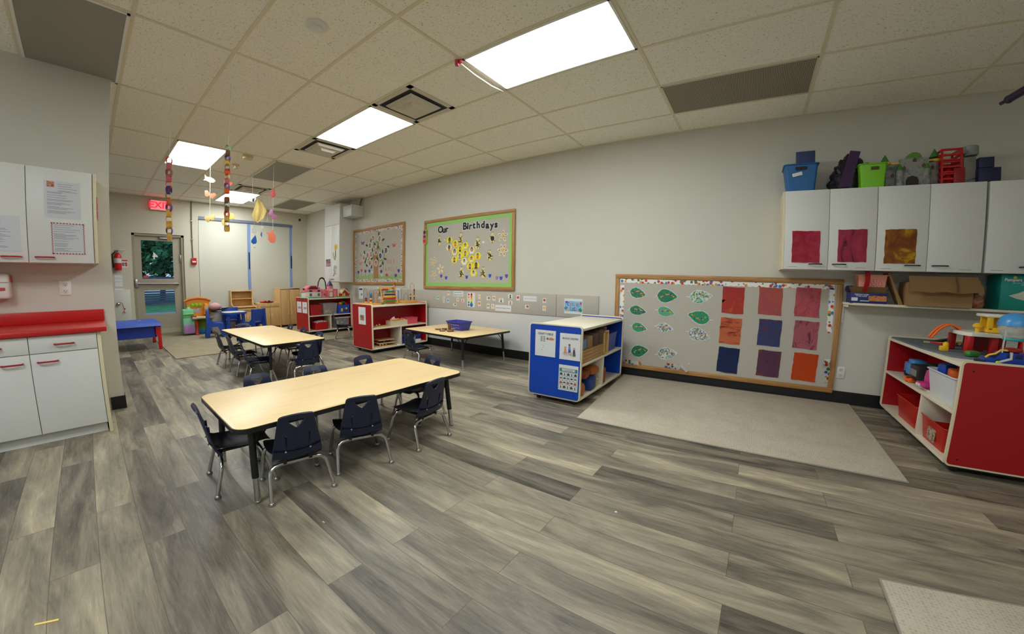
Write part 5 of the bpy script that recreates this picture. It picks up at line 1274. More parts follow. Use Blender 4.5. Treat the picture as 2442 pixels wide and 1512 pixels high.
for c, dm in (((0, -d_ / 2, h_ / 2), (w_, .004, h_)), ((0, d_ / 2, h_ / 2), (w_, .004, h_)), ((-w_ / 2, 0, h_ / 2), (.004, d_, h_)), ((w_ / 2, 0, h_ / 2), (.004, d_, h_)), ((0, 0, .003), (w_, d_, .004))): mb.box(c, dm)
mb.build('carton', M_card, t)
mb = MB(); mb.grid(lambda a, b_: Vector((-.24 + .49 * a + .03 * (b_ - .5) * (a - .3), -d_ / 2 - .012 - .075 * math.sin(b_ * 1.5), .255 - .135 * b_ + .006 * math.sin(a * 16) * b_)), 12, 4, .004); fl = mb.build('front_flap', mat('cardboard_light', (176, 140, 96), .8, var=.05, scale=10), t)
mb = MB(); mb.grid(lambda a, b_: Vector((.085 + .012 * a - .008 * b_, -d_ / 2 - .0175 - .075 * math.sin(b_ * 1.5), .256 - .135 * b_)), 2, 4, .001); mb.build('tape', mat('parcel_tape', (140, 116, 84), .3), fl)
mb = MB(); mb.prism([(-.22, .20), (-.20, .20), (-.235, .255)], at(0, -d_ / 2, 0, FY), .004); mb.build('side_flap', M_card, t)
t = thing('paper_bag', 'crinkled orange and brown bag behind the end of the cardboard box', 'bag', (3.77, 1.545, zs + .001))
mb = MB(); r = bmesh.ops.create_icosphere(mb.bm, subdivisions=3, radius=1)
for v in r['verts']:
    c = v.co; s = 1 + .12 * math.sin(c.x * 9) * math.sin(c.z * 8 + c.y * 5); v.co = Vector((c.x * .058 * s, c.y * .08 * s, max(0, (c.z * s + .8) * .065)))
mb._tag(mb.bm.faces); mb.build('bag_body', art('bag_print', [(110, 60, 40), (200, 110, 60), (170, 130, 110), (150, 60, 40)], (22, 22, 22), 3, .5), t)
block('dark_case', 'dark brown case standing behind the crinkled bag on the wall shelf', 'case', (3.775, 1.655, zs + .001), (.12, .05, .25), mat('dark_brown_case', (52, 40, 34), .6), 0, .008)
t = thing('diaper_box', 'teal diaper box on the wall shelf at the frame edge', 'box', (4.115, 1.56, zs + .001))
mb = MB(); mb.box((0, 0, .143), (.44, .20, .285), bevel=.004); mb.build('carton', mat('teal_carton', (10, 142, 130), .5), t)
text('Pampers', .032, FY, (-.145, -.1008, .242), M_paper, t, 'lettering', .001)
mb = MB()
for k, (x, z, w) in enumerate(((-.145, .218, .05), (-.06, .226, .10), (-.06, .214, .11), (-.06, .202, .11))): mb.prism(rrect(w, .006, .001, 2, x + .02, z), at(0, -.1002, 0, FY), .0008)
mb.build('small_print', mat('pale_teal_print', (130, 190, 180), .6), t)
mb = MB(); mb.prism(circ(.012, 8, 0, 0), at(-.135, -.1002, .262, FY), .0008); mb.build('sun_mark', M_yellow, t)
mb = MB(); mb.prism([(-.165, .115), (-.10, .14), (-.04, .175), (.03, .19), (.20, .19), (.20, .02), (.08, .02), (.0, .045), (-.06, .08), (-.12, .095)], at(0, -.1002, 0, FY), .001); mb.build('diaper_picture', mat('diaper_print', (206, 206, 190), .6), t)

# ------------------------------------------------------------------ right red shelf: toys on top
zr = .704
t = thing('road_mat', 'grey road play base lying over the top of the right red shelf', 'play mat', (3.21, .50, zr))
M_road = mat('road_grey', (104, 112, 120), .7, var=.12, scale=30)
mb = MB(); mb.prism([(0.01, 1.09), (0.0, .45), (.035, .21), (.05, .08), (.16, .03), (.55, .03), (.55, 1.09)], FZ, .012, .002); mb.build('base_sheet', M_road, t)
mb = MB()
for k in range(5): mb.box((.12 + .09 * k, .86 - .05 * k, .0125), (.05, .008, .001), rz=.5)
mb.build('road_line', mat('pale_road_line', (170, 172, 160), .7), t)
t = thing('toy_garage', 'red and white toy garage with a yellow cabin on the right red shelf', 'toy garage', (3.55, .78, zr + .0125))
M_wt = mat('toy_white', (232, 230, 222), .35)
mb = MB(); mb.prism([(-.17, -.03), (-.14, -.07), (.18, -.07), (.18, .22), (-.14, .22), (-.17, .18)], at(0, 0, .125, FZ), .024, .005); mb.build('upper_deck', M_wt, t)
for x, y in ((-.14, -.045), (-.14, .19), (.15, -.045), (.15, .19), (.03, .19), (.0, -.03)):
    mb = MB(); mb.box((x, y, .0625), (.04, .045, .125), bevel=.008); mb.build('pillar', M_red, t)
mb = MB(); mb.box((.02, .17, .06), (.20, .01, .10)); mb.build('back_wall', mat('dark_red_plastic', (150, 24, 24), .4), t)
mb = MB(); mb.box((.06, .05, .17), (.19, .13, .036), bevel=.008)
for x in (-.02, .05, .14): mb.box((x, -.005, .215), (.03, .02, .09), bevel=.004)
mb.box((.06, .10, .215), (.17, .015, .09)); mb.build('yellow_cabin', M_yellow, t)
mb = MB(); mb.box((.06, .05, .268), (.215, .15, .022), bevel=.009); mb.build('cabin_roof', M_wt, t)
mb = MB(); mb.box((.098, -.004, .215), (.06, .008, .07)); mb.build('window_print', art('garage_print', [(50, 60, 100), (90, 90, 110), (190, 140, 120)], (40, 40, 40), 3, .5), t)
mb = MB(); mb.lathe([(.012, .149), (.012, .175), (.026, .185), (.026, .20), (.012, .212)], (-.07, .03, 0), 14); mb.build('crank_knob', M_yellow, t)
mb = MB(); mb.grid(lambda a, b_: Vector((-.13 - .17 * a, .10 + .05 * b_, .15 + .05 * math.sin(a * 2.6) - .10 * a * a)), 12, 3, .008)
for b_ in (0, 1): mb.tube([(-.13 - .17 * a, .10 + .05 * b_, .155 + .05 * math.sin(a * 2.6) - .10 * a * a) for a in [k / 12 for k in range(13)]], .008, 6)
mb.build('slide_ramp', M_orange, t)
t = thing('toy_gate', 'yellow toy figure post with a red barrier arm on the road base', 'toy', (3.30, .80, zr + .0125))
mb = MB(); mb.box((0, 0, .018), (.05, .03, .036), bevel=.006); mb.lathe([(.014, .03), (.018, .045), (.014, .06), (.006, .066)], (.01, 0, 0), 12); mb.build('figure_post', M_yellow, t)
mb = MB(); mb.tube([(-.005, .02, .045), (-.03, .14, .042)], .007, 8, radii=[.009, .005]); mb.build('barrier_arm', M_red, t)
block('toy_bush', 'dark green toy bush on the road base in front of the garage', 'toy bush', (3.375, .60, zr + .0125), (.085, .05, .04), M_green, .4, .016)
t = thing('toy_ramp', 'black and cream wedge ramp on the road base', 'toy ramp', (3.45, 1.36, zr + .0125))
mb = MB(); mb.prism([(-.09, 0), (.09, 0), (.09, .045)], at(0, -.02, 0, FY), .05); mb.build('wedge', M_black, t)
mb = MB(); mb.box((0, -.075, .006), (.19, .01, .012)); mb.build('cream_edge', M_cream, t)
t = thing('toy_sign', 'small blue printed toy panel on the road base by the orange slide', 'toy', (3.53, 1.18, zr + .0125))
mb = MB(); mb.box((0, 0, .02), (.09, .012, .04), bevel=.003); mb.build('panel', mat('slate_blue_print', (70, 76, 120), .5), t)
mb = MB(); mb.prism(circ(.009, 10, -.015, .02), at(0, -.006, 0, FY), .001); mb.prism(circ(.011, 10, .018, .02), at(0, -.006, 0, FY), .001); mb.build('round_print', mat('pale_pink_print', (220, 170, 180), .5), t)
t = thing('toy_arch', 'small yellow wire arch on the road base', 'toy', (3.52, 1.07, zr + .0125))
mb = MB(); mb.tube([(-.05, 0, 0), (-.05, 0, .034), (-.04, 0, .042), (.04, 0, .042), (.05, 0, .034), (.05, 0, 0)], .006, 8); mb.build('arch', M_yellow, t)
t = thing('toy_vehicle', 'blue toy bus carrying a clear balloon with a blue dome, at the right frame edge', 'toy vehicle', (3.50, .415, zr + .001))
M_tblue = mat('toy_cobalt', (24, 66, 176), .3)
mb = MB(); mb.prism([(-.165, .012), (-.16, .034), (-.105, .042), (-.085, .078), (.16, .078), (.165, .012)], at(0, -.035, 0, Matrix(((1, 0, 0, 0), (0, 0, 1, 0), (0, 1, 0, 0), (0, 0, 0, 1)))), .07, .006); mb.build('bus_body', M_tblue, t)
mb = MB(); mb.box((-.165, 0, .014), (.03, .075, .018), bevel=.004); mb.build('bumper', M_blackp, t)
mb = MB()
for k in range(5): mb.box((-.04 + .042 * k, -.036, .058), (.032, .004, .022), bevel=.002)
mb.box((-.098, 0, .058), (.012, .06, .03), ry=R(30)); mb.build('bus_window', mat('toy_window', (26, 36, 80), .2), t)
for x in (-.09, .09):
    for y in (-.038, .038):
        mb = MB(); mb.cone((x, y - .008, .018), (x, y + .008, .018), .018, seg=16); mb.build('wheel', M_blackp, t)
        mb = MB(); mb.tube([(x - .01, y * 1.25, .018), (x + .05, y * 1.25, .045), (x + .048, y * 1.2, .085)], .008, 8); mb.build('strut', mat('toy_light_grey', (196, 198, 196), .4), t)
        mb = MB(); mb.ball((x - .012, y * 1.32, .018), .011, (1, .6, 1), 10); mb.build('hub', mat('lime_yellow', (206, 220, 60), .4), t)
mb = MB(); mb.tube([(-.155, -.03, .042), (-.14, -.03, .058), (-.11, -.03, .068), (-.085, -.03, .092), (-.03, -.03, .092)], .006, 8); mb.build('yellow_rail', M_yellow, t)
mb = MB(); mb.lathe([(.03, 0), (.05, .012), (.05, .022), (.02, .03)], (-.02, 0, .078), 14); mb.build('turret', mat('dark_red_plastic', (150, 24, 24), .4), t)
for (x, y) in ((-.10, -.055), (-.045, .05), (.02, -.05), (.07, .05)):
    mb = MB(); mb.cone((x * .9, y, .08), (-.02 + (x + .02) * .8, y * .9, .215), .003, seg=6); mb.build('balloon_arm', mat('toy_light_grey', (196, 198, 196), .4), t)
cx = -.02
mb = MB(); mb.lathe([(.045, .165), (.062, .185), (.074, .215), (.078, .243), (.076, .244), (.072, .215), (.06, .187), (.043, .168)], (cx, 0, 0), 24); mb.build('clear_bowl', M_clear, t)
mb = MB(); mb.lathe([(.081, .240), (.079, .262), (.070, .285), (.052, .304), (.028, .314), (.004, .317)], (cx, 0, 0), 28); mb.build('blue_dome', M_sky, t)
mb = MB(); mb.lathe([(.044, .150), (.05, .158), (.045, .166), (.02, .168)], (cx, 0, 0), 20); mb.build('teal_base', mat('teal_toy', (60, 170, 170), .4), t)

# inside the right red shelf
def tub_items(): pass
bin_box('storage_bin', 'white bin full of plastic toys on the middle board of the right red shelf', 'bin', (3.365, .625, .401), .27, .40, .185, mat('bright_white_plastic', (214, 220, 224), .4), 0, .84, .012, 'bins in the right red shelf')
t = block('toy_brick', 'cobalt blue toy sticking out of the white bin', 'toy', (3.33, .78, .5), (.09, .08, .13), M_blue, .3, .02)
t = block('toy_brick', 'orange toy box sticking out of the white bin', 'toy', (3.34, .64, .5), (.10, .12, .115), M_orange, -.2, .012)
t = block('toy_brick', 'rust orange toy low in the white bin, nearest the end panel', 'toy', (3.35, .52, .5), (.08, .09, .08), mat('rust_plastic', (196, 80, 26), .45), .2, .02)
t = thing('toy_chair', 'magenta toy seat with white edge beside the white bin', 'toy', (3.27, .88, .401))
mb = MB(); mb.prism([(-.075, 0), (.075, 0), (.075, .09), (.055, .14), (0, .165), (-.055, .14), (-.075, .09)], at(0, 0, 0, Matrix(((0, 0, 1, 0), (1, 0, 0, 0), (0, 1, 0, 0), (0, 0, 0, 1)))), .02, .004); mb.build('seat_back', mat('magenta_plastic', (206, 60, 140), .4), t)
mb = MB(); mb.box((-.03, 0, .045), (.06, .10, .03), bevel=.008); mb.build('seat', mat('magenta_plastic', (206, 60, 140), .4), t)
mb = MB(); mb.box((-.0, 0, .006), (.03, .155, .012), bevel=.003); mb.box((-.062, 0, .04), (.008, .07, .02), bevel=.003); mb.build('white_trim', M_wt, t)
t = thing('toy_truck', 'black toy truck with an orange grabber on the middle board', 'toy vehicle', (3.33, 1.16, .401))
mb = MB(); mb.box((0, 0, .075), (.12, .17, .13), bevel=.008); mb.build('truck_body', mat('charcoal_plastic', (46, 42, 44), .45), t)
mb = MB(); mb.tube([(-.065, .05, .02), (-.10, .03, .03), (-.11, -.02, .015), (-.08, -.06, .03)], .012, 8); mb.box((-.08, 0, .012), (.05, .10, .02), bevel=.004); mb.build('grabber', M_orange, t)
mb = MB(); mb.box((-.062, .0, .08), (.004, .12, .05)); mb.build('truck_window', M_grey, t)
for y in (-.055, .055):
    mb = MB(); mb.cone((-.04, y, .02), (.04, y, .02), .02, seg=12); mb.build('wheel', M_blackp, t)
t = thing('toy_truck', 'sky blue toy truck farthest in on the middle board of the right red shelf', 'toy vehicle', (3.36, 1.38, .401))
mb = MB(); mb.box((0, 0, .07), (.11, .20, .10), bevel=.012); mb.box((.0, -.03, .135), (.10, .13, .04), bevel=.01); mb.build('truck_body', M_sky, t)
for y in (-.06, .06):
    mb = MB(); mb.cone((-.055, y, .022), (.055, y, .022), .022, seg=12); mb.build('wheel', M_blackp, t)
block('toy_brick', 'dark green toy behind the black truck', 'toy', (3.43, 1.22, .401), (.07, .14, .15), mat('dark_green_plastic', (40, 72, 44), .5), .1, .012)
t = bin_box('storage_bin', 'clear red bin with a picture label on the bottom board of the right shelf', 'bin', (3.365, .62, .081), .27, .38, .165, mat('clear_red_plastic', (196, 34, 22), .3, alpha=.9), 0, .86, .010, 'bins in the right red shelf')
mb = MB(); mb.prism(rrect(.12, .10, .002, 2, .0, .075), at(-.127, -.0, 0, Matrix(((0, 0, -1, 0), (-1, 0, 0, 0), (0, 1, 0, 0), (0, 0, 0, 1)))), .002); mb.build('picture_label', art('bin_label', [(180, 160, 120), (90, 60, 50), (210, 190, 170), (120, 110, 60)], (40, 40, 40), 4, .6), t)
bin_box('storage_bin', 'plain clear red bin deeper in on the bottom board of the right shelf', 'bin', (3.365, 1.10, .081), .27, .42, .175, mat('clear_red_plastic', (196, 34, 22), .3, alpha=.9), 0, .86, .010, 'bins in the right red shelf')

# ------------------------------------------------------------------ blue shelf: papers on its end
ye = .28 - .0012 - .0008
def end_paper(x0, x1, z0, z1, y, lab, name='paper_sign', rot=0, grp='signs on the shelf ends'):
    t = thing(name, lab, 'sign', ((x0 + x1) / 2, y, (z0 + z1) / 2), 0, grp); w, h = x1 - x0, z1 - z0
    mb = MB(); mb.prism([(-w/2, -h/2), (w/2, -h/2), (w/2, h/2), (-w/2, h/2)], FY @ Matrix.Rotation(rot, 4, 'Z'), .0012); mb.build('sheet', M_paper, t); return t, w, h
t, w, h = end_paper(.172, .385, .435, .675, ye, 'white CRAFT TABLE sign on the end of the blue shelf')
text('CRAFT TABLE', .026, FY, (0, -.0018, h * .36), M_inkd, t)
mb = MB()
for k in range(4):
    for x in (-.04, -.012): mb.prism(rrect(.020, .005, .001, 2, x, .06 - .013 * k), at(0, -.0012, 0, FY), .0005)
mb.build('printed_lines', M_inkd, t)
mb = MB(); mb.prism([(-.02, -.01), (.03, -.012), (.045, .0), (.02, .012), (-.005, .012)], at(.05, -.0012, .045, FY), .0006); mb.build('craft_picture', mat('tan_print', (206, 140, 90), .6), t)
mb = MB(); mb.prism(circ(.012, 10, .022, .045), at(0, -.0012, 0, FY), .0005); mb.build('grey_picture', M_ink, t)
mb = MB()
for x, z in ((-.02, -.02), (-.008, -.023), (-.02, -.04), (-.035, -.06), (-.033, -.066)): mb.prism(circ(.003, 6, x, z), at(0, -.0012, 0, FY), .0005)
mb.build('ink_spots', M_ink, t)
t, w, h = end_paper(.428, .632, .43, .665, ye, 'white BLOCK CENTRE sign with a picture of children on the end of the blue shelf')
text('BLOCK CENTRE', .0215, FY, (0, -.0018, h * .31), M_inkd, t)
mb = MB(); mb.prism(circ(.035, 14, -.035, -.062, .020), at(0, -.0012, 0, FY), .0005); mb.build('lilac_ground', mat('lilac_print', (206, 190, 216), .6), t)
mb = MB(); mb.prism(circ(.035, 14, .03, -.066, .020), at(0, -.0013, 0, FY), .0005); mb.build('peach_ground', mat('peach_print', (234, 200, 190), .6), t)
for k, (px, pz, c1, c2) in enumerate(((-.005, -.005, (110, 150, 210), (50, 90, 170)), (-.045, -.03, (214, 150, 110), (230, 140, 90)), (.042, -.035, (70, 60, 140), (40, 120, 90)))):
    mb = MB(); mb.prism([(px - .012, pz - .032), (px + .014, pz - .032), (px + .009, pz + .012), (px - .009, pz + .012)], at(0, -.0018, 0, FY), .0005); mb.build('child_clothes', mat('child_cloth_%d' % k, c1, .6), t)
    mb = MB(); mb.prism(circ(.010, 10, px, pz + .022), at(0, -.002, 0, FY), .0005); mb.build('child_head', M_skin1 if k != 0 else mat('red_hair_print', (160, 60, 40), .6), t)
    if k != 1: mb = MB(); mb.prism([(px - .010, pz - .045), (px + .016, pz - .045), (px + .012, pz - .02), (px - .008, pz - .02)], at(0, -.0022, 0, FY), .0005); mb.build('child_trousers', mat('child_trouser_%d' % k, c2, .6), t)
mb = MB()
for x, z in ((-.01, -.055), (.01, -.06), (.0, -.07), (.018, -.072)): mb.prism(circ(.004, 6, x, z), at(0, -.0022, 0, FY), .0005)
mb.build('toy_print', mat('red_brown_print', (140, 60, 60), .6), t)
t, w, h = end_paper(.428, .622, .145, .380, ye, 'picture chart of buildings in a teal grid, low on the end of the blue shelf')
mb = MB(); mb.prism(rrect(w * .92, .03, .001, 2, 0, h * .31), at(0, -.0012, 0, FY), .0005); mb.build('teal_bar', mat('teal_print', (50, 140, 140), .6), t)
mb = MB(); mb.prism(rrect(w * .66, .022, .001, 2, 0, h * .31), at(0, -.0017, 0, FY), .0004); mb.build('title_strip', mat('pale_grey_print', (214, 216, 214), .6), t)
text('I Can Build', .018, FY, (0, -.0024, h * .31), M_ink, t)
mb = MB()
for k in range(6): mb.prism(rrect(.0025, .16, .0008, 2, -w * .46 + w * .92 * k / 5, -.025), at(0, -.0012, 0, FY), .0005)
for k in range(5): mb.prism(rrect(w * .92, .0025, .0008, 2, 0, .055 - .04 * k), at(0, -.0012, 0, FY), .0005)
mb.build('teal_grid', mat('teal_print', (50, 140, 140), .6), t)
q = random.Random(9)
PCM = [mat('chart_%d' % k, c, .6) for k, c in enumerate(((70, 60, 70), (120, 50, 50), (60, 70, 120), (40, 44, 50), (180, 90, 60), (110, 120, 110)))]
for i in range(5):
    for j in range(4):
        cx_ = -w * .46 + w * .92 * (i + .5) / 5; cz_ = .035 - .04 * j; k = (i * 3 + j * 5) % 6
        mb = MB()
        if k in (0, 4): mb.prism([(cx_ - .012, cz_ - .012), (cx_ + .012, cz_ - .012), (cx_ + .012, cz_ + .002), (cx_, cz_ + .014), (cx_ - .012, cz_ + .002)], at(0, -.0012, 0, FY), .0006)
        elif k in (3,): mb.prism([(cx_ - .005, cz_ - .014), (cx_ + .005, cz_ - .014), (cx_ + .002, cz_ + .014), (cx_ - .002, cz_ + .014)], at(0, -.0012, 0, FY), .0006)
        else: mb.prism([(cx_ + .013 * math.cos(R(a)), cz_ - .006 + .016 * math.sin(R(a))) for a in range(0, 181, 30)], at(0, -.0012, 0, FY), .0006)
        mb.build('building_picture', PCM[k], t)
# blocks in the blue shelf
gb = 'blocks in the blue shelf'
M_wb = grain('unit_block_wood', (196, 158, 106), (166, 126, 78), 1, 40, .08, .55)
for k in range(4): block('wooden_plank', 'long unpainted wooden plank in the blue shelf, %s of the stack' % ['bottom', 'second from the bottom', 'third from the bottom', 'top'][k], 'block', (.565, .59, .391 + .031 * k), (.13, .535, .030), M_wb, 0, .002, 'wooden planks in the blue shelf')
zz = .391 + .125
M_bb = mat('light_blue_block', (88, 136, 190), .55, var=.08); M_tan = mat('tan_block', (150, 118, 82), .6, var=.08); M_dk = mat('dark_brown_block', (88, 62, 56), .6, var=.1); M_or = mat('orange_brown_block', (180, 100, 40), .5, var=.12)
block('foam_block', 'light blue block at the near end on the plank stack', 'block', (.57, .375, zz), (.12, .10, .095), M_bb, 0, .012, gb)
block('foam_block', 'tan block on the plank stack, beside the light blue one', 'block', (.575, .495, zz), (.12, .115, .115), M_tan, 0, .012, gb)
block('foam_block', 'dark brown block on the plank stack, left of its twin', 'block', (.575, .63, zz), (.12, .13, .125), M_dk, 0, .012, gb)
block('foam_block', 'dark brown block on the plank stack, next to the wooden crate', 'block', (.575, .77, zz), (.12, .125, .14), M_dk, 0, .012, gb)
t = thing('wooden_crate', 'pale wooden open crate on the middle board of the blue shelf', 'crate', (.545, .925, .391))
mb = MB()
for y in (-.055, .055): mb.box((0, y, .12), (.18, .010, .24), bevel=.002)
mb.box((0, 0, .006), (.18, .12, .010)); mb.box((0, 0, .234), (.18, .12, .010)); mb.box((-.085, 0, .12), (.010, .12, .23)); mb.build('crate_boards', M_birch, t)
block('foam_block', 'brown block lying on top of the wooden crate', 'block', (.555, .93, .391 + .24), (.12, .10, .045), M_dk, .1, .014, gb)
bin_box('storage_bin', 'violet blue bin at the wall end of the blue shelf', 'bin', (.52, 1.16, .391), .19, .30, .19, mat('violet_blue_plastic', (62, 72, 170), .4), 0, .86, .010)
block('foam_block', 'light blue slab leaning at the back of the lower left bay', 'block', (.50, .80, .081), (.05, .20, .19), M_bb, 0, .012, gb, ry=R(-6))
block('foam_block', 'blue cube block in the lower left bay of the blue shelf', 'block', (.57, .64, .081), (.12, .17, .13), mat('royal_blue_block', (22, 62, 140), .5, var=.06), .05, .03, gb)
block('foam_block', 'orange brown lump block nearest in the lower left bay', 'block', (.575, .40, .081), (.12, .12, .125), M_or, .2, .045, gb)
block('foam_block', 'rust brown block tilted over the blue cube', 'block', (.545, .55, .212), (.11, .14, .07), mat('rust_block', (150, 76, 30), .5, var=.1), .1, .014, gb)
block('foam_block', 'orange faceted block on top of the blue cube', 'block', (.555, .725, .212), (.12, .17, .085), M_or, -.15, .034, gb)
for k, (y, lab) in enumerate(((.785, 'cream cardboard ring standing at the front of the lower left bay'), (.835, 'cream cardboard ring just behind the front one'))):
    mb = MB(); P = [(.044, -.02), (.044, .02), (.022, .02), (.022, -.02), (.044, -.02)]
    mb.lathe(P[:4] + [(.0439, -.0199)], seg=20); mb.bm.transform(Matrix.Translation((0, 0, .044)) @ Matrix.Rotation(R(90), 4, 'Y'))
    solo(mb, 'cardboard_ring', mat('cream_cardboard', (206, 192, 150), .7), lab, 'ring', 'cardboard rings', (.585 - .05 * k, y, .081))
block('foam_block', 'rust block just right of the divider in the blue shelf', 'block', (.575, .935, .081), (.10, .08, .16), mat('rust_block', (150, 76, 30), .5), 0, .008, gb)
block('foam_block', 'dark brown box block deep in the lower right bay of the blue shelf', 'block', (.47, 1.08, .081), (.11, .13, .16), mat('umber_block', (84, 58, 42), .6), 0, .004, gb)

# ------------------------------------------------------------------ table by the wall: basket and wood slices
zt3 = .4305
t = bin_box('plastic_basket', 'purple blue slatted basket on the table by the wall', 'basket', (-1.585, 1.13, zt3), .31, .22, .115, mat('indigo_plastic', (54, 62, 160), .45), R(-4), .80, .014)
mb = MB()
for s in (-1, 1):
    for k in range(5):
        for j in range(2): mb.prism(rrect(.030, .010, .004, 3, -.09 + .045 * k, .04 + .035 * j), at(0, s * (.092 + .008 * j) - (.002 if s < 0 else -.002), 0, FY), .002)
mb.build('basket_slots', mat('pale_slots', (150, 150, 190), .5), t)
M_slice = art('wood_slice', [(216, 184, 130), (196, 156, 100), (226, 198, 150)], (30, 30, 30), 3, .7); M_brk = mat('slice_bark', (108, 72, 44), .8, var=.2)
def wslice(x, y, z, r_, h, lab, stand=False):
    t = thing('wood_slice', lab, 'wood slice', (x, y, z), 0, 'wood slices on the table by the wall')
    mb = MB(); mb.lathe([(r_, 0), (r_ * 1.02, h / 2), (r_, h)], seg=18); mb.build('bark_edge', M_brk, t)
    mb = MB(); mb.lathe([(r_ * .93, h), (r_ * .92, h + .001)], seg=18); mb.build('cut_face', M_slice, t)
wslice(-1.80, .93, zt3, .042, .016, 'round wood slice lying leftmost on the table'); wslice(-1.70, .955, zt3, .036, .028, 'thick wood slice lying behind the leftmost one')
wslice(-1.645, .86, zt3, .040, .014, 'pale thin wood slice lying alone at the front'); wslice(-1.535, .905, zt3, .044, .020, 'wood slice under the standing log piece'); wslice(-1.52, .935, zt3 + .0215, .036, .016, 'wood slice stacked on another, behind the log piece')
mb = MB(); mb.lathe([(.020, 0), (.021, .05), (.020, .085), (.017, .087)], seg=12); solo(mb, 'wood_log', M_brk, 'small upright log piece in front of the purple basket', 'wood piece', None, (-1.548, .90, zt3 + .0215))
# ------------------------------------------------------------------ middle red shelf: contents
zm = .391
gpz = 'wooden puzzles in the middle red shelf'
def puzzle(lab, x, y, z, w, d, cols, knobs=(), rz=0.0, seed=0):
    t = thing('wooden_puzzle', lab, 'puzzle', (x, y, z), rz, gpz)
    mb = MB(); mb.box((0, 0, .006), (w, d, .012), bevel=.002); mb.build('board', M_birch, t)
    mb = MB(); mb.box((0, 0, .0126), (w * .86, d * .86, .0012)); mb.build('picture', art('puzzle_pic_%d' % seed, cols, (20, 20, 20), 3, .5, 1, .4, seed=seed), t)
    for (kx, ky, c) in knobs:
        mb = MB(); mb.lathe([(.006, .012), (.006, .024), (.014, .028), (.014, .036), (.006, .042)], (kx, ky, 0), 12); mb.build('knob', c, t)
M_kn = mat('natural_knob', (222, 180, 120), .5)
puzzle('knobbed wooden puzzle nearest on the middle board of the middle red shelf', -2.945, .70, zm, .17, .22, [(150, 90, 110), (200, 150, 90), (120, 110, 140)], ((.03, -.04, M_kn), (.0, .03, M_kn), (-.04, .06, M_kn)), 0, 1)
puzzle('flat wooden puzzle behind the knobbed one on the middle board', -2.935, .885, zm, .14, .11, [(210, 170, 110), (190, 120, 100), (226, 200, 150)], (), .1, 2)
t = thing('craft_box', 'low white cardboard box full of orange pieces in the middle red shelf', 'box', (-2.945, 1.075, zm))
mb = MB()
for c, dm in (((0, -.165, .04), (.15, .005, .08)), ((0, .165, .04), (.15, .005, .08)), ((-.075, 0, .04), (.005, .33, .08)), ((.075, 0, .04), (.005, .33, .08)), ((0, 0, .003), (.15, .33, .005))): mb.box(c, dm)
mb.build('carton', mat('ivory_card', (214, 202, 170), .7), t)
q = random.Random(6)
for k in range(14):
    mb = MB(); mb.box((q.uniform(-.05, .05), -.14 + .02 * k + q.uniform(-.01, .01), .075 + q.uniform(0, .02)), (.04, .03, .03), rz=q.uniform(0, 3), rx=q.uniform(-.5, .5), bevel=.006); mb.build('orange_piece', mat('pale_orange_foam', (240, 150, 80), .6), t)
block('paper_card', 'white card standing in the box of orange pieces', 'card', (-2.915, .985, zm + .081), (.006, .065, .055), M_paper, 0, .001, None, rx=R(25))
t = bin_box('storage_bin', 'pink bin at the wall end of the middle red shelf', 'bin', (-2.965, 1.36, zm), .18, .24, .10, mat('salmon_pink_plastic', (232, 84, 104), .4), 0, .92, .008)
for k, (z, w, d, cols, kn, dx, rz) in enumerate(((.081, .21, .36, [(180, 80, 80), (210, 170, 120), (150, 90, 100)], ((.07, -.14, M_kn), (.075, -.09, M_kn), (.08, -.03, M_kn)), 0, .05), (.128, .19, .30, [(90, 190, 70), (60, 90, 170), (210, 180, 120)], ((.06, -.04, M_green), (.055, .06, M_blue)), .005, -.12), (.175, .18, .29, [(150, 90, 50), (190, 130, 70), (110, 70, 50)], (), 0, -.06))):
    puzzle('wooden puzzle in the lower left bay of the middle red shelf, ' + ['bottom of the stack', 'middle of the stack', 'top of the stack'][k], -2.955 + dx, .825, z, w, d, cols, kn, rz, 10 + k)
bin_box('storage_bin', 'small blue bin by the divider in the lower right bay of the middle red shelf', 'bin', (-2.92, 1.165, .081), .12, .13, .095, mat('deep_blue_plastic', (30, 40, 130), .45), 0, .92, .006)
t = thing('tray_stack', 'clear drawer box of papers in the lower right bay of the middle red shelf', 'box', (-2.945, 1.32, .081))
mb = MB()
for z in (.03, .065, .10): mb.box((0, 0, z), (.16, .17, .004))
for y in (-.085, .085): mb.box((0, y, .055), (.16, .004, .11))
mb.build('clear_shell', mat('frosted_plastic', (206, 206, 200), .3, alpha=.6), t)
mb = MB(); mb.box((0, 0, .018), (.145, .15, .02)); mb.box((0, .005, .048), (.14, .145, .018)); mb.build('papers', art('paper_edges', [(210, 200, 190), (180, 140, 120), (226, 220, 210)], (8, 8, 120), 3, .7), t)
mb = MB(); mb.box((0, 0, .116), (.16, .18, .012), bevel=.003); mb.build('lid', mat('pale_violet_lid', (140, 140, 190), .3), t)
t = thing('box', 'blue box on a white case at the wall end of the lower right bay', 'box', (-2.93, 1.475, .081)); t.name = 'game_box'
mb = MB(); mb.box((0, 0, .022), (.13, .11, .042), bevel=.003); mb.build('white_case', M_whitep, t)
mb = MB(); mb.box((0, 0, .085), (.125, .105, .08), bevel=.003); mb.build('blue_carton', mat('deep_blue_plastic', (30, 40, 130), .45), t)
t, w, h = end_paper(-3.20, -2.995, .435, .705, .515 - .002, 'white sign with a small photo on the end of the middle red shelf')
text('PUZZLES', .018, FY, (0, -.0018, h * .28), M_ink, t) if False else None
mb = MB(); mb.prism(rrect(.055, .012, .003, 3, -.01, .055), at(0, -.0012, 0, FY), .0006); mb.build('heading', mat('pale_grey_print', (214, 216, 214), .6), t)
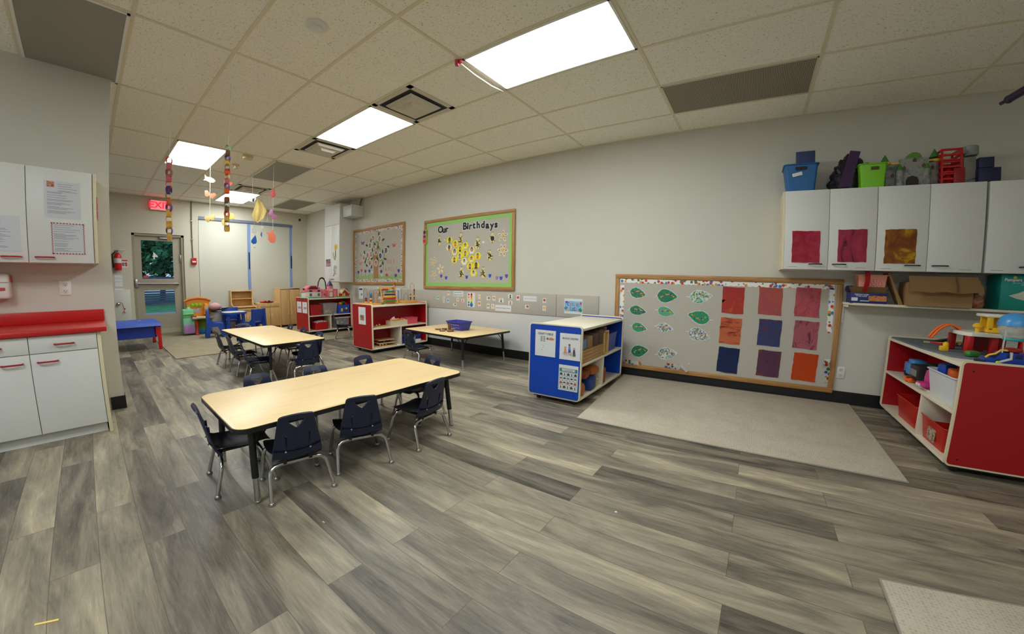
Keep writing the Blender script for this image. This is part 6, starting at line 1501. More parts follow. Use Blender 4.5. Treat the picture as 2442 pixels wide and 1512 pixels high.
mb = MB(); mb.prism(rrect(.11, .085, .002, 2, .0, -.03), at(0, -.0012, 0, FY), .0006); mb.build('photo', art('puzzle_photo', [(110, 40, 50), (210, 150, 90), (90, 60, 90), (220, 190, 160)], (30, 30, 30), 4, .5, 1, .45), t)
# --- toys on the middle red shelf
zq = .7335 + .0005
def bead(mb, p, r_, sz=1.0): mb.ball(p, r_, (1, 1, sz), 10)
t = thing('bead_maze', 'bead maze with stacked beads on posts, nearest on the middle red shelf', 'bead maze', (-3.16, .71, zq), 0, 'bead mazes')
mb = MB(); mb.box((0, 0, .012), (.42, .20, .024), bevel=.005); mb.build('base', mat('honey_wood', (216, 156, 76), .5, var=.1), t)
CW = [mat('wire_grey', (120, 110, 130), .4), mat('wire_red', (196, 90, 90), .4), mat('wire_green', (110, 140, 120), .4)]
for k, (x0, x1, hh, y) in enumerate(((-.17, -.05, .24, -.02), (-.10, .06, .20, .04), (-.02, .12, .19, -.04), (.05, .18, .21, .02), (.0, .16, .17, .06))):
    mb = MB(); mb.tube([(x0 + (x1 - x0) * (.5 - .5 * math.cos(a)), y, .02 + hh * (math.sin(a) ** .5 if 0 < a < PI else 0)) for a in [PI * j / 14 for j in range(15)]], .003, 6); mb.build('wire', CW[k % 3], t)
for x, y, cols in ((-.03, -.06, (M_yellow, M_red, M_purple)), (.10, -.05, (M_yellow, M_red, M_yellow, M_blue, M_green, M_sky))):
    z = .022
    for c in cols:
        r_ = .021; mb = MB(); mb.lathe([(.008, 0), (.02, .004), (r_, .014), (.02, .024), (.008, .028)], (x, y, z), 14); mb.build('bead', c, t); z += .029
    mb = MB(); mb.cone((x, y, .02), (x, y, z + .01), .004, seg=8); mb.build('post', M_wood, t)
t = thing('abacus', 'wooden abacus frame with rows of coloured rods on the middle red shelf', 'abacus', (-3.03, .95, zq))
mb = MB()
for s in (-1, 1):
    mb.tube([(.085, s * .155, .012), (.01, s * .135, .30)], .011, 8); mb.tube([(-.095, s * .155, .012), (.01, s * .135, .305)], .011, 8)
    mb.prism([(-.10, .0), (.10, 0), (.10, .02), (.05, .035), (-.05, .035), (-.10, .02)], at(0, s * .155 + .008, 0, FY), .018)
mb.box((.0, 0, .02), (.03, .30, .016)); mb.box((.045, 0, .17), (.014, .28, .014)); mb.build('frame', M_wood, t)
for k, (c, y0, y1) in enumerate(((M_green, -.11, .11), (M_red, -.12, .11), (M_yellow, -.12, .12), (mat('dark_blue_rod', (36, 44, 84), .4), -.08, .12), (M_green, -.05, .12), (M_red, -.10, .0), (M_yellow, -.10, .06))):
    z = .055 + .033 * k + (.012 if k > 3 else 0); x = .085 - .075 * (z - .012) / .29
    mb = MB(); mb.cone((x, y0, z), (x, y1, z), .013, seg=12); r_ = mb.build('rod_beads', c, t)
    mb = MB(); mb.cone((x, -.145, z), (x, .145, z), .003, seg=6); mb.build('rod', M_steel, r_)
mb = MB(); mb.cone((.082, .04, .255), (.03, .105, .255), .012, seg=10); mb.build('rod_beads', M_red, t)
mb = MB(); mb.lathe([(.008, 0), (.018, .006), (.018, .03), (.006, .04)], (.09, -.15, .0), 12); mb.build('peg', M_green, t)
t = thing('bead_maze', 'tall bead maze with a bead column, at the wall end of the middle shelf', 'bead maze', (-2.99, 1.36, zq), 0, 'bead mazes')
mb = MB(); mb.box((0, 0, .022), (.18, .26, .044), bevel=.004); mb.build('base', mat('honey_wood', (216, 156, 76), .5), t)
for y, n in ((.10, 8), (.02, 4)):
    z = .05
    for k in range(n):
        mb = MB(); bead(mb, (.04, y, z + .012), .014); mb.build('bead', (M_red, mat('dark_blue_rod', (36, 44, 84), .4), M_yellow, M_red, M_green)[k % 5], t); z += .026
for k, P in enumerate((([(.04, .10, .04), (.04, .10, .30), (.03, .06, .335), (.02, .03, .31), (.02, .02, .05)]), ([(-.05, -.11, .04), (-.05, -.11, .23), (-.05, -.04, .27), (-.03, .02, .24), (-.03, .03, .05)]), ([(0, -.10, .04), (0, -.10, .13), (.02, -.06, .17), (.03, -.03, .13), (.03, -.03, .04)]))):
    mb = MB(); mb.tube(P, .003, 6); mb.build('wire', CW[(k + 1) % 3], t)
t = thing('bead_maze', 'small bead maze toy with yellow and red posts, behind the tall one', 'bead maze', (-3.22, 1.18, zq), 0, 'bead mazes')
mb = MB(); mb.box((0, 0, .03), (.17, .30, .06), bevel=.004); mb.build('base', mat('honey_wood', (216, 156, 76), .5), t)
for k, (y, h_, c) in enumerate(((-.06, .15, M_yellow), (.0, .10, M_green), (.05, .26, mat('dark_red_wood', (130, 36, 40), .5)), (.09, .15, M_wt))):
    mb = MB(); mb.cone((.03, y, .06), (.03, y, .06 + h_), .010, seg=10); mb.build('post', c, t)
mb = MB(); mb.tube([(.03, -.12, .14), (.03, .10, .15)], .005, 6); mb.tube([(.03, -.05, .25), (.03, .06, .24), (.03, .14, .27)], .004, 6); mb.tube([(.03, .05, .06), (.03, .05, .34), (.03, .10, .345)], .004, 6); mb.build('wire', mat('wire_yellow', (226, 196, 90), .4), t)
for z in (.27, .30, .33):
    mb = MB(); bead(mb, (.03, .05, z), .013); mb.build('bead', M_red if z != .30 else M_brown, t)

# ------------------------------------------------------------------ far red shelf: contents
xf = -5.56; zf0, zf1 = .090, .400
bin_box('storage_bin', 'red bin on the middle board of the far red shelf', 'bin', (xf, .865, zf1), .24, .27, .215, mat('crimson_plastic', (170, 24, 28), .45), 0, .90, .010)
t = bin_box('storage_bin', 'clear bin of soft toys on the middle board of the far red shelf', 'bin', (xf, 1.195, zf1), .24, .33, .235, mat('clear_tub_plastic', (206, 204, 204), .2, alpha=.22), 0, .88, .012)
q = random.Random(12)
for k, c in enumerate(((206, 110, 110), (196, 190, 100), (120, 140, 90), (200, 160, 110), (220, 210, 190), (150, 120, 110))):
    mb = MB(); mb.ball((q.uniform(-.05, .06), -.10 + .04 * k, .04 + .02 * (k % 2)), .04, (1, 1, .8), 10); mb.build('soft_toy', mat('soft_toy_%d' % k, c, .8), t)
t = bin_box('storage_bin', 'blue bin heaped with toys on the middle board of the far red shelf', 'bin', (xf, 1.52, zf1), .24, .28, .19, M_blue, 0, .92, .010)
for k, (y, z, c) in enumerate(((-.09, .20, M_red), (-.03, .215, M_yellow), (.03, .235, M_green), (.08, .215, M_orange), (.0, .20, M_brown), (.10, .20, M_red))):
    mb = MB(); mb.box((.02 * (k % 3) - .02, y, z), (.07, .06, .05), rz=k, rx=.3 * k, bevel=.012); mb.build('toy_piece', c, t)
mb = MB(); mb.prism(rrect(.04, .07, .01, 4, -.06, .08), at(.112, 0, 0, FX), .01); mb.prism(circ(.022, 12, .05, .11), at(.116, 0, 0, FX), .008); mb.build('yellow_decal', M_yellow, t)
mb = MB(); mb.prism(rrect(.12, .10, .02, 4, .03, .085), at(.108, 0, 0, FX), .006); mb.build('dark_panel', mat('dark_umber', (66, 44, 34), .5), t)
t = bin_box('plastic_basket', 'red round-cornered basket with white paper on the bottom board of the far red shelf', 'basket', (xf, .985, zf0), .24, .31, .16, M_red, 0, .86, .012)
mb = MB(); mb.box((.03, -.06, .165), (.16, .16, .02), rz=.2, rx=.15); mb.box((.03, .09, .168), (.12, .10, .015), rz=-.3, rx=-.2); mb.build('white_paper', M_paper, t)
mb = MB(); mb.ball((.06, .02, .18), .035, (1, 1.2, .7), 10); mb.build('brown_toy', mat('khaki_toy', (116, 104, 72), .7), t)
t = bin_box('storage_bin', 'clear lidded bin of yellow toys on the bottom board of the far red shelf', 'bin', (xf, 1.475, zf0), .24, .34, .21, mat('clear_tub_plastic', (206, 204, 204), .2, alpha=.22), 0, .92, .010)
mb = MB(); mb.box((0, 0, .222), (.26, .37, .018), bevel=.006); mb.build('lid', mat('pale_grey_lid', (196, 198, 196), .3), t)
for k, c in enumerate((M_yellow, M_yellow, M_yellow, M_green, M_red, M_yellow, M_blue, M_green, M_red)):
    mb = MB(); mb.box((.05 - .03 * (k % 3), -.12 + .03 * k, .06 + .035 * (k % 4)), (.05, .07, .035), rz=k * .7, rx=.5 * k, bevel=.01); mb.build('toy_piece', c, t)
def small_end(x0, x1, lab, sd):
    t, w, h = end_paper(x0, x1, .45, .68, .675, lab)
    q = random.Random(sd); mb = MB()
    for k in range(3): mb.prism([(-.05 + .05 * k, -.03), (-.02 + .05 * k, -.035), (-.015 + .05 * k, .01), (-.045 + .05 * k, .015)], at(0, -.0012, 0, FY), .0006)
    mb.build('picture', art('end_pic_%d' % sd, [(50, 40, 40), (160, 70, 50), (200, 160, 120)], (40, 40, 40), 3, .5, 1, .4), t)
    mb = MB(); mb.prism(rrect(.06, .006, .001, 2, 0, .06), at(0, -.0012, 0, FY), .0005); mb.build('heading', M_ink, t)
small_end(-5.98, -5.75, 'narrow white sign on the end of the far red shelf, left of two', 1); small_end(-5.70, -5.47, 'narrow white sign on the end of the far red shelf, right of two', 2)
# toys on top
zt4 = .7525
t = thing('dollhouse', 'white dollhouse with a pink roof on the far red shelf', 'toy house', (-5.66, .865, zt4))
M_dw = mat('dollhouse_white', (224, 216, 206), .5); M_dp = mat('roof_pink', (232, 128, 136), .45)
mb = MB(); mb.box((0, -.06, .075), (.20, .24, .11), bevel=.004); mb.box((0, .12, .075), (.18, .12, .11), bevel=.004); mb.build('house_walls', M_dw, t)
mb = MB(); mb.box((0, -.06, .008), (.24, .27, .016), bevel=.004); mb.box((0, .125, .008), (.22, .14, .016), bevel=.004); mb.build('green_base', mat('mint_plastic', (70, 190, 160), .45), t)
mb = MB(); mb.prism([(-.19, .13), (-.19, .17), (-.145, .17), (-.145, .21), (-.12, .23), (-.06, .265), (.06, .265), (.12, .23), (.155, .215), (.155, .175), (.195, .165), (.195, .13)], at(-.10, 0, 0, FX), .20); mb.build('pink_roof', M_dp, t)
mb = MB(); mb.prism([(-.105, .185), (-.105, .21), (-.05, .248), (.05, .248), (.105, .215), (.105, .185)], at(.099, 0, 0, FX), .004); mb.build('attic', mat('maroon_plastic', (120, 24, 36), .5), t)
for y, z in ((-.06, .15), (.12, .15)):
    mb = MB(); mb.prism(rrect(.06, .035, .006, 3, y, z), at(.099, 0, 0, FX), .006); mb.build('roof_window', mat('dark_violet', (50, 40, 90), .4), t)
for y in (-.06, .12):
    mb = MB(); mb.prism(rrect(.05, .06, .012, 4, y, .072), at(.1, 0, 0, FX), .005); mb.build('window', mat('grey_window', (100, 104, 106), .3), t)
mb = MB(); mb.box((0, -.17, .185), (.03, .03, .05), bevel=.004); mb.build('chimney', mat('dark_violet', (50, 40, 90), .4), t)
t = thing('toy_castle', 'pink toy castle with a purple pointed tower on the far red shelf', 'toy castle', (-5.66, 1.26, zt4))
mb = MB()
for y in (-.13, .15):
    mb.cone((0, y, .01), (0, y, .16), .075 if y < 0 else .065, None, 16)
    for k in range(8): a = 2 * PI * k / 8; mb.box(((.066 if y < 0 else .056) * math.cos(a), y + (.066 if y < 0 else .056) * math.sin(a), .17), (.022, .028, .025), rz=a)
mb.box((-.01, .02, .08), (.09, .16, .15)); mb.box((.01, .03, .13), (.11, .10, .25), bevel=.004); mb.build('castle_walls', M_dp, t)
mb = MB(); mb.cone((.01, .03, .255), (.01, .03, .37), .075, .004, 8); mb.build('tower_roof', mat('dark_purple_roof', (66, 54, 110), .45), t)
mb = MB(); mb.prism(rrect(.07, .10, .008, 3, .03, .06), at(.064, 0, 0, FX), .004); mb.build('door', M_dw, t)
mb = MB(); mb.prism(rrect(.085, .045, .004, 3, .03, .165), at(.064, 0, 0, FX), .006); mb.build('balcony', M_dw, t)
mb = MB(); mb.prism([(-.02, 0), (.02, 0), (.02, .03), (0, .045), (-.02, .03)], at(.072, -.13, .05, FX), .006); mb.build('arched_window', mat('rose_brown', (150, 70, 70), .5), t)
mb = MB(); mb.box((.0, -.13, .006), (.18, .16, .012), bevel=.004); mb.box((.0, .15, .006), (.17, .14, .012), bevel=.004); mb.build('green_base', mat('grass_green_plastic', (130, 190, 90), .5), t)
mb = MB(); mb.box((.03, .03, .006), (.14, .10, .012), bevel=.003); mb.build('doorstep', mat('dark_purple_roof', (66, 54, 110), .45), t)
t = thing('handle_hoop', 'tall black carrying hoop standing behind the pink castle', 'handle', (-5.78, 1.16, zt4))
mb = MB(); mb.tube([(0, -.10, .0), (0, -.095, .20), (0, -.075, .33), (0, -.035, .405), (0, .01, .425), (0, .055, .405), (0, .09, .33), (0, .105, .20), (0, .11, 0)], .012, 10); mb.build('hoop', M_blackp, t)
mb = MB(); mb.tube([(0, -.04, .404), (0, .01, .4265), (0, .06, .403)], .018, 10); mb.build('grip', M_black, t)
t = thing('toy_house', 'small red toy house with cream roof on the wall end of the far shelf', 'toy house', (-5.58, 1.585, zt4))
mb = MB(); mb.box((0, 0, .012), (.16, .19, .024), bevel=.006); mb.build('green_base', mat('grass_green_plastic', (130, 190, 90), .5), t)
mb = MB(); mb.prism([(-.08, .024), (.08, .024), (.08, .09), (-.01, .18), (-.08, .10)], at(-.06, 0, 0, FX), .12); mb.build('red_walls', M_red, t)
mb = MB(); mb.prism([(-.095, .085), (-.085, .075), (-.005, .165), (.085, .08), (.10, .09), (-.005, .195)], at(-.075, 0, 0, FX), .15); mb.build('cream_roof', mat('cream_plastic2', (232, 214, 160), .5), t)
mb = MB(); mb.ball((.0, .05, .17), .045, (1, 1, .7), 12); mb.build('blue_dome', M_sky, t)
for k, c in enumerate((M_yellow, M_wt, M_red)):
    mb = MB(); mb.lathe([(.012, 0), (.016, .03), (.010, .045), (.014, .055), (.004, .068)], (.066, -.05 + .04 * k, .024), 10); mb.build('figure', c, t)
mb = MB(); mb.prism(rrect(.05, .06, .01, 3, -.01, .06), at(.058, 0, 0, FX), .006); mb.build('doorway', M_brown, t)
# tall white cabinet with pictures and the white box beside it
gx0, gx1, gy = -6.02, -5.345, 1.364
t = thing('tall_wall_cabinet', 'tall white wall cabinet with pictures on its doors, in the corner by the far wall', 'cabinet', (gx0, YW, 1.09))
ww_, hh_, dd_ = gx1 - gx0, 1.675, YW - gy
mb = MB(); mb.b2((0, -dd_ + .02, 0), (ww_ - .02, -.001, hh_)); mb.build('cabinet_body', M_white, t)
mb = MB(); mb.b2((ww_ - .019, -dd_, -.001), (ww_, -.001, hh_ + .001)); mb.build('side_panel', M_white, t)
for a, b_, z0, z1 in ((.002, ww_ - .022, 1.235, hh_), (.002, ww_ / 2 - .012, .001, 1.23), (ww_ / 2 - .008, ww_ - .022, .001, 1.23)):
    mb = MB(); mb.b2((a, -dd_, z0), (b_, -dd_ + .018, z1), .0015); d = mb.build('door', M_white, t)
    if z0 < 1:
        mb = MB(); handle(mb, FY, ((b_ - .06) if a < .1 else (a + .06), -dd_, .06), .09, .005, .022); mb.build('handle', M_redh, d)
mb = MB(); mb.b2((0, -dd_ + .02, -.008), (ww_, -.001, -.001)); mb.build('yellowed_edge', M_cream, t)
gpp = 'pictures on the tall white cabinet'
t = thing('picture_print', 'dark square picture with a pale rim on the left door of the tall cabinet', 'picture', (-5.845, gy - .0005, 1.51), 0, gpp)
mb = MB(); mb.prism(rrect(.26, .20, .02, 4), FY, .0014); mb.build('sheet', M_paper, t)
mb = MB(); mb.prism(rrect(.22, .165, .004, 2), at(0, -.0014, 0, FY), .0006); mb.build('print', art('flower_star_print', [(70, 66, 80), (90, 80, 96), (200, 140, 150), (80, 74, 90)], (9, 9, 12), 3, .5, 1, .3), t)
t = thing('picture_print', 'yellow tulip picture on the right door of the tall cabinet', 'picture', (-5.52, gy - .0005, 1.70), 0, gpp)
mb = MB(); mb.prism([(-.06, 0), (-.07, .10), (-.03, .06), (0, .12), (.03, .06), (.07, .10), (.06, 0), (0, -.03)], at(.02, 0, .10, FY), .0012); mb.build('blossom', mat('amber_paint', (226, 176, 40), .6, var=.15), t)
mb = MB(); mb.tube([(-.10, -.001, .02), (-.06, -.001, -.10), (-.02, -.001, -.14), (.02, -.001, -.06), (.02, -.001, .06)], .008, 6); mb.tube([(-.02, -.001, -.14), (.0, -.001, .09)], .006, 6); mb.build('stem', mat('olive_paint', (150, 156, 90), .7), t)
t = thing('picture_print', 'green and black leaf picture low on the right door of the tall cabinet', 'picture', (-5.54, gy - .0005, 1.34), 0, gpp)
mb = MB(); mb.prism(wobble(.21, .26, .2, 5, 3), FY, .0012); mb.build('sheet', M_paper, t)
mb = MB(); mb.prism(wobble(.15, .22, .3, 5, 4), at(0, -.0012, 0, FY), .0006); mb.build('print', art('leafy_print', [(24, 40, 26), (60, 90, 50), (220, 220, 206), (30, 50, 30), (150, 60, 50)], (16, 16, 16), 3, .5, 1, .45), t)
t = thing('wall_speaker', 'white box with cables under the ceiling beside the tall cabinet', 'wall box', (-5.13, YW, 2.46))
mb = MB(); mb.box((.0, -.15, .115), (.36, .295, .235), bevel=.01); mb.build('case', mat('cool_white', (206, 214, 212), .35), t)
mb = MB(); mb.tube([(.10, -.05, .235), (.14, -.06, .30), (.12, -.03, .40)], .008, 6); mb.tube([(.13, -.05, .235), (.16, -.08, .30), (.15, -.03, .40)], .006, 6); mb.build('cable', mat('dark_cable', (80, 74, 66), .6), t)
mb = MB(); mb.grid(lambda a, b_: Vector((-.18 + .36 * a, -.10 + .02 * math.sin(a * 9) * b_, .236 + .17 * b_)), 8, 3, .002); mb.build('plastic_wrap', M_clear, t)
t = thing('wall_camera', 'small dark round sensor high on the far wall near the corner', 'sensor', (XB, 1.50, 2.70))
mb = MB(); mb.lathe([(.05, 0), (.05, .02), (.03, .03)], seg=16); mb.bm.transform(Matrix.Rotation(R(90), 4, 'Y')); mb.build('mount', M_wall2, t)
mb = MB(); mb.ball((.035, 0, 0), .032, (1, 1, 1), 14); mb.build('lens_ball', M_blackp, t)

# ------------------------------------------------------------------ far wall fittings
t = thing('exit_sign', 'lit red EXIT sign above the exit door', 'exit sign', (XB, -1.54, 2.70))
mb = MB(); mb.b2((.001, -.17, -.105), (.06, .17, .105), .006); mb.build('case', mat('exit_case', (206, 180, 160), .5), t)
mb = MB(); mb.b2((.0605, -.158, -.092), (.064, .158, .092)); mb.build('panel', emit('exit_panel_pink', (246, 120, 124), .55), t)
text('EXIT', .185, FX, (.0655, 0, -.004), emit('exit_letters_red', (240, 24, 44), 1.5), t, 'lettering', .004, .0006, 1.0)
t = thing('fire_alarm_pull', 'red fire alarm pull station on the far wall right of the exit door', 'fire alarm', (XB, -.93, 1.57))
mb = MB(); mb.b2((.001, -.05, -.07), (.05, .05, .07), .006); mb.build('case', M_red, t)
mb = MB(); mb.b2((.051, -.034, -.03), (.056, .034, .0)); mb.build('white_bar', M_whitep, t)
mb = MB(); mb.b2((.051, -.034, .03), (.054, .034, .05)); mb.build('dark_band', mat('dark_red_plastic', (150, 24, 24), .4), t)
t = thing('conduit', 'thin grey conduit running up the far wall from the fire alarm', 'pipe', (XB + .015, -.945, 1.64))
mb = MB(); mb.tube([(0, 0, 0), (0, -.01, .5), (0, -.015, 1.225)], .010, 8); mb.build('pipe', mat('conduit_paint', (120, 112, 96), .5), t)
mb = MB()
for z in (.4, .8): mb.box((0, -.005, z), (.02, .05, .02))
mb.build('clamp', M_steel, t)
t = thing('fire_extinguisher', 'red fire extinguisher hanging on the far wall at the partition edge', 'fire extinguisher', (XB + .09, -2.265, 1.36))
mb = MB(); mb.lathe([(.055, 0), (.062, .01), (.062, .26), (.045, .31), (.02, .335)], seg=18); mb.build('cylinder', M_red, t)
mb = MB(); mb.cone((0, 0, .33), (0, 0, .375), .018, seg=10); mb.box((.03, .03, .385), (.10, .16, .014), bevel=.003, rx=.12); mb.build('valve_handle', M_steel, t)
mb = MB(); mb.tube([(.02, -.03, .36), (.03, -.085, .30), (.02, -.08, .14), (.0, -.07, .05)], .012, 8); mb.build('hose', M_black, t)
mb = MB(); mb.lathe([(.0632, .14), (.0632, .23)], seg=18); mb.build('label_band', mat('label_white', (206, 200, 196), .5), t)
mb = MB(); mb.b2((-.085, -.03, .02), (-.063, .03, .34)); mb.build('wall_bracket', M_steel, t)
def wall_note(lab, y, z, w, h, parts, name='wall_notice', g='notices on the far wall'):
    t = thing(name, lab, 'sign', (XB, y, z), 0, g)
    mb = MB(); mb.prism(rrect(w, h, .004, 2), FX, .0015); mb.build('sheet', M_paper, t)
    for nm, P, m in parts:
        mb = MB(); mb.prism(P, at(.0016, 0, 0, FX), .0006); mb.build(nm, m, t)
    return t
wall_note('small red and white extinguisher sign beside the red fire extinguisher', -2.155, 1.495, .105, .155, (('red_heading', rrect(.10, .03, .002, 2, 0, .058), mat('faded_red', (190, 70, 72), .5)), ('red_figure', [(.01, -.06), (.045, -.05), (.04, .03), (.0, .02)], mat('faded_red', (190, 70, 72), .5)), ('grey_text', rrect(.04, .07, .002, 2, -.022, -.015), M_ink)))
wall_note('white printed notice below the fire extinguisher', -2.265, 1.155, .12, .22, (('grey_text', rrect(.09, .004, .001, 2, 0, .05), M_ink), ('grey_line', rrect(.09, .004, .001, 2, 0, -.02), M_ink)))
wall_note('white notice with a red circle and green picture above the round knob', -2.26, .87, .15, .27, (('red_arc', [(.05 * math.cos(R(a)) * r_, .02 + .07 * math.sin(R(a)) * r_) for r_, rng in ((1.0, range(-20, 200, 20)), (.78, range(199, -21, -20))) for a in rng], M_red), ('green_picture', circ(.032, 12, 0, .02, .04), M_green), ('yellow_picture', circ(.014, 10, -.02, .05), M_yellow), ('red_check', [(-.04, -.06), (-.0, -.10), (.05, -.05), (.05, -.065), (0, -.12), (-.045, -.075)], M_red)))
t = thing('half_door', 'low white door panel with a round silver knob at the partition edge', 'door panel', (XB, -2.30, 0))
mb = MB(); mb.b2((.009, -.16, .10), (.025, .205, .98), .006); mb.build('panel', mat('white_door_panel', (206, 206, 196), .5, var=.02), t)
mb = MB(); mb.cone((.025, .0, .70), (.06, .0, .70), .014, seg=12); mb.ball((.08, .0, .70), .036, (.7, 1, 1), 14); mb.build('knob', M_chrome, t)
mb = MB(); mb.cone((.025, .10, .60), (.03, .10, .60), .012, seg=10); mb.build('black_hole', M_black, t)
t = thing('red_ribbon', 'red string loop hanging from the round silver knob', 'ribbon', (XB + .075, -2.27, .70))
mb = MB(); mb.tube([(0, -.02, .036), (.01, .03, .02), (0, .05, -.06), (.01, .06, -.12), (0, .05, -.155)], .006, 6); mb.tube([(0, .05, -.155), (.01, .075, -.185)], .007, 6); mb.tube([(0, .05, -.155), (.01, .03, -.18)], .007, 6); mb.build('string', mat('muted_red_string', (170, 60, 60), .7), t)

# ------------------------------------------------------------------ water table
zr2 = .0095
t = thing('water_table', 'blue lidded water table on red legs beside the left partition', 'play table', (-6.18, -2.14, 0))
mb = MB(); bm = mb.bm
B = [bm.verts.new(p) for p in ((-.62, -.42, .40), (.44, -.42, .40), (.44, .34, .40), (-.62, .34, .40))]; Tp = [bm.verts.new(p) for p in ((-.60, -.40, .445), (.42, -.40, .445), (.42, .32, .445), (-.60, .32, .445))]; ap = bm.verts.new((-.09, -.04, .485))
for k in range(4): bm.faces.new((B[k], B[(k + 1) % 4], Tp[(k + 1) % 4], Tp[k])); bm.faces.new((Tp[k], Tp[(k + 1) % 4], ap))
bm.faces.new(list(reversed(B))); mb._tag(bm.faces, False); mb.build('lid', mat('bright_blue_lid', (38, 84, 190), .4), t)
mb = MB(); mb.prism(rrect(.94, .62, .08, 6, -.09, -.04), at(0, 0, .21, FZ), .19); mb.build('tub', mat('deep_blue_tub', (24, 54, 150), .4), t)
for x in (-.56, .36):
    for y in (-.34, .30):
        mb = MB(); mb.box((x, y, .20), (.05, .05, .40), bevel=.008); mb.box((x, y - .035 * (1 if y > 0 else -1), .32), (.045, .04, .16), bevel=.006); lg = mb.build('leg', M_red, t)
        if x < 0: mb = MB(); mb.cone((x - .01, y, .03), (x + .01, y, .03), .03, seg=14); mb.build('caster', M_blackp, lg)
        mb = MB(); mb.ball((x + .02, y + .026, .33), .008, seg=8); mb.ball((x + .02, y + .026, .27), .008, seg=8); mb.build('bolt', M_steel, lg)
mb = MB(); mb.box((.15, .05, .478), (.05, .012, .004), rz=.6); mb.box((.155, .04, .478), (.012, .04, .004), rz=.3); mb.build('white_mark', M_whitep, t)

# ------------------------------------------------------------------ toy kitchen, hat, wooden play furniture
t = thing('toy_kitchen', 'orange and green toy kitchen with a beige counter on red legs beside the exit door', 'toy kitchen', (-7.40, -.94, zr2))
M_min = mat('mint_green_plastic', (130, 206, 160), .45); M_lil = mat('lilac_plastic', (180, 130, 190), .45); M_or2 = mat('amber_orange_plastic', (236, 150, 40), .4)
mb = MB(); mb.box((0, -.22, .20), (.28, .22, .32), bevel=.02); mb.box((0, -.22, .44), (.26, .21, .20), bevel=.03); mb.ball((0, -.20, .54), .05, (1, 1, .9), 10); mb.build('green_tower', M_min, t)
mb = MB(); mb.box((.13, -.22, .13), (.04, .20, .19), bevel=.012); mb.build('lilac_drawer', M_lil, t)
mb = MB(); mb.box((.145, -.22, .44), (.03, .20, .018), bevel=.006); mb.build('lime_ledge', mat('lime_ledge', (150, 220, 60), .4), t)
mb = MB(); mb.box((.05, .06, .355), (.36, .46, .045), bevel=.015); mb.build('counter', mat('beige_counter', (206, 190, 156), .4), t)
for y in (-.09, .24):
    mb = MB(); mb.tube([(.12, y, .33), (.10, y + (.02 if y < 0 else -.02), .18), (.16, y, .01)], .03, 8); mb.box((.18, y, .012), (.10, .06, .024), bevel=.008); mb.build('leg', mat('brick_red_plastic', (214, 78, 50), .4), t)
mb = MB(); mb.box((-.03, .08, .20), (.06, .34, .22)); mb.build('lime_panel', mat('olive_lime', (120, 150, 30), .5), t)
mb = MB(); mb.box((.0, .08, .055), (.10, .40, .10), bevel=.01); mb.build('blue_tray', mat('cyan_blue', (40, 130, 170), .5), t)
mb = MB(); mb.prism([(-.22, .36), (.19, .36), (.19, .66), (.24, .70), (.22, .735), (.14, .77), (-.02, .795), (-.18, .77), (-.26, .735), (-.28, .705), (-.22, .665)], at(-.05, 0, 0, FX), .06, .01); mb.build('orange_backboard', M_or2, t)
mb = MB(); mb.tube([(.02, -.27, .70), (.02, -.17, .745), (.02, -.02, .765), (.02, .13, .745), (.02, .23, .70)], .022, 8); mb.build('roof_rim', mat('burnt_orange', (206, 110, 30), .4), t)
mb = MB()
for k in range(3): mb.ball((.015, -.12 + .075 * k, .615), .04, (.4, 1, 1.1), 10)
mb.build('green_cups', mat('leaf_lime', (140, 190, 40), .45), t)
mb = MB(); mb.prism(rrect(.19, .085, .008, 3, -.06, .50), at(.011, 0, 0, FX), .004); mb.build('print_panel', art('kitchen_print', [(206, 190, 190), (150, 140, 170), (226, 220, 214)], (14, 14, 14), 2, .5), t)
mb = MB(); mb.lathe([(.05, .42), (.06, .48), (.055, .60), (.04, .64), (.01, .65)], (.06, .13, 0), 14); mb.build('orange_pump', M_or2, t)
mb = MB(); mb.prism(circ(.04, 12, .13, .56), at(.115, 0, 0, FX), .004); mb.build('white_face', mat('pale_grey_face', (196, 190, 184), .5), t)
mb = MB(); mb.ball((-.0, .25, .47), .09, (.5, .9, 1.1), 12); mb.build('yellow_basin', mat('lemon_plastic', (226, 210, 30), .45), t)
mb = MB(); mb.box((.14, -.13, .388), (.10, .10, .02), bevel=.006); mb.build('red_tray', mat('dark_red_plastic', (150, 24, 24), .4), t)
t = thing('stuffed_hat', 'pale pink hat with a wide dark underside behind the small blue table', 'hat', (-7.28, -.62, zr2 + .0))
mb = MB(); mb.lathe([(.11, .0), (.13, .10), (.12, .30), (.14, .46)], seg=16); mb.build('stand', mat('white_stool', (200, 196, 186), .5), t)
mb = MB(); mb.ball((-.02, -.02, .565), .125, (1, 1, .72), 16); mb.build('pink_crown', mat('dusty_pink', (206, 160, 156), .8), t)
mb = MB(); mb.grid(lambda a, b_: Vector((.02 + (.06 + .16 * b_) * math.cos(2 * PI * a), .02 + (.06 + .17 * b_) * math.sin(2 * PI * a), .49 + .06 * math.sin(2 * PI * a + .6) * b_)), 24, 3, .014); mb.build('dark_brim', mat('dark_brim', (48, 36, 36), .8), t)

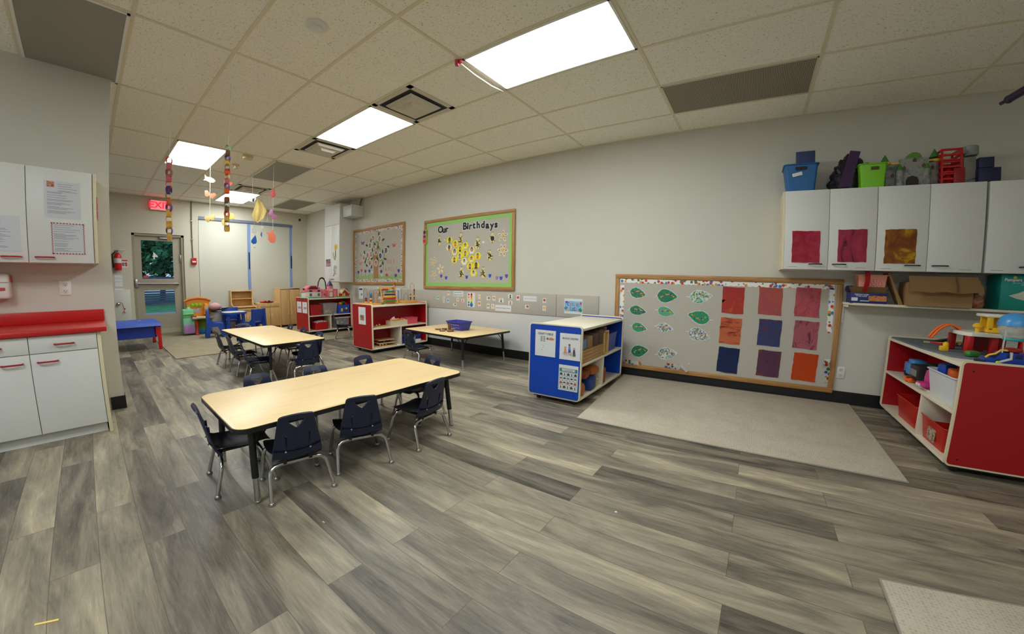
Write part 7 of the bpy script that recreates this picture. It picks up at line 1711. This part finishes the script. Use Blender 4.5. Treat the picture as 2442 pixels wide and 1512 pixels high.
def ply(t, nm, lo, hi, m=M_birch, bev=.004):
    mb = MB(); mb.b2(lo, hi, bev); return mb.build(nm, m, t)
M_birch2 = grain('birch_light', (220, 180, 122), (200, 158, 100), 2, 26, .08, .5)
M_dk2 = mat('shadow_gap', (90, 66, 40), .8)
t = thing('play_hutch', 'birch wooden play hutch with two open shelves under the blind', 'play furniture', (-7.34, -.02, zr2), 0, 'wooden play kitchen furniture')
F2 = Matrix(((1, 0, 0, 0), (0, 0, -1, 0), (0, 1, 0, 0), (0, 0, 0, 1)))
for y in (-.23, .235):
    mb = MB(); mb.prism([(-.30, 0), (.14, 0), (.14, .52), (.10, .545), (-.08, .57), (-.11, .62), (-.12, .90), (-.30, .90)], at(0, y, 0, F2), .022, .003); mb.build('side_panel', M_birch, t)
ply(t, 'counter', (-.28, -.228, .515), (.145, .213, .54)); ply(t, 'back_panel', (-.29, -.228, .54), (-.275, .213, .90), M_birch2); ply(t, 'top_board', (-.28, -.228, .875), (-.115, .213, .898)); ply(t, 'shelf_board', (-.28, -.228, .70), (-.12, .213, .716))
ply(t, 'base_box', (-.28, -.228, .04), (.12, .213, .50), M_birch2)
for y0, y1 in ((-.225, -.008), (-.004, .21)):
    d = ply(t, 'door', (.12, y0, .05), (.137, y1, .42), M_birch2); mb = MB(); handle(mb, FX @ Matrix.Rotation(PI / 2, 4, 'Z'), (.137, -.035 if y0 < -.1 else .03, .30), .08, .005, .02); mb.build('handle', mat('pale_handle', (232, 214, 170), .5), d)
d = ply(t, 'drawer', (.12, -.225, .43), (.137, .21, .50), M_birch2); mb = MB(); mb.box((.14, 0, .47), (.012, .12, .02), bevel=.004); mb.build('handle', M_birch, d)
t = thing('play_sink', 'birch wooden play sink cabinet with a red tray on top', 'play furniture', (-7.34, .525, zr2), 0, 'wooden play kitchen furniture')
for y in (-.245, .225): ply(t, 'side_panel', (-.28, y, 0), (.14, y + .02, .60))
ply(t, 'base_box', (-.28, -.224, .04), (.12, .224, .585), M_birch2); ply(t, 'counter', (-.28, -.224, .585), (.13, .224, .60)); ply(t, 'apron', (.12, -.224, .50), (.138, .224, .585))
for y0, y1 in ((-.222, -.003), (.003, .222)):
    d = ply(t, 'door', (.12, y0, .05), (.137, y1, .49), M_birch2); mb = MB(); handle(mb, FX @ Matrix.Rotation(PI / 2, 4, 'Z'), (.137, -.035 if y0 < -.1 else .035, .30), .09, .005, .02); mb.build('handle', mat('pale_handle', (232, 214, 170), .5), d)
t2 = thing('play_tray', 'shallow red dish lying on the birch play sink', 'tray', (-7.36, .50, zr2 + .601))
mb = MB(); mb.lathe([(.10, 0), (.16, .012), (.17, .026), (.155, .02), (.09, .008)], seg=20, sy=1.0); mb.build('dish', M_red, t2)
mb = MB(); mb.box((.03, -.04, .03), (.05, .05, .035), bevel=.01); mb.build('red_knob', mat('dark_red_plastic', (150, 24, 24), .4), t2)
mb = MB(); mb.box((.05, .04, .03), (.04, .05, .04), bevel=.008); mb.build('navy_knob', M_navy, t2)
t = thing('play_wardrobe', 'tall birch wooden play fridge with two long doors next to the play sink', 'play furniture', (-7.34, 1.02, zr2), 0, 'wooden play kitchen furniture')
for y in (-.26, .24): ply(t, 'side_panel', (-.30, y, 0), (.14, y + .02, .92))
ply(t, 'base_box', (-.30, -.239, .04), (.12, .239, .90), M_birch2); ply(t, 'top_board', (-.30, -.26, .92), (.145, .26, .94)); 
for y0, y1 in ((-.236, -.02), (-.014, .236)):
    d = ply(t, 'door', (.12, y0, .06), (.138, y1, .90), M_birch2)
    mb = MB(); mb.tube([(.14, y1 - .03 if y0 < -.1 else y0 + .05, z) for z in (.30, .40, .50, .62)], .012, 8); mb.build('handle', M_birch, d)

# ------------------------------------------------------------------ small blue table and chairs
M_pb = mat('play_blue', (30, 74, 170), .42, var=.06)
t = thing('play_table', 'small blue plastic play table with a white top in the play area', 'table', (-6.70, -.42, zr2))
mb = MB(); mb.prism(rrect(.50, .46, .14, 8), at(0, 0, .44, FZ), .035, .006); mb.build('table_rim', M_pb, t)
mb = MB(); mb.prism(rrect(.46, .42, .12, 8), at(0, 0, .4752, FZ), .004); mb.build('white_top', mat('white_table_top', (216, 216, 210), .4), t)
for x in (-.17, .17):
    for y in (-.15, .15):
        mb = MB(); mb.cone((x, y, 0), (x * .95, y * .95, .44), .03, .034, 12); mb.build('leg', M_pb, t)
mb = MB(); mb.box((0, 0, .20), (.30, .03, .02), bevel=.004); mb.build('cross_bar', mat('grey_blue_bar', (120, 146, 190), .4), t)
def pchair(lab, x, y, rz):
    t = thing('play_chair', lab, 'chair', (x, y, zr2), rz, 'blue plastic play chairs')
    for s in (-1, 1):   # side frame: splayed legs, seat rail and high back post in one moulding
        mb = MB(); mb.prism([(-.19, 0), (-.11, 0), (-.07, .22), (.06, .22), (.12, 0), (.20, 0), (.15, .285), (-.03, .285), (-.085, .34), (-.10, .545), (-.15, .545), (-.155, .28)], at(0, s * .145 + .02, 0, F2), .04, .008); mb.build('side_frame', M_pb, t)
    mb = MB(); mb.box((.03, 0, .265), (.24, .26, .03), bevel=.01); mb.build('seat', M_pb, t)
    mb = MB(); mb.box((-.125, 0, .42), (.03, .26, .25), bevel=.01, ry=R(-6)); mb.build('backrest', M_pb, t)
pchair('blue plastic play chair at the left side of the small white-topped table', -6.66, -.80, R(80))
pchair('blue plastic play chair behind the small white-topped table', -7.03, -.38, R(0))
pchair('blue plastic play chair at the right of the small white-topped table, its back to us', -6.30, -.12, R(205))

# ------------------------------------------------------------------ hanging decorations
PCOL = [mat('chain_%s' % n, c, .75, var=.06) for n, c in (('orange', (236, 140, 90)), ('pink', (226, 146, 156)), ('brown', (166, 122, 100)), ('violet', (128, 96, 160)), ('mint', (160, 206, 164)), ('yellow', (236, 208, 126)), ('coral', (240, 140, 104)))]
def chain(lab, x, y, ztop, zend, seq, w=.055, twist=0.0):
    t = thing('paper_chain', lab, 'paper chain', (x, y, H - .006), 0, 'hanging paper chains')
    mb = MB(); mb.tube([(0, 0, 0), (0, .004, -(H - ztop) / 2), (0, 0, ztop - H)], .0016, 5); mb.build('thread', M_string, t)
    n = len(seq); step = (ztop - zend) / n
    for k, c in enumerate(seq):
        z = ztop - H + .006 - step * (k + .5); a = (PI / 2 if k % 2 else 0) + twist + .25 * math.sin(k * 2.1)
        r_ = step * .72; q = random.Random(k)
        mb = MB(); mb.grid(lambda u_, v_: Matrix.Translation((q_[0] if False else 0, 0, z)) @ (Matrix.Rotation(a, 4, 'Z') @ Vector(((v_ - .5) * w * .62, r_ * .62 * math.sin(2 * PI * u_), r_ * math.cos(2 * PI * u_)))), 16, 1, .0009)
        mb.build('link', PCOL[c], t)
q_ = [0]
chain('long paper chain of coloured links hanging nearest the exit sign', -2.54, -2.04, 2.32, 1.53, [0, 1, 2, 1, 0, 3, 4, 6, 3, 5, 5, 5, 3, 5], .055, 2.6)
chain('paper chain of coloured links hanging in front of the farthest bright light', -1.75, -1.71, 2.30, 1.56, [4, 2, 3, 5, 3, 6, 5, 1, 3, 0, 5, 2, 4, 2, 6, 5, 3, 5], .055, 2.6)
def mobile(lab, x, y, items, zend=None, cat='hanging decoration', name='hanging_mobile'):
    t = thing(name, lab, cat, (x, y, H - .006), 0, 'hanging mobiles')
    zl = min(i[0] for i in items) - .02 if zend is None else zend
    mb = MB(); mb.tube([(0, 0, 0), (.004, .0, (zl - H) / 2), (0, 0, zl - H)], .0022, 5); mb.build('thread', M_string, t)
    for (z, nm, P, m, rot, tilt) in items:
        dz = z - H + .006
        if nm == 'tassel':
            mb = MB(); mb.cone((0, 0, dz + .04), (0, 0, dz - .04), .006, .010, 8); mb.build(nm, m, t); continue
        mb = MB(); mb.prism(P, Matrix.Translation((0, 0, dz)) @ Matrix.Rotation(rot, 4, 'Z') @ Matrix.Rotation(tilt, 4, 'Y') @ FY, .006, .0015); mb.build(nm, m, t)
    return t
bird = [(-.09, .05), (-.05, .02), (0, .03), (.06, .01), (.085, -.015), (.06, -.045), (.0, -.05), (-.05, -.03), (-.095, -.04), (-.07, -.01)]
bfl = [(0, .01), (.05, .045), (.08, .03), (.07, -.01), (.05, -.05), (.02, -.045), (0, -.015), (-.02, -.045), (-.05, -.05), (-.07, -.01), (-.08, .03), (-.05, .045)]
drop = [(0, .09), (.03, .03), (.048, -.02), (.04, -.06), (0, -.08), (-.04, -.06), (-.048, -.02), (-.03, .03)]
M_lem = mat('lemon_card', (236, 206, 110), .6); M_cor = mat('coral_paint_card', (236, 120, 90), .6, var=.1)
ang = R(52)
mobile('string of paper butterflies in yellow and orange, hung at the corner of a light panel', -4.5, -1.27, [(2.64, 'yellow_bird', bird, M_lem, ang, .2), (2.41, 'orange_butterfly', bfl, M_cor, ang + .5, .3), (2.06, 'yellow_butterfly', bfl, mat('pale_amber_card', (216, 184, 110), .6), ang, -.3)])
mobile('short mobile of yellow and orange paper shapes half behind a paper chain', -5.0, -.90, [(2.75, 'orange_shape', bfl, M_cor, ang, .6), (2.19, 'yellow_disc', circ(.055, 14, .06, 0), M_lem, ang, 0), (2.09, 'cream_disc', circ(.04, 14, -.06, 0, .055), mat('pale_amber_card', (216, 184, 110), .6), ang, 0)])
t = mobile('cream cloth pennant hanging from the corner of the farthest light panel', -5.9, -.12, [(2.68, 'tassel', None, M_string, 0, 0)], 2.72)
M_cloth = mat('cream_muslin', (222, 208, 160), .85, var=.06, scale=20)
mb = MB()
CLL = [(-.03, 2.73), (-.075, 2.60), (-.14, 2.38), (-.10, 2.30), (-.04, 2.26)]; CLR = [(-.03, 2.73), (.06, 2.67), (.16, 2.52), (.10, 2.36), (-.02, 2.255)]
def cl(a, b_):
    # folded cloth hanging from one corner
    k = b_ * 4; i_ = min(int(k), 3); f_ = k - i_
    L_ = [CLL[i_][n] + (CLL[i_ + 1][n] - CLL[i_][n]) * f_ for n in (0, 1)]; R_ = [CLR[i_][n] + (CLR[i_ + 1][n] - CLR[i_][n]) * f_ for n in (0, 1)]
    return Vector((.03 * math.sin(a * 9 + b_ * 2.5) * math.sin(PI * b_) + .02, L_[0] + (R_[0] - L_[0]) * a, L_[1] + (R_[1] - L_[1]) * a - H + .006))
mb.grid(cl, 16, 12, .002); mb.build('cloth', M_cloth, t)
mobile('small black and white penguin card hanging by the farthest light panel', -4.5, -.66, [(2.43, 'penguin_card', [(-.05, -.04), (.03, -.06), (.06, 0), (.045, .06), (.0, .03), (-.05, .0)], M_paper, ang, 0), (2.42, 'black_patch', [(-.02, -.03), (.03, -.045), (.035, .02), (.0, .01)], M_jet, ang - .02, 0)], None)
mobile('clear string with a blue raindrop card hanging before the right-hand blind', -5.5, -.32, [(2.07, 'clear_drop', drop, M_clear, ang, 0), (1.88, 'blue_raindrop', [(p[0] * 1.1 , p[1] * 1.0) for p in drop], mat('rain_blue', (30, 104, 190), .5), ang, .25), (1.74, 'clear_bead', circ(.012, 8), M_clear, ang, 0)])
mobile('string with a half blue disc and pale discs hanging before the right-hand blind', -5.5, -.18, [(2.12, 'pale_disc', circ(.028, 12), M_whitep, ang, 0), (1.99, 'half_blue_disc', [(.0, .05), (-.02, .03), (-.026, 0), (-.02, -.03), (0, -.05), (-.004, 0)], mat('rain_blue', (30, 104, 190), .5), ang, 0), (1.83, 'pale_disc', circ(.032, 12, .0, 0, .02), M_whitep, ang, .3)])
mobile('string of a red drop, a sequined purple shape and an orange flower', -4.0, -.51, [(2.46, 'red_drop', [(p[0] * .8, p[1] * .95) for p in drop], mat('deep_coral_card', (206, 80, 80), .6, var=.15), ang, .1), (2.13, 'purple_shape', bfl, mat('sequin_purple', (176, 110, 150), .4, var=.25, scale=120), ang, .9), (1.79, 'orange_flower', [(p[0] * 1.1, p[1] * 1.6) for p in bird[::-1]], mat('bright_coral_card', (240, 128, 100), .5, var=.1), ang, 1.1)])
mobile('short white tassel hanging below the farthest light panel', -6.2, -.32, [(2.75, 'tassel', None, M_string, 0, 0)], 2.78)
mobile('thin thread with a tiny white tip right of the cream cloth', -5.5, -.08, [(2.29, 'tassel', None, M_string, 0, 0)], 2.32)
t = thing('ribbon_streamer', 'white ribbon with a small red bow along the edge of the largest light panel', 'ribbon', (-.02, -.61, H - .008))
mb = MB(); mb.tube([(0, 0, -.01), (.0, .20, -.03), (.0, .42, -.03), (0, .60, -.006)], .006, 6); mb.build('ribbon', M_string, t)
mb = MB(); mb.box((-.01, .0, -.02), (.03, .03, .05), bevel=.006, rz=.4); mb.box((.015, .01, -.012), (.03, .02, .03), rz=-.5, bevel=.004); mb.build('bow', mat('pink_red_bow', (206, 60, 90), .6, var=.2), t)

# ------------------------------------------------------------------ crumbs on the floor
def scrap(lab, x, y, P, m):
    mb = MB(); mb.prism(P, at(0, 0, .0006, FZ), .0012); solo(mb, 'paper_scrap', m, lab, 'paper scrap', 'scraps on the floor', (x, y, 0))
scrap('pale yellow paper scrap on the floor at the lower left', .245, -2.888, [(-.02, -.03), (-.012, -.032), (.016, .03), (.008, .032)], M_lem)
scrap('tiny white crumb on the open floor in front of the rug', 1.46, -1.025, circ(.006, 7), M_whitep)
scrap('tiny white crumb on the floor beside the front table', .403, -1.95, [(-.008, -.002), (.008, .0), (.008, .003), (-.008, .002)], M_whitep)
